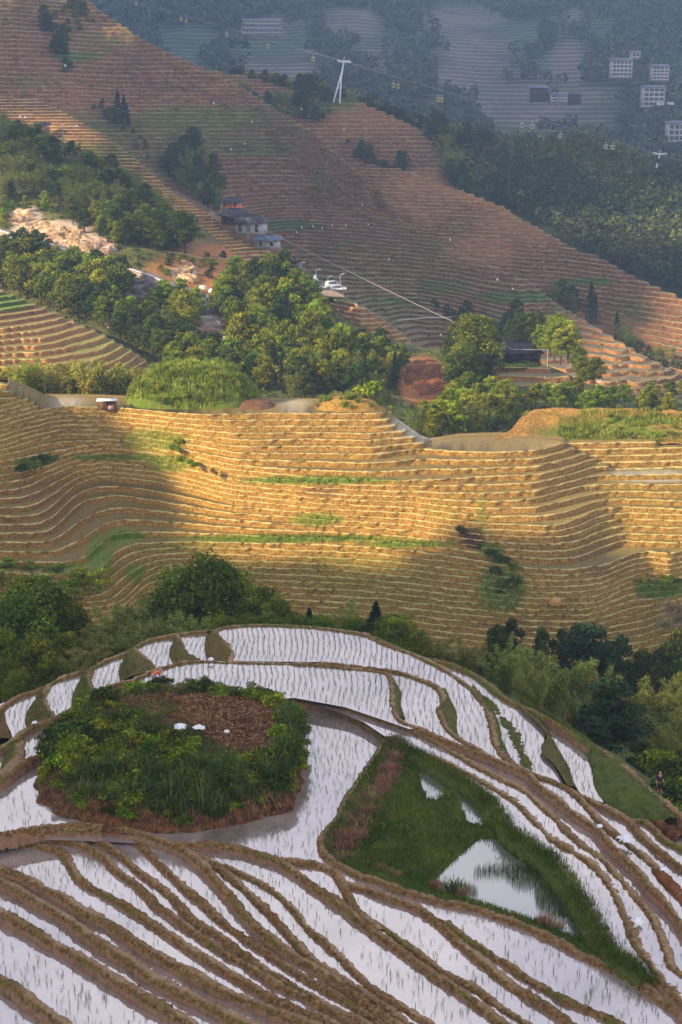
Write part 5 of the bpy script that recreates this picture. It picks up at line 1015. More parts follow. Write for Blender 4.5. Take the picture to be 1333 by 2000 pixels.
for i in range(200):
    an = trng.uniform(0, 6.28); r = trng.random()**.5; x = c1.x+12.2*r*math.cos(an); y = 256+8.6*r*math.sin(an)
    if y > 261: continue
    z = f1(x, y); k = trng.random()
    if k < .72: put('ytuft', 'tall_grass', (x, y, z-.2), trng.uniform(1.1, 1.8), 'tuft of tall bright grass on the green knoll', 'grass', 'grass tufts on the green knoll')
    else: put('yshr', 'bush', (x, y, z-.1), trng.uniform(.7, 1.2), 'bright green bush on the green knoll', 'bush', 'bushes on the green knoll')
for i in range(60):
    an = trng.uniform(0, 6.28); r = trng.random()**.5; x = c2.x+5.8*r*math.cos(an); y = 249.5+4.1*r*math.sin(an); z = f2(x, y)
    put(trng.choice(['stuft', 'ytuft', 'ytuft']), 'tall_grass', (x, y, z-.1), trng.uniform(.8, 1.4), 'tuft of pale grass on the small rim knoll', 'grass', 'grass tufts on the small rim knoll')
put('yshr', 'bush', (c2.x+4, 251, -46), 3.0, 'rounded bright tree at the right end of the small rim knoll', 'tree')
for i in range(120):
    px = trng.uniform(1000, 1400); t = trng.random(); py = 862-52*t*(.5+.5*(px > 1150)); D = 245+9*(868-py)/68; p = PD(px, py+4, D)
    if 1020 < px < 1090 and py > 815: continue
    put(trng.choice(['ytuft', 'yshr', 'stuft', 'ytuft']), 'bush', p, trng.uniform(.6, 1.3), 'grassy bush on the bank above the right terraces', 'bush', 'bushes on the bank above the right terraces')
for px, py in [(60,905),(75,898),(45,915),(90,897),(70,912),(105,895)]: 
    p = P(px, py+6, zl(9.5)); put('shr', 'bush', p, trng.uniform(1.2, 1.7), 'dark bush on the green ledge at the left of the terraces', 'bush', 'bushes on the green ledge')
for i, (px, py, L) in enumerate([(355,900,8),(372,906,8),(385,912,8),(350,865,6),(338,880,7),(905,1040,17),(930,1060,19),(945,1050,18),(960,1085,20),(975,1100,21),(985,1125,23),(995,1150,25),(1005,1165,27),(920,1025,16),(968,1118,22),(980,1160,26),(990,1190,29),(940,1075,20),(1300,1135,25),(1325,1140,26),(1255,1140,25),(1010,1140,24),(1000,1110,21)]):
    put('yshr' if i < 5 else 'shr', 'bush', P(px, py, zl(L)), trng.uniform(1.0, 1.7), 'bush growing in the gully that cuts the golden terraces' if 4 < i < 18 else 'bush growing on a golden terrace step', 'bush', 'bushes in the terrace gully' if 4 < i < 18 else 'bushes on terrace steps')
# ------------------------------------------------------------------ plants of the mound
hyd = random.Random(9)
def mput(key, name, u, v, s, label, cat, group, dz=-.1): p = mound_pt(u, v); return put(key, name, (p[0], p[1], p[2]+dz), s, label, cat, group)
k_ = 0
for i in range(430):
    u = hyd.uniform(-math.pi, math.pi); v = hyd.uniform(.34, 1.1) if hyd.random() < .62 else hyd.uniform(.95, 1.65)
    front = math.sin(u) < .25
    if not front and hyd.random() < .55: continue
    if v > 1.12 and (math.cos(u) > .3 or math.sin(u) > .5): continue
    dark = 'shr'; key = 'yshr' if hyd.random() < .36 else 'shr'
    mput(key, 'shrub', u, v, hyd.uniform(.6, 1.1)*(.75 if v < .55 else 1), 'leafy shrub covering the side of the earth mound', 'shrub', 'shrubs on the earth mound', -.15)
for i in range(95):
    u = hyd.uniform(-2.3, .3); v = hyd.uniform(.4, .95); mput('tuft', 'grass_clump', u, v, hyd.uniform(.9, 1.6), 'clump of long arching grass on the front of the mound', 'grass', 'grass clumps on the front of the mound')
for i in range(40):
    u = hyd.uniform(0.2, 2.9); mput(hyd.choice(['stuft', 'tuft']), 'grass_clump', u, hyd.uniform(.95, 1.2), hyd.uniform(.4, .8), 'short grass clump along the back edge of the mound', 'grass', 'grass clumps on the back edge of the mound')
mput('rtuft', 'dry_grass_clump', -1.25, 1.0, .8, 'round reddish dead grass clump near the front brink of the mound', 'grass', None)
mput('shr', 'shrub', 2.45, 1.05, 1.2, 'dark rounded shrub at the far left corner of the mound', 'shrub', None)
mput('shr', 'shrub', .35, 1.0, 1.0, 'dark shrub at the right shoulder of the mound', 'shrub', None)
for i in range(26): mput(hyd.choice(['yshr', 'tuft', 'shr']), 'shrub', hyd.uniform(2.2, 4.4), hyd.uniform(1.15, 1.75), hyd.uniform(.25, .5), 'small green shrub among the litter on top of the mound', 'shrub', 'small shrubs on top of the mound')
def litter(name, n, label, mats, size):
    rng = np.random.RandomState(21); C = []
    for i in range(n):
        u = rng.uniform(-.9, 2.6) ; v = rng.uniform(1.0, 1.98); C.append(mound_pt(u, v))
    C = np.array(C)+np.array([0, 0, .05]); N_ = unit(rng.normal(size=(n, 3))*.6+[0, 0, 1]); V, F = cards(C, N_, size, .5, rng)
    return link(name, mesh(name, V, F, mats, mask=shade_mask(n, rng), smooth=False), kind='stuff', label=label)
litter('leaf_litter', 7000, 'red brown dead leaves strewn over the top of the mound', [leafmat('dead_leaves', (.10, .045, .018), (.20, .10, .04), (.36, .22, .11), rand=0, trans=0)], .19)
# ------------------------------------------------------------------ reddish dead grass along the main bund, grass of the hollow
for i, (px, py, s) in enumerate([(778,1446,1.05),(768,1470,.8),(762,1496,.95),(752,1520,1.0),(742,1538,.9),(722,1552,.9),(716,1580,.9),(700,1600,1.0),(698,1625,.9),(676,1632,.95),(668,1650,.9),(672,1668,.8),(690,1560,.6)]):
    put('rtuft', 'dry_grass_clump', P(px, py+12, -39.5), s*1.3, 'shaggy reddish dead grass clump on the inner side of the main bund', 'grass', 'dead grass clumps along the main bund', .8)
for i, (px, py, s) in enumerate([(715,1688,.5),(740,1700,.6),(760,1705,.6),(775,1712,.55),(860,1738,.6),(850,1732,.6),(905,1745,.7),(1060,1800,.7),(1075,1805,.7),(1090,1812,.6),(1160,1838,.8),(1180,1850,.9),(1200,1860,.7),(1005,1790,.4),(930,1765,.4),(1270,1915,.6)]):
    put('rtuft' if i % 2 else 'stuft', 'dry_grass_clump', P(px, py+2, -39.5), s, 'low dry grass clump on the edge of the big pond', 'grass', 'dry grass clumps at the big pond')
for px, py, s in [(715,1640,.9),(735,1625,1.0),(745,1650,.9),(720,1665,.8),(760,1640,.8),(775,1665,.6)]:
    put('shr', 'shrub', P(px, py+8, -39.9), s, 'dark leafy shrub in the lower corner of the grassy hollow', 'shrub', 'shrubs in the grassy hollow')
for px, py, s in [(865,1738,.8),(885,1740,.9),(902,1738,.8),(812,1722,.8),(800,1712,.7)]: put('tuft', 'grass_clump', P(px, py+2, -39.9), s, 'spiky green grass clump at the near corner of the big pond', 'grass', 'spiky grass at the big pond')
def blades(name, P3, L, w, m, label, lean=.5, seed=3, nb=1, col=.9):
    rng = np.random.RandomState(seed); P3 = np.repeat(P3, nb, 0); n = len(P3); an = rng.rand(n)*6.28; d = np.stack([np.cos(an), np.sin(an), 0*an], 1); s = np.stack([-d[:, 1], d[:, 0], 0*an], 1)
    l = L*(.5+.8*rng.rand(n))[:, None]; le = lean*rng.rand(n)[:, None]; up = np.array([0, 0, 1.])
    b = P3+d*(.05*rng.rand(n)[:, None]); mid = b+up*l*.6+d*l*le*.3; tip = b+up*l*(1-.3*le)+d*l*le
    V = np.stack([b-s*w*.5, b+s*w*.5, mid+s*w*.45, tip, mid-s*w*.45], 1).reshape(-1, 3); i5 = np.arange(n)*5
    F = np.r_[np.stack([i5, i5+1, i5+2, i5+4], 1), np.stack([i5+4, i5+2, i5+3, i5+3], 1)]
    F = np.stack([i5, i5+1, i5+2, i5+4], 1); F3 = np.stack([i5+4, i5+2, i5+3], 1)
    v = np.repeat(np.clip(col*rng.rand(n)**1.5*(.75+.9*vnoise(P3[:, 0]*.55, P3[:, 1]*.55, 2)), 0, .95), 5); me = bpy.data.meshes.new(name); nf = len(F)+len(F3)
    me.vertices.add(len(V)); me.vertices.foreach_set('co', V.astype(np.float32).ravel()); li = np.r_[F.ravel(), F3.ravel()].astype(np.int32)
    me.loops.add(len(li)); me.loops.foreach_set('vertex_index', li); me.polygons.add(nf)
    ls = np.r_[np.arange(len(F))*4, len(F)*4+np.arange(len(F3))*3].astype(np.int32); me.polygons.foreach_set('loop_start', ls); me.polygons.foreach_set('loop_total', np.r_[np.full(len(F), 4), np.full(len(F3), 3)].astype(np.int32))
    me.materials.append(m); a = me.color_attributes.new('mask', 'FLOAT_COLOR', 'POINT'); a.data.foreach_set('color', np.stack([v, v*0, v*0, v*0+1], 1).astype(np.float32).ravel()); me.update(calc_edges=True)
    return link(name, me, kind='stuff', label=label) if label else me
gx, gy, Zp, insp, isin = PIT; rng = np.random.RandomState(12); ii, jj = np.where(insp & ~isin); pick = rng.randint(0, len(ii), 26000)
PP = np.stack([gx[jj[pick]]+rng.uniform(-.1, .1, len(pick)), gy[ii[pick]]+rng.uniform(-.1, .1, len(pick)), Zp[ii[pick], jj[pick]]-.03], 1)
M_hol = leafmat('hollow_grass_blades', (.03, .065, .006), (.075, .13, .01), (.20, .25, .03), rand=0)
blades('hollow_grass', PP, .28, .03, M_hol, 'short green grass on the slopes of the hollow', seed=4)
q = np.array([P(x, y, -39.9)[:2] for x, y in [(905,1745),(930,1700),(985,1690),(1040,1700),(1075,1730),(1090,1760),(1110,1800),(1090,1810),(1030,1790),(960,1762)]])
a_ = rng.uniform(q[:, 0].min(), q[:, 0].max(), 9000); b_ = rng.uniform(q[:, 1].min(), q[:, 1].max(), 9000); ok = in_poly(a_, b_, q) & (vnoise(a_*.9, b_*.9) > -.15)
blades('pond_reeds', np.stack([a_[ok], b_[ok], 0*a_[ok]-39.92], 1), .5, .012, M_gr, 'thin green reeds standing in the big pond', lean=.25, seed=5)
# ------------------------------------------------------------------ rice seedlings in rows
rng = np.random.RandomState(31); seeds = []
for poly, z, dens in PADDIES:
    if dens <= 0: continue
    lo, hi = poly.min(0), poly.max(0); 
    if hi[1] < 45: continue
    lo = np.maximum(lo, [-34, 52]); hi = np.minimum(hi, [34, 125])
    if (hi <= lo).any(): continue
    sx, sy = .42, .27; X, Y = np.meshgrid(np.arange(lo[0], hi[0], sx), np.arange(lo[1], hi[1], sy)); X = X.ravel(); Y = Y.ravel()
    X = X+rng.normal(size=X.size)*np.interp(Y, [60, 95], [.16, .045])+.35*np.sin(Y*.35+z*7)+.12*vnoise(X*.5, Y*.7); Y = Y+rng.normal(size=X.size)*.07
    ok = in_poly(X, Y, poly) & (rng.rand(X.size) < np.interp(Y, [55, 75, 90, 100], [.34, .42, .72, .92])) & (np.abs(X) < Y*.30+1)
    ed = seg_dist(X[ok], Y[ok], list(poly)+[poly[0]]); X, Y = X[ok][ed > .22], Y[ok][ed > .22]
    if z > -40.2: pass
    seeds.append(np.stack([X, Y, np.full(len(X), z-.03)], 1))
seeds = np.concatenate(seeds)
# none under the mound
mr = np.hypot(seeds[:, 0]-mc[0], seeds[:, 1]-mc[1]); ma = np.arctan2(seeds[:, 1]-mc[1], seeds[:, 0]-mc[0]); ok = mr > np.interp(ma, th, rb)+.5
seeds = seeds[ok]
def uv_(p): d = p[:, 1]*CP-p[:, 2]*SP; return 666.5+p[:, 0]/d*FPX, 1000-(p[:, 1]*SP+p[:, 2]*CP)/d*FPX
U_, V_ = uv_(seeds); vis = (U_ > 0) & (U_ < 1333) & (V_ < 1996); order = np.argsort(-V_*vis)
near_i = order[:300]; rest = np.setdiff1d(np.arange(len(seeds)), near_i); M_rice = leafmat('rice_leaves', (.06, .10, .02), (.12, .18, .035), (.26, .32, .08), rand=.15)
SM = []
for s in range(5):
    me = blades('seedling', np.zeros((1, 3)), .42, .017, M_rice, None, lean=.75, seed=70+s, nb=5); SM.append(me)
for i in near_i:
    o = link('rice_seedling', SM[i % 5], label='thin rice seedling standing in the nearest flooded paddies', cat='seedling', group='rice seedlings in the nearest paddies', loc=seeds[i], rz=rng.rand()*6.28); o.scale = (1, 1, rng.uniform(.8, 1.3))
farr = seeds[rest]; farr = farr[np.argsort(farr[:, 1])]
blades('rice_seedlings', farr, .33, .019, M_rice, 'rows of rice seedlings in the flooded paddies', lean=.6, seed=6, nb=3)
print('seedlings', len(seeds))
# grass on the bunds
G_ = []; rng = np.random.RandomState(41)
for o in [o for o in bpy.data.objects if o.name.startswith(('paddy_bund', 'turf_bank', 'hill_flank'))]:
    me = o.data; n = len(me.vertices); co = np.zeros(n*3, np.float32); me.vertices.foreach_get('co', co); co = co.reshape(-1, 3)
    a = np.zeros(n*4, np.float32); me.color_attributes['mask'].data.foreach_get('color', a); a = a.reshape(-1, 4)
    turf = me.materials[0].name.startswith('turf'); w = (.3 if turf else np.clip(a[:, 0]*.8+.006, 0, 1))*np.ones(n); k = rng.rand(n) < w*(.9 if turf else .45)
    G_.append(co[k]+rng.normal(size=(k.sum(), 3))*[.06, .06, .0]-[0, 0, .02])
G_ = np.concatenate(G_); print('bund grass', len(G_)); blades('bund_grass', G_, .14, .016, leafmat('short_grass', (.05, .06, .012), (.085, .11, .02), (.20, .19, .06), rand=0), 'short grass along the bunds', lean=.9, seed=8, nb=2)

sp_ = np.array(catmull([P(x, y, -38.98) for x, y in C_['strip']], .1)); k = rng.randint(0, len(sp_), 15000); off = rng.normal(size=(15000, 2))*.38
blades('strip_grass', sp_[k]+np.c_[off, -np.abs(off).max(1)*.25-.02], .24, .026, leafmat('strip_grass_blades', (.04, .075, .008), (.085, .13, .012), (.22, .25, .04), rand=0), 'bright green grass on the bank right of the hollow', lean=.6, seed=15)
Q = np.array([mound_pt(u, v) for u, v in zip(rng.uniform(1.9, 5.4, 5000), rng.uniform(.9, 1.8, 5000))]); blades('mound_grass', Q, .3, .03, M_gr, 'green grass on the left part of the mound top', lean=.7, seed=16)
n_ = 9000; an = rng.rand(n_)*6.28; r_ = rng.rand(n_)**.5; X_ = c1.x+12.4*r_*np.cos(an); Y_ = 256+8.8*r_*np.sin(an); Z_ = np.array([f1(a, b) for a, b in zip(X_, Y_)])
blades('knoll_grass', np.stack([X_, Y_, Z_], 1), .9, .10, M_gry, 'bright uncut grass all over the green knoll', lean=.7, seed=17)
for pl_, nm in (([(165,1314),(175,1340),(186,1354),(142,1382),(146,1348),(160,1322)], 0), ([(250,1272),(288,1292),(303,1309),(234,1330),(236,1298)], 0), ([(345,1242),(364,1273),(390,1289),(340,1300),(333,1266)], 0), ([(421,1233),(440,1258),(450,1272),(446,1291),(404,1292),(402,1248)], 0), ([(84,1347),(87,1374),(104,1400),(54,1424),(60,1380)], 0)):
    a_ = rng.uniform(min(q[0] for q in pl_), max(q[0] for q in pl_), 1500); b_ = rng.uniform(min(q[1] for q in pl_), max(q[1] for q in pl_), 1500); ok = in_poly(a_, b_, pl_)
    blades('bank_grass', np.array([P(x, y, -39.55) for x, y in zip(a_[ok], b_[ok])]), .2, .02, M_hol, 'short grass on a turf bank between the left paddies', lean=.8, seed=18)

G_ = []
for o in root.children:
    me = o.data; n = len(me.vertices); co = np.zeros(n*3, np.float32); me.vertices.foreach_get('co', co); co = co.reshape(-1, 3); a = np.zeros(n*4, np.float32); me.color_attributes['mask'].data.foreach_get('color', a); a = a.reshape(-1, 4)
    w_ = np.clip((a[:, 0]-.42)*1.6, 0, 1); k = rng.rand(n) < w_*.8; G_.append(np.repeat(co[k], 3, 0)+rng.normal(size=(k.sum()*3, 3))*[.3, .25, .03])
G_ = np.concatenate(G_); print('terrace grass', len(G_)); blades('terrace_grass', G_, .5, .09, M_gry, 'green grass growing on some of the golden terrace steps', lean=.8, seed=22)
a_ = rng.uniform(1000, 1420, 9000); b_ = rng.uniform(800, 866, 9000); ok = vnoise(a_*.02, b_*.05) > -.35; ok &= ~((a_ < 1090) & (b_ > 812))
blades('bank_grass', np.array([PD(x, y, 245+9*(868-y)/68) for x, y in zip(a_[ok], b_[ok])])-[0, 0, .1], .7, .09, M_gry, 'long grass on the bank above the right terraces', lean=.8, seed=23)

G_ = []
for o in root.children:
    me = o.data; n = len(me.vertices); co = np.zeros(n*3, np.float32); me.vertices.foreach_get('co', co); co = co.reshape(-1, 3); k = rng.rand(n) < .22; G_.append(co[k]+rng.normal(size=(k.sum(), 3))*[.2, .1, .06])
G_ = np.concatenate(G_); blades('terrace_stubble', G_, .32, .05, leafmat('stubble', (.10, .05, .015), (.26, .16, .05), (.50, .38, .16), rand=0), 'dry stubble hanging over the golden terrace steps', lean=1.0, seed=24)

def on_faces(o, n):
    me = o.data; nv = len(me.vertices); co = np.zeros(nv*3, np.float32); me.vertices.foreach_get('co', co); co = co.reshape(-1, 3); nl = len(me.loops); li = np.zeros(nl, np.int32); me.loops.foreach_get('vertex_index', li)
    q = co[li.reshape(-1, 4)]; ar = np.linalg.norm(np.cross(q[:, 1]-q[:, 0], q[:, 3]-q[:, 0]), axis=1); n = n or int(min(6000, ar.sum()*55)); f = rng.choice(len(q), n, p=ar/ar.sum()); a_, b_ = rng.rand(n, 1), rng.rand(n, 1)
    return q[f, 0]*(1-a_)*(1-b_)+q[f, 1]*a_*(1-b_)+q[f, 2]*a_*b_+q[f, 3]*(1-a_)*b_
G_ = np.concatenate([on_faces(o, None) for o in bpy.data.objects if o.name.startswith('turf_bank') and o.data.materials[0].name.startswith('turf')]); print('turf', len(G_))
blades('turf_grass', G_, .17, .02, leafmat('turf_blades', (.04, .06, .008), (.09, .12, .014), (.22, .22, .04), rand=0), 'short grass on the turf banks between the paddies', lean=.9, seed=25)
Q = np.array([mound_pt(u, v) for u, v in zip(rng.uniform(-3.14, 3.14, 5200), .04+.5*rng.rand(5200)**.7)])
blades('skirt_grass', Q, .26, .022, M_straw, 'dry roots and grass hanging over the earth foot of the mound', lean=1.0, seed=26)
for i, (px, py, s_) in enumerate([(1285,1500,1.2),(1305,1515,1.4),(1325,1530,1.5),(1300,1545,1.1),(1320,1560,1.2),(1333,1580,1.2),(1340,1550,1.5),(1265,1505,1.0),(1310,1585,.9),(1330,1600,.9)]):
    q = P(px, py, -41.2); put('shr' if i % 3 else 'yshr', 'shrub', q, s_*1.2, 'leafy shrub beside the walking person below the path', 'shrub', 'shrubs beside the walking person')
# ------------------------------------------------------------------ built things
def plain(name, c, rough=.7, metallic=0.0, var=.25, scale=2.0, spec=.3, bump=.2): return mat(name, [tuple(x*(1-var) for x in c), c], scale=scale, rough=rough, metallic=metallic, spec=spec, bump=bump)
M_wood = plain('weathered_wood', (.16, .09, .055)); M_dwood = plain('dark_wood', (.055, .035, .03)); M_tile = plain('dark_roof_tiles', (.045, .045, .055), scale=1.2, var=.5)
M_white = plain('whitewashed_wall', (.52, .50, .50), var=.3, scale=.5); M_conc = plain('concrete', (.42, .40, .37), var=.3, scale=.8); M_steel = plain('painted_steel', (.72, .74, .78), .4, var=.08)
M_glass = mat('window_glass', [(.03, .04, .06), (.06, .08, .10)], scale=3, rough=.08, spec=.8); M_blue = plain('blue_roof_sheet', (.10, .13, .19), .6); M_yel = plain('yellow_cabin', (.5, .44, .13), .4, var=.08)
M_or = plain('orange_paint', (.70, .16, .03), .5); M_car = plain('white_car_paint', (.75, .76, .78), .25, var=.05, spec=.6); M_cardk = plain('dark_car_paint', (.05, .06, .07), .25, spec=.6); M_rub = plain('rubber', (.02, .02, .02), .9)
M_road = plain('pale_road', (.40, .34, .29), .95, var=.3, scale=.6); M_rock = mat('pale_rock', [(.20, .11, .05), (.44, .30, .17), (.70, .58, .42)], scale=.5, bump=1.0, bscale=1.2, bdist=.6, contrast=(.35, .65))
M_cloth = plain('white_sheet', (.78, .78, .78), .8, var=.06); M_skin = plain('skin', (.38, .20, .13), .6, var=.1); M_blk = plain('black_cloth', (.018, .018, .022), .9); M_org = plain('orange_cloth', (.80, .16, .05), .9, var=.2); M_hair = plain('dark_hair', (.02, .015, .012), .8)
M_wire = plain('grey_wire', (.42, .40, .38), .6); M_pink = plain('pink_cloth', (.55, .30, .32), .9)
def boxv(x0, x1, y0, y1, z0, z1):
    V = np.array([(x, y, z) for z in (z0, z1) for y in (y0, y1) for x in (x0, x1)], float)
    return V, np.array([[0,2,3,1],[4,5,7,6],[0,1,5,4],[2,6,7,3],[0,4,6,2],[1,3,7,5]])
def part(name, geo, m, parent, **k):
    V, F = joinm(geo) if isinstance(geo, list) else geo
    return link(name, mesh(name, V, F, [m], smooth=False), parent, **k)
def gable(w, d, z, h, ov=.5, hip=0.0, th=.18):
    x0, x1, y0, y1 = -w/2-ov, w/2+ov, -d/2-ov, d/2+ov; r = hip*w/2
    T = np.array([(x0,y0,z),(x1,y0,z),(x1,y1,z),(x0,y1,z),(x0+r+(.001 if r else 0),0,z+h),(x1-r-(.001 if r else 0),0,z+h)], float)
    F = [[0,1,5,4],[2,3,4,5],[1,2,5,5],[3,0,4,4]]; B = T-np.array([0,0,th])
    return np.r_[T, B], np.array(F+[[6,7,1,0],[7,8,2,1],[8,9,3,2],[9,6,0,3],[6,9,8,7]])
def quadfix(F): return F
# --- village houses far behind
def block(name, x0, y0, x1, y1, D, label, floors, bays, roofm=M_blue, wallm=M_white, group='multi-storey village houses', stilts=True, dpt=9):
    a = PD(x0, y1, D); b = PD(x1, y0, D); w = b.x-a.x; h = b.z-a.z; cx = (a.x+b.x)/2; o = empty(name, (cx, D, a.z), label=label, cat='house', group=group)
    o.rotation_euler.z = .12; fh = h/(floors+.25); z = 0
    part('wall', boxv(-w/2+.5, w/2-.5, .9, dpt, -1, h-.2), M_conc if wallm is M_white else wallm, o)
    for f in range(floors+1):
        part('floor_slab', boxv(-w/2, w/2, 0, dpt, f*fh-.16, f*fh+.22), wallm, o)
    for i in range(bays+1):
        x = -w/2+.22+(w-.44)*i/bays; part('column', boxv(x-.2, x+.2, .02, .42, -1.5 if stilts else -.2, h-.3), wallm, o)
    for f in range(floors):
        for i in range(bays):
            xa = -w/2+.5+(w-1.0)*i/bays+.5; xb = -w/2+.5+(w-1.0)*(i+1)/bays-.5
            wf = part('window', boxv(xa, xb, .82, .88, f*fh+.7, (f+1)*fh-.5), M_glass, o)
        part('railing', boxv(-w/2+.45, w/2-.45, .06, .14, f*fh+.25, f*fh+.85), wallm, o)
    V, F = gable(w, dpt, h-.15, 1.6, .6); V[:, 1] += dpt/2; part('roof', (V, F), roofm, o); return o
block('village_house', 1195, 117, 1237, 150, 1120, 'white multi-storey house with a blue roof, upper left of the three', 4, 5)
block('village_house', 1274, 129, 1309, 156, 1130, 'pale framed house at the upper right, half hidden by trees', 4, 4, wallm=M_white)
block('village_house', 1256, 170, 1301, 208, 1090, 'tall white house with stepped front beside the white vans', 4, 4)
block('village_house', 1305, 240, 1352, 276, 1010, 'white balconied house cut by the right edge', 3, 4)
block('village_house', 1039, 171, 1073, 196, 1080, 'dark blue-roofed wooden house at the left end of the hamlet', 2, 4, wallm=M_dwood, group='hamlet houses')
block('village_house', 1076, 184, 1088, 198, 1079, 'small white-walled house in the middle of the hamlet', 2, 1, wallm=M_white, group='hamlet houses')
block('village_house', 1089, 184, 1110, 198, 1078, 'grey-blue house with a pale front right of the small white one', 2, 3, wallm=M_conc, group='hamlet houses')
block('village_house', 1111, 184, 1137, 201, 1080, 'long dark wooden house at the right end of the hamlet', 2, 4, roofm=M_tile, wallm=M_dwood, group='hamlet houses')
block('village_house', 1235, 102, 1252, 112, 1170, 'small shed with a pale blue roof among the trees above the houses', 1, 2, group='hamlet houses', stilts=False)
for k, (y, lb) in enumerate(((40, 'uppermost'), (49, 'middle'), (58, 'lowest'))): block('long_shed', 476-k*2, y, 548+k*3, y+6, 1330, lb+' of the three long blue-roofed sheds on the far slope', 1, 12, wallm=M_conc, group='long sheds on the far slope', stilts=False, dpt=7)
# --- farmhouses
def farmhouse(px, py, D, w, d, h, rh, label, wallm=M_wood, hip=.35, rz=0, storeys=1, group=None, porch=True, roofm=M_tile, dz=0):
    p = PD(px, py, D); o = empty('farmhouse', (p.x, p.y, p.z+dz), rz, label=label, cat='house', group=group)
    part('wall', boxv(-w/2, w/2, -d/2, d/2, 0, h), wallm, o); part('stone_base', boxv(-w/2-.3, w/2+.3, -d/2-1.1, d/2+.2, -7, -.02), M_wood, o)
    for s in range(storeys):
        fh = h/storeys; nb = max(2, int(w/2.2))
        for i in range(nb):
            x = -w/2+w*(i+.5)/nb; f = part('window', boxv(x-.55, x+.55, -d/2-.06, -d/2-.02, s*fh+.8, s*fh+fh-.6), M_dwood, o); part('pane', boxv(x-.42, x+.42, -d/2-.10, -d/2-.065, s*fh+.95, s*fh+fh-.75), M_glass, f)
        if s: part('balcony', boxv(-w/2-.2, w/2+.2, -d/2-1.0, -d/2, s*fh-.1, s*fh+.08), wallm, o)
    if porch:
        for i in range(4): x = -w/2+w*i/3; part('post', boxv(x-.09, x+.09, -d/2-.98, -d/2-.8, 0, h), M_white if wallm is not M_dwood else M_dwood, o)
    rf = part('roof', gable(w, d+1.6, h, rh, .8, hip), roofm, o); V, F = boxv(-w*.3, w*.3, -.12, .12, h+rh-.05, h+rh+.18); part('ridge_tiles', (V, F), roofm, rf); return o
farmhouse(455, 419, 478, 5.5, 4, 4.2, 1.2, 'orange timber house with a blue-white awning at the top of the row', M_or, 0, -.25, 2, 'farmhouses on the spur crest')
farmhouse(462, 438, 470, 8, 6, 3.0, 2.0, 'low tiled house between the orange house and the large farmhouse', M_wood, .3, -.3, 1, 'farmhouses on the spur crest', porch=False)
farmhouse(492, 456, 463, 8.5, 6, 3.6, 2.3, 'large dark-tiled farmhouse with a white-panelled front', M_white, .45, -.3, 1, 'farmhouses on the spur crest', porch=False)
farmhouse(525, 484, 455, 6.5, 5, 2.6, 1.3, 'lowest farmhouse of the row with a pale blue balcony', M_white, 0, -.2, 1, 'farmhouses on the spur crest', roofm=M_blue)
farmhouse(1017, 704, 372, 8.5, 7, 2.6, 2.4, 'dark wooden farmhouse with a wide black tiled roof', M_dwood, .4, .1, 1)
farmhouse(900, 690, 368, 3.2, 3, 1.2, .9, 'small dark-roofed shed left of the huge tree', M_conc, 0, .1, 1, porch=False)
farmhouse(755, 214, 752, 8, 5, 1.4, 1.4, 'low dark shelter on the ridge right of the pylon', M_dwood, .2, 0, 1)
farmhouse(84, 249, 560, 4.0, 3, 1.3, .7, 'small purple-roofed field hut at the left', M_pink, 0, 0, 1)
o = empty('field_shelter', P(210, 797, -48), .1, label='open field shelter with a flat grey roof on the terrace rim', cat='shelter')
part('roof', boxv(-1.8, 1.8, -1.2, 1.2, 1.45, 1.55), M_steel, o)
for x in (-1.6, -.2, 1.6):
    for y in (-1, 1): part('post', boxv(x-.06, x+.06, y-.06, y+.06, -.3, 1.45), M_wood, o)
part('back_wall', boxv(-1.6, 1.6, .9, 1.0, -.2, 1.3), M_wood, o); part('bundle', boxv(-1.2, -.2, -.5, .5, -.2, .8), M_straw, o); part('bundle', boxv(.2, 1.2, -.6, .4, -.2, .6), M_pink, o)
# --- cable car
def rod(a, b, r0, r1=None, k=6): return tube([a, tuple((np.array(a)+np.array(b))/2), b], [r0, (r0+(r1 or r0))/2, r1 or r0], k)
T1b, T1t = PD(660, 196, 748), PD(672, 122, 748); h1 = T1t.z-T1b.z; lx = T1t.x-T1b.x
o = empty('cable_car_pylon', T1b, label='tall white A-frame cable car pylon on the ridge', cat='pylon')
part('leg', rod((-2.2, 0, -1), (lx*.62, 0, h1*.72), .42, .34), M_steel, o); part('leg', rod((1.0, 0, -2), (lx*.62, 0, h1*.72), .42, .34), M_steel, o)
part('mast', rod((lx*.6, 0, h1*.66), (lx, 0, h1), .5, .38), M_steel, o); part('brace', rod((-.6, 0, h1*.33), (1.6, 0, h1*.33), .2), M_steel, o); part('brace', rod((.5, 0, h1*.5), (1.9, 0, h1*.5), .16), M_steel, o)
ca = part('crossarm', boxv(lx-2.6, lx+2.9, -.5, .5, h1-.2, h1+.9), M_steel, o); part('pulley_train', boxv(lx-3.4, lx-1.9, -2, 2, h1+.6, h1+1.2), M_steel, ca); part('pulley_train', boxv(lx+2.2, lx+3.7, -2, 2, h1-.2, h1+.5), M_steel, ca)
part('antenna', rod((lx, 0, h1+.8), (lx+.3, 0, h1+2.8), .1), M_steel, o); part('foundation', boxv(-.4, 2.6, -1.2, 1.2, -3.6, -1.4), M_conc, o)
T2b, T2t = PD(1279, 338, 700), PD(1289, 302, 700); h2 = T2t.z-T2b.z; lx = T2t.x-T2b.x
o = empty('cable_car_pylon', T2b, label='slim white single-mast cable car pylon in the bamboo forest', cat='pylon')
part('mast', rod((0, 0, -1), (lx, 0, h2), .5, .36, 8), M_steel, o); ca = part('crossarm', boxv(lx-2.7, lx+2.7, -.4, .4, h2-.1, h2+.6), M_steel, o)
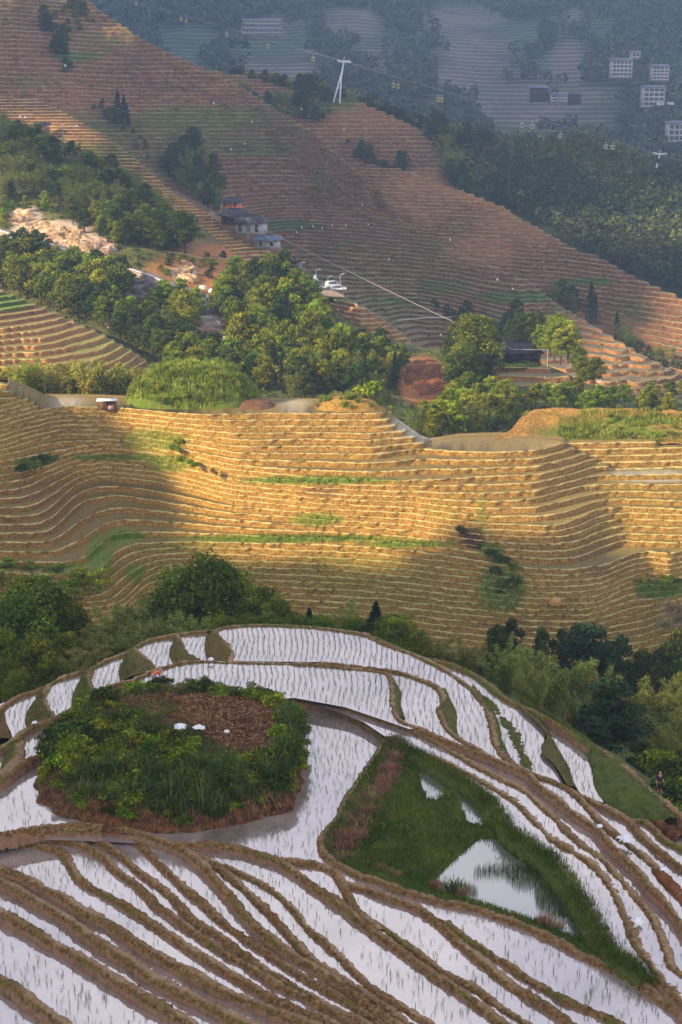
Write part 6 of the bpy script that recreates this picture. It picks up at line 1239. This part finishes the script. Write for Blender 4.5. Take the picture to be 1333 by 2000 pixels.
part('pulley_train', boxv(lx-3.2, lx-1.8, -1.8, 1.8, h2+.5, h2+1.0), M_steel, ca); part('pulley_train', boxv(lx+1.8, lx+3.2, -1.8, 1.8, h2+.2, h2+.7), M_steel, ca); part('antenna', rod((lx, 0, h2+.6), (lx+.5, 0, h2+2.4), .1), M_steel, o)
GON = [(266,8,1130,'leftmost yellow cable car cabin at the top of the picture'),(354,38,1010,'left cabin of the upper left pair'),(364,42,1000,'right cabin of the upper left pair'),(443,68,930,'single cabin above the left end of the pale far field'),(524,91,860,'single yellow cabin over the pale far field'),(612,116,800,'yellow cabin nearest the tall pylon'),
  (769,167,742,'left cabin of the pair just right of the tall pylon'),(778,169,742,'right cabin of the pair just right of the tall pylon'),(856,195,732,'left cabin of the pair over the dark ridge trees'),(863,196,732,'right cabin of the pair over the dark ridge trees'),(1020,245,716,'pale cabin left above the bamboo skyline'),(1040,248,716,'pale cabin right of it above the bamboo skyline'),
  (1095,266,710,'single cabin low over the bamboo skyline'),(1184,287,704,'left cabin of the pair in front of the bamboo forest'),(1197,288,704,'right cabin of the pair in front of the bamboo forest')]
for px, py, D, lb in GON:
    o = empty('cable_car_cabin', PD(px, py, D), label=lb, cat='cabin', group='cable car cabins')
    V, F = boxv(-.9, .9, -.9, .9, -1.1, .9); V[:4, :2] *= .8; part('cabin_shell', (V, F), M_yel if px < 1000 else plain('pale_yellow_cabin', (.52, .5, .32), .4, var=.05), o)
    part('window', [boxv(-.7, .7, -.94, -.905, -.1, .6), boxv(-.7, .7, .905, .94, -.1, .6)], M_glass, o); part('cabin_roof', boxv(-.95, .95, -.95, .95, .9, 1.02), M_white, o); part('hanger', rod((0, 0, 1.0), (0, 0, 2.6), .07), M_steel, o)
def wire(name, pts, r, label, sag=0, cat='cable', m=None, group=None):
    c = []
    for i in range(len(pts)-1):
        a, b = Vector(pts[i]), Vector(pts[i+1]); L = (b-a).length
        for k in range(16): t = k/16; q = a.lerp(b, t); q.z -= sag*4*t*(1-t)*L; c.append(tuple(q))
    c.append(tuple(pts[-1])); n = len(c); me = mesh(name, *tube(c, [r]*n, 4), [m or M_wire]); return link(name, me, label=label, cat=cat, group=group)
wire('haulage_cable', [PD(262, 3, 1130), PD(668, 119, 748), PD(1284, 301, 700), PD(1500, 360, 690)], .035, 'thin haulage rope carrying the left row of cabins', .001)
wire('haulage_cable', [PD(352, 26, 1010), PD(677, 121, 748), PD(1293, 302, 700), PD(1500, 358, 690)], .035, 'thin haulage rope carrying the right row of cabins', .001)
# --- poles and wires
def pole(px, y0, y1, D, label, arm=1, lamp=False, group=None, r=.13):
    b = PD(px, y1, D); t = PD(px, y0, D); h = t.z-b.z; o = empty('street_lamp' if lamp else 'utility_pole', b, label=label, cat='lamp post' if lamp else 'pole', group=group)
    part('shaft', rod((0, 0, -1.2), (0, 0, h), r*1.2, r*.8), M_conc if not lamp else M_steel, o)
    if lamp: part('lamp_arm', rod((0, 0, h-.1), (.9, -.3, h+.15), .06), M_steel, o); part('lamp_head', boxv(.6, 1.3, -.5, -.15, h+.08, h+.25), M_steel, o)
    elif arm:
        part('crossarm', boxv(-.8, .8, -.07, .07, h-.6, h-.45), M_steel, o)
        for x in (-.7, 0, .7): part('insulator', rod((x, 0, h-.45), (x, 0, h-.15), .06), M_white, o)
    return Vector((t.x, t.y, t.z-.3))
w0 = pole(124, 241, 276, 548, 'twin-armed concrete pole standing above the bamboo grove'); pole(128, 258, 280, 548, 'short thin pole right beside the twin-armed one', arm=0, r=.08)
w1 = pole(416, 414, 456, 470, 'concrete pole on the golden steps left of the farmhouses'); w2 = pole(485, 424, 460, 458, 'thick concrete pole in front of the large farmhouse')
w3 = pole(1069, 681, 727, 356, 'pale pole standing on the terraced shelf', arm=0, r=.11); w4 = pole(1172, 741, 772, 322, 'small pole among the trees at the foot of the right terraces'); w5 = PD(786, 652, 382)
for i, (px, y0, y1, lb) in enumerate([(588,513,530,'leftmost street lamp above the bushes'),(597,541,564,'short street lamp left of the white tent'),(618,527,560,'street lamp beside the white tent'),(641,540,566,'street lamp between the parked cars'),(665,536,563,'rightmost street lamp of the parking lot')]): pole(px, y0, y1, 414, lb, lamp=True, group='street lamps at the parking lot', r=.07)
wire('thick_cable', [w2, PD(540, 460, 448), PD(1000, 682, 362)], .07, 'thick pale cable slanting down across the terraces to the right', .003, group=None)
wire('thick_cable', [PD(1000, 682, 362), w3], .05, 'end span of the pale cable running to the shelf pole', .002)
for k in range(3): wire('power_line', [PD(330, 368-k*2, 520), w1+Vector((0, 0, .3*k)), w2+Vector((0, 0, .3*k-1)), PD(620, 543+k*5, 420), w5+Vector((0, 0, k*.9))], .035, 'one of three parallel wires following the spur crest', .002, group='wires along the spur crest')
wire('power_line', [PD(296, 489, 410), PD(350, 494, 408), PD(395, 503, 405), PD(500, 508, 400)], .05, 'white wire crossing the orange cut', .0)
# --- parking lot on the spur
def groundstrip(name, pts, D, w, label, m, th=.3, amp=True):
    P3 = []
    for x, y in pts:
        p = znoise(F_D, x, y, 1.2, .08) if D is None else PD(x, y, D); P3.append(p)
    c = np.array(catmull(P3, 1.0)); T = np.gradient(c, axis=0); T[:, 2] = 0; T = unit(T); N = np.stack([-T[:, 1], T[:, 0], 0*T[:, 0]], 1)
    rows = [c-N*w/2+[0, 0, -1.5], c-N*w/2+[0, 0, th], c+N*w/2+[0, 0, th], c+N*w/2+[0, 0, -1.5]]; V = np.concatenate(rows); return link(name, mesh(name, V, gridfaces(4, len(c))[:, ::-1], [m], smooth=False), kind='structure', label=label), c+[0, 0, th], N
groundstrip('parking_lot', [(592,563),(615,564),(645,566),(672,567)], 412, 7, 'pale gravel parking lot on the spur', M_road, .2)
def carb(px, py, D, rz, m, label, van=False):
    p = PD(px, py, D); o = empty('parked_car', p, rz, label=label, cat='van' if van else 'car', group='vehicles in the parking lot'); L, H = (4.8, 2.0) if van else (4.3, 1.45)
    prof = [(-L/2, .35), (-L/2, .95), (-L/2+.3, H*.95), (L*.1, H), (L*.28, 1.0 if not van else 1.25), (L/2-.05, .85), (L/2, .35)]
    V = np.array([(x, y*.84, z) for y in (-1, 1) for x, z in prof]); n = len(prof); F = [[i, i+1, n+i+1, n+i] for i in range(n-1)]+[[n-1, 0, n, 2*n-1], [0, 1, 2, 3], [0, 3, 4, 6], [4, 5, 6, 6], [n+3, n+2, n+1, n], [n+6, n+4, n+3, n], [n+6, n+5, n+4, n+4]]
    part('car_body', (V, np.array(F)), m, o); part('window', [boxv(-L*.38, L*.1, -.87, -.845, H*.62, H*.9), boxv(-L*.38, L*.1, .845, .87, H*.62, H*.9)], M_glass, o)
    V, F = boxv(L*.14, L*.2, -.7, .7, 0, .02); V[:, 2] = [1.32, 1.32, 1.32, 1.32, 1.02, 1.02, 1.02, 1.02]; part('windscreen', (V+np.array([.12, 0, .02]), F), M_glass, o)
    for x in (-L*.32, L*.32):
        for y in (-.82, .82): w = part('wheel', tube([(x, y-.1, .33), (x, y, .33), (x, y+.1, .33)], [.33]*3, 10), M_rub, o); part('rim', tube([(x, y*1.13-.02, .33), (x, y*1.13, .33), (x, y*1.13+.02, .33)], [.18]*3, 8), M_steel, w)
carb(652, 562, 410, .5, M_car, 'white van at the right end of the parking lot', True); carb(622, 565, 409, .2, M_car, 'silver-white car at the left of the parking lot'); carb(634, 563, 412, 1.2, M_cardk, 'dark car between the white ones'); carb(662, 567, 408, .1, M_car, 'white car low on the right of the parking lot')
o = empty('market_tent', PD(616, 558, 414), label='white folded tent beside the parking lot', cat='tent'); V, F = boxv(-.9, .9, -.9, .9, 1.4, 3.2); V[4:, :2] *= .12; part('canopy', (V, F), M_cloth, o)
for x in (-.8, .8): part('post', rod((x, 0, -.3), (x, 0, 1.5), .06), M_steel, o)
o = empty('blue_shed', PD(584, 566, 413), label='flat blue-roofed shed left of the parking lot', cat='shed'); part('roof', gable(4.6, 3, 1.6, .5, .3), M_blue, o); part('wall', boxv(-2.1, 2.1, -1.3, 1.3, -1, 1.6), M_wood, o)
for px, py in ((1290, 207), (1310, 206)):
    p = PD(px, py, 1085); o = empty('parked_van', p, .2, label='white van parked right of the tall white house' if px > 1300 else 'white van parked against the tall white house', cat='van'); V, F = boxv(-2.4, 2.4, -1, 1, .4, 2.4); V[[5, 7], 0] -= .8; part('van_body', (V, F), M_car, o); part('window', boxv(-1.8, 1.2, -1.04, -1.005, 1.5, 2.1), M_glass, o)
    for x in (-1.5, 1.5): part('wheel', tube([(x, -1.0, .4), (x, 0, .4), (x, 1.0, .4)], [.4]*3, 8), M_rub, o)
# --- concrete road with a parapet, dirt road, walls
for pts, lb in [([(-60,432),(0,452),(24,463),(69,476),(110,490),(166,510),(205,518)], 'upper stretch of concrete road below the white rock cut'), ([(215,512),(239,522),(290,543),(330,562),(350,572),(392,582)], 'concrete road slanting down to the orange cut')]:
    o, c, N = groundstrip('road', pts, None, 4.0, lb, M_road, .9)
    e = c-N*2.0; 
    if (e[:, 1].mean() > c[:, 1].mean()): e = c+N*2.0
    V, F = tube(e+np.array([0, 0, .25]), [.32]*len(e), 4); link('parapet', mesh('parapet', V, F, [M_white], smooth=False), label='white parapet along the '+lb, cat='parapet')
groundstrip('dirt_road', [(350,572),(392,584),(425,590),(448,586),(480,584)], None, 6, 'dirt road bend beside the orange cut', M_road, 1.2)
groundstrip('dirt_road', [(425,590),(405,602),(380,606)], None, 5, 'dirt road hairpin', M_road, 1.1)
groundstrip('dirt_road', [(206,616),(240,617),(270,614),(300,608)], None, 6, 'dirt road where the orange digger stands', M_road, 1.0)
groundstrip('dirt_road', [(270,640),(310,650),(330,660)], None, 4, 'lower dirt track behind the knoll', M_road, 1.0)
wire('water_pipe', [PD(776, 626, 480), PD(830, 621, 480), PD(882, 620, 480)], .22, 'white water pipe running along a terrace', 0, 'pipe', M_white)
wire('water_pipe', [znoise(F_D, 390, 676, 1.2, .08)+Vector((0, 0, 1)), znoise(F_D, 415, 682, 1.2, .08)+Vector((0, 0, 1)), znoise(F_D, 440, 690, 1.2, .08)+Vector((0, 0, 1))], .2, 'white pipe below the pink rock cut', 0, 'pipe', M_white)
p = znoise(F_D, 400, 628, 1.2, .08); o = empty('retaining_wall', p, label='pale concrete retaining wall with openings below the road bend', cat='wall'); part('wall', boxv(-3, 2, -.2, .2, -1, 1.0), M_conc, o)
for x in (-2.4, -1.4, -.4, .6, 1.4): part('buttress', boxv(x-.12, x+.12, -.5, -.205, -1, 1.3), M_white, o)
p = znoise(F_D, 426, 636, 1.2, .08); o = empty('retaining_wall', p, label='short lower retaining wall right of the larger one', cat='wall'); part('wall', boxv(-1.2, 1.2, -.2, .2, -1, .7), M_conc, o); part('coping', boxv(-1.3, 1.3, -.3, .3, .705, .85), M_white, o)
for i, (px, py) in enumerate([(397,571),(420,573),(414,578)]):
    p = znoise(F_D, px, py, 1.2, .08); p.z += 1.2; bm = bmesh.new(); bmesh.ops.create_icosphere(bm, subdivisions=2, radius=.9)
    for v in bm.verts: v.co *= 1+.3*float(vnoise(v.co.x*2+i, v.co.y*2, v.co.z*2)); v.co.z *= .75
    me = bpy.data.meshes.new('boulder'); bm.to_mesh(me); bm.free(); me.materials.append(M_cloth); link('boulder', me, label=['white boulder at the road bend, left one','largest white boulder at the road bend','white boulder in front of the larger one'][i], cat='boulder', loc=p)
# --- digger
p = znoise(F_D, 226, 617, 1.2, .08); p.z += 1.1; o = empty('excavator', p, .4, label='orange digger standing on the dirt road', cat='excavator')
part('track', boxv(-1.5, 1.5, -1.2, -.7, 0, .7), M_rub, o); part('track', boxv(-1.5, 1.5, .7, 1.2, 0, .7), M_rub, o); part('cab', boxv(-1.4, 1.0, -1.1, 1.1, .75, 1.5), M_or, o); cb = part('cabin', boxv(-.1, .95, -1.0, 0, 1.5, 2.6), M_rub, o); part('window', boxv(.0, .85, -1.04, -1.005, 1.7, 2.4), M_glass, cb)
part('boom', rod((.9, 0, 1.4), (-2.4, 0, 3.4), .22), M_or, o); part('dipper_arm', rod((-2.4, 0, 3.4), (-3.6, 0, 1.2), .16), M_or, o); part('bucket', boxv(-3.9, -3.2, -.45, .45, .4, 1.1), M_rub, o)
# --- rock cuts: broken blocks standing proud of the slope
def rockface(poly, n, label, size, m, seed, sq=.8):
    rng = random.Random(seed); root = empty('rock_face', (0, 0, 0), kind='structure', label=label); base = []
    for k in range(5):
        bm = bmesh.new(); bmesh.ops.create_icosphere(bm, subdivisions=1 if k % 2 else 2, radius=1)
        for v in bm.verts:
            q = v.co; q *= 1+.6*float(vnoise(q.x*1.6+k*9, q.y*1.6, q.z*1.6)); q.x = round(q.x*2.2)/2.2*.6+q.x*.4; q.z = round(q.z*2.2)/2.2*.6+q.z*.4
        me = bpy.data.meshes.new('rock'); bm.to_mesh(me); bm.free(); me.materials.append(m); base.append(me)
    xs = [q[0] for q in poly]; ys = [q[1] for q in poly]; c = 0
    while c < n:
        x, y = rng.uniform(min(xs), max(xs)), rng.uniform(min(ys), max(ys))
        if not in_poly(np.array([x]), np.array([y]), poly)[0]: continue
        c += 1; p = znoise(F_D, x, y, 1.2, .08); o = link('rock', rng.choice(base), root, loc=p); s = size*rng.uniform(.5, 1.3); o.scale = (s*1.3, s*.6, s*sq*rng.uniform(.6, 1.3)); o.rotation_euler = (rng.uniform(-.3, .3), rng.uniform(-.5, .5), rng.uniform(-.5, .5))
rockface([(28,412),(52,408),(60,432),(90,430),(118,446),(150,452),(178,470),(180,500),(150,503),(110,484),(70,468),(32,445)], 120, 'jagged white rock cut above the concrete road', 1.5, M_rock, 3)
rockface([(345,528),(372,518),(378,545),(352,555)], 26, 'small patch of white rock on the orange cut', 1.6, M_rock, 4)
M_rock2 = mat('pink_rock', [(.16, .10, .08), (.40, .27, .20), (.60, .46, .37)], scale=.5, bump=1, bscale=1.2, bdist=.5)
rockface([(385,640),(440,640),(445,690),(400,680),(384,660)], 60, 'pinkish layered rock below the retaining walls', 1.7, M_rock2, 5, .5)
rockface([(215,622),(260,628),(270,645),(225,640)], 24, 'dark red rubble below the digger', 1.2, M_rock2, 6, .5)
M_dark = mat('grey_rock', [(.05, .045, .045), (.14, .12, .12), (.26, .22, .20)], scale=.5, bump=1, bscale=1.2, bdist=.5)
rockface([(240,560),(290,555),(300,600),(270,608),(240,604)], 50, 'dark grey rock wall under the concrete road', 1.7, M_dark, 7, .8)
rockface([(180,470),(215,480),(225,505),(190,505)], 22, 'rusty broken rock at the right end of the white cut', 1.6, M_rock2, 8)
M_slip = mat('red_earth_slip', [(.12, .045, .02), (.24, .09, .035), (.34, .14, .055)], scale=.4, bump=1, bscale=1.0, bdist=.5, stretch=(1.6, 1, .5))
slope('earth_slip', [(780,800,318),(870,800,318),(780,700,350),(870,700,350),(825,740,332)], [(600,800),(781,780),(795,716),(815,703),(850,704),(868,720),(878,760),(884,800),(1000,812)], [(600,812),(1000,812)], (.036, .076, .0012), 40, 'red earth slip between the trees', lambda px, py, V: np.zeros((len(V), 3)), amp=.7, fr=.3, m=M_slip, back=(6, 3))
# --- vegetable bed and white birds of plastic on the far fields
o = empty('vegetable_bed', (0, 0, 0), kind='structure', label='bright green vegetable bed on the terraced shelf')
for r in range(4):
    ps = [PD(975+i*5+r*2, 713+r*2.6, 353-r*.9) for i in range(17-r)]; part('crop_row', [boxv(p.x-.28, p.x+.28, p.y-.15, p.y+.15, p.z-.3, p.z+.3) for p in ps], M_leafy, o)
mk_ = random.Random(5)
for i, (px, py) in enumerate([(590,215),(418,203),(555,286),(452,293),(493,239),(478,282),(506,286),(672,255),(128,130),(612,443),(590,446),(630,447),(650,443),(676,441),(580,455),(760,508),(972,548),(1002,566),(708,402),(40,230),(50,231),(720,440),(861,656),(150,248),(880,470)]):
    D = float(F_S(px, py)) if px < 200 else float(F_E(px, py)); p = PD(px, py, D-2.5); o = empty('sack', p, mk_.uniform(0, 3), label='small white sack lying on the far terraces', cat='sack', group='white sacks on the far terraces')
    V, F = boxv(-.35, .35, -.25, .25, 0, .75); V[4:] *= [.6, .6, 1]; V += np.random.RandomState(i).normal(size=V.shape)*.05; part('sack_body', (V, F), M_cloth, o)
# --- things on the near hill
def sheet(px, py, z, w, d, label, m=M_cloth, rz=0, lump=.06, name='plastic_sheet'):
    u = np.linspace(-1, 1, 12); U, Vv = np.meshgrid(u, u); r = 1+.25*vnoise(U*2+px, Vv*2, 1); Z = lump*(1-np.maximum(abs(U), abs(Vv))**2)+lump*.6*fbm(U*3, Vv*3, px, 3); V = np.stack([U*w/2*r, Vv*d/2*r, Z], -1).reshape(-1, 3)
    return link(name, mesh(name, V, gridfaces(12, 12), [m]), label=label, cat='sheet', loc=P(px, py, z), rz=rz)
mvs = np.array([tuple(v.co) for v in mound.data.vertices])
def on_mound(px, py):
    z = -37.3
    for _ in range(6): q = P(px, py, z); z = .5*z+.5*(mvs[np.argmin((mvs[:, 0]-q.x)**2+(mvs[:, 1]-q.y)**2), 2]+.12)
    return z+.05
sheet(352, 1421, on_mound(352, 1421), .7, .9, 'white plastic sheet on the mound, left piece', lump=.25); sheet(388, 1422, on_mound(388, 1422), .7, .4, 'white plastic sheet on the mound, right piece', lump=.2); sheet(443, 1430, on_mound(443, 1430), .32, .28, 'small white bag right of the two sheets on the mound', lump=.15)
sheet(1222, 1640, -38.85, .7, .6, 'white sack draped over a bund of the right paddies', lump=.3, rz=.5); sheet(1248, 1800, -38.8, .4, .45, 'small white rag on a bund at the lower right', lump=.18); sheet(1172, 1614, -38.55, .35, .3, 'tiny white bag on a bund above the draped sack', lump=.12)
sheet(1297, 1698, -38.9, .4, .3, 'white rag where the bund turns orange', lump=.12); sheet(68, 1412, -38.9, .35, .3, 'white lump on the left bund between the paddies', lump=.15); sheet(412, 1288, -38.4, .45, .3, 'white stone-like bag on the bund beside the farthest paddies', lump=.15)
bund([(1284,1694),(1299,1712),(1318,1732),(1340,1758),(1365,1785)], -38.98, .6, .8, (0, 0, 0), m=M_slip)
for px, py, s in [(1310,1185,3.0),(1325,1205,2.8),(1338,1190,3.0),(1300,1215,2.2),(1330,1225,2.4)]: put('stuft', 'brushwood_heap', P(px, py+10, zl(30)), s, 'brown heap of dead brushwood at the right edge', 'brushwood', 'brown brushwood at the right edge', .9)
bm = bmesh.new(); bmesh.ops.create_icosphere(bm, subdivisions=3, radius=.9)
for v in bm.verts: v.co *= 1+.25*float(fbm(v.co.x*3, v.co.y*3, v.co.z*3)); v.co.z = max(v.co.z, -.2)
me = bpy.data.meshes.new('straw_heap'); bm.to_mesh(me); bm.free(); me.materials.append(mat('orange_straw', [(.35, .17, .05), (.6, .34, .12)], scale=4, bump=1)); link('straw_heap', me, label='orange straw heap on a low terrace right of the gully', cat='straw heap', loc=P(1085, 1178, zl(26.5)))
# --- people
def skin(name, J, E, R, m, parent, sub=2):
    me = bpy.data.meshes.new(name); me.from_pydata([tuple(j) for j in J], E, []); me.update(); o = bpy.data.objects.new(name, me); COL.objects.link(o)
    md = o.modifiers.new('skin', 'SKIN'); 
    for i, r in enumerate(R): me.skin_vertices[0].data[i].radius = (r if isinstance(r, tuple) else (r, r))
    me.skin_vertices[0].data[0].use_root = True; s = o.modifiers.new('sub', 'SUBSURF'); s.levels = sub; s.render_levels = sub
    bpy.context.view_layer.update(); dg = bpy.context.evaluated_depsgraph_get(); nm = bpy.data.meshes.new_from_object(o.evaluated_get(dg)); o.modifiers.clear(); o.data = nm; nm.materials.clear(); nm.materials.append(m)
    for p_ in nm.polygons: p_.use_smooth = True
    o.parent = parent; return o
def person(loc, rz, label, pose, shirt, trou, hat=None):
    o = empty('person', loc, rz, label=label, cat='person')
    if pose == 'stand':
        J = dict(pel=(0,0,.92), sp=(0,0,1.12), ch=(0,.01,1.34), nk=(0,0,1.48), hd=(0,-.02,1.60), ht=(0,-.02,1.70), sl=(-.17,0,1.40), el=(-.24,.03,1.14), wl=(-.25,-.10,.92), sr=(.17,0,1.40), er=(.24,.03,1.14), wr=(.26,-.06,.90), hl=(-.09,0,.88), kl=(-.10,-.03,.49), al=(-.11,.02,.09), tl=(-.12,-.13,.04), hr=(.09,0,.88), kr=(.11,-.06,.49), ar=(.12,.0,.09), tr=(.13,-.15,.04))
    else:
        J = dict(pel=(0,0,.80), sp=(0,-.14,.93), ch=(0,-.34,1.0), nk=(0,-.47,1.02), hd=(0,-.58,1.0), ht=(0,-.67,.97), sl=(-.17,-.38,.99), el=(-.2,-.45,.72), wl=(-.13,-.55,.48), sr=(.17,-.38,.99), er=(.2,-.48,.72), wr=(.12,-.6,.47), hl=(-.10,.02,.76), kl=(-.12,-.06,.42), al=(-.13,.04,.06), tl=(-.13,-.1,.03), hr=(.10,.02,.76), kr=(.13,-.12,.42), ar=(.14,-.02,.06), tr=(.14,-.16,.03))
    ks = list(J); ix = {k: i for i, k in enumerate(ks)}; ed = ['pel-sp','sp-ch','ch-nk','nk-hd','hd-ht','ch-sl','sl-el','el-wl','ch-sr','sr-er','er-wr','pel-hl','hl-kl','kl-al','al-tl','pel-hr','hr-kr','kr-ar','ar-tr']
    R = dict(pel=.11, sp=.10, ch=.12, nk=.052, hd=.088, ht=.07, sl=.052, el=.04, wl=.03, sr=.052, er=.04, wr=.03, hl=.08, kl=.055, al=.038, tl=.03, hr=.08, kr=.055, ar=.038, tr=.03)
    skin('body', [J[k] for k in ks], [tuple(ix[x] for x in e.split('-')) for e in ed], [R[k] for k in ks], M_skin, o)
    def sub_(name, keys, es, grow, m):
        skin(name, [J[k] for k in keys], [(keys.index(a), keys.index(b)) for a, b in es], [R[k]+grow for k in keys], m, o)
    sub_('shirt', ['pel','sp','ch','sl','el','sr','er'], [('pel','sp'),('sp','ch'),('ch','sl'),('sl','el'),('ch','sr'),('sr','er')], .022, shirt)
    sub_('trousers', ['pel','hl','kl','hr','kr'], [('pel','hl'),('hl','kl'),('pel','hr'),('hr','kr')], .02, trou)
    h = Vector(J['hd']); up = (Vector(J['ht'])-h).normalized(); fw = Vector((0, -1, 0)) if pose == 'stand' else Vector((0, -.25, -.97)); sd = up.cross(fw)
    skin('hair', [h+up*.035-fw*.03, h+up*.09-fw*.01], [(0, 1)], [.085, .055], M_hair, o)
    skin('nose', [h+fw*.07, h+fw*.11-up*.02], [(0, 1)], [.016, .012], M_skin, o, 1)
    for s in (-1, 1):
        skin('eye', [h+fw*.078+sd*s*.032+up*.02, h+fw*.088+sd*s*.032+up*.02], [(0, 1)], [.011, .008], M_hair, o, 1); skin('ear', [h+sd*s*.082, h+sd*s*.09+up*.02], [(0, 1)], [.016, .014], M_skin, o, 1)
        w = Vector(J['wl' if s < 0 else 'wr']); e = Vector(J['el' if s < 0 else 'er']); d = (w-e).normalized(); pr = Vector((s, 0, 0))
        pts = [w]; es = []; rr = [.026]; pts.append(w+d*.07); es.append((0, 1)); rr.append(.028)
        for k in range(4):
            b = len(pts); f = d*(.062+.012*(1 if k in (1, 2) else 0)); off = Vector((0, -1, 0)).cross(d).normalized()*0+Vector((0, (k-1.5)*.017, 0)); pts += [w+d*.085+off, w+d*.085+off+f*.6, w+d*.085+off+f*1.1-pr*.02]; es += [(1, b), (b, b+1), (b+1, b+2)]; rr += [.010, .009, .008]
        b = len(pts); pts += [w+d*.04+Vector((0, -.035, 0)), w+d*.075+Vector((0, -.055, 0))]; es += [(0, b), (b, b+1)]; rr += [.011, .009]; skin('hand', pts, es, rr, M_skin, o, 1)
    if hat:
        V = []; n = 20
        for r_, z_ in ((.02, .17), (.10, .14), (.17, .10), (.24, .05)): V += [(h+up*z_+ (sd*math.cos(a)+fw*math.sin(a))*r_) for a in np.linspace(0, 2*np.pi, n)]
        link('hat', mesh('hat', np.array([tuple(v) for v in V]), gridfaces(4, n), [hat]), o)
    return o
pw = P(301, 1338, -39.0); person(pw, 2.2, 'farmer in an orange top bending over the flooded paddy behind the mound', 'bend', M_org, M_pink, M_cloth)
pp_ = P(1287, 1556, -39.55); person(pp_, .3, 'person in black shirt and shorts walking beside the trees at the right', 'stand', M_blk, M_blk)
# --- the air
Vb, Fb = boxv(-2650, 2650, -320, 3450, -119, 215)
hz = bpy.data.meshes.new('haze'); hz.from_pydata([tuple(v) for v in Vb], [], [tuple(f) for f in Fb]); hz.update()
hm = bpy.data.materials.new('haze'); hm.use_nodes = True; hm.node_tree.nodes.clear(); ho = hm.node_tree.nodes.new('ShaderNodeOutputMaterial'); pv = hm.node_tree.nodes.new('ShaderNodeVolumePrincipled')
pv.inputs['Color'].default_value = (.40, .60, 1.0, 1); pv.inputs['Density'].default_value = .00018; pv.inputs['Anisotropy'].default_value = 0.0
hm.node_tree.links.new(pv.outputs[0], ho.inputs['Volume']); hz.materials.append(hm); link('haze', hz, kind='stuff', label='thin blue haze filling the valley air')
# ------------------------------------------------------------------ small groups: each member named by its place in the row
bpy.context.view_layer.update()
ORD = ['leftmost', 'second from left', 'third from left', 'fourth from left', 'fifth from left', 'sixth from left', 'seventh from left', 'eighth from left', 'ninth from left', 'tenth from left', 'eleventh from left', 'twelfth from left', 'thirteenth from left', 'fourteenth from left', 'fifteenth from left', 'sixteenth from left']
by = {}
for o in bpy.data.objects:
    if o.parent is None and 'group' in o and 'label' in o: by.setdefault((o['group'], o['label']), []).append(o)
for (g_, l_), os_ in by.items():
    if 2 <= len(os_) <= 16:
        os_.sort(key=lambda o: pix(o.location)[0])
        for i, o in enumerate(os_):
            w = (ORD[i] if i < len(os_)-1 else 'rightmost')+' '+l_
            if len(w.split()) <= 16: o['label'] = w
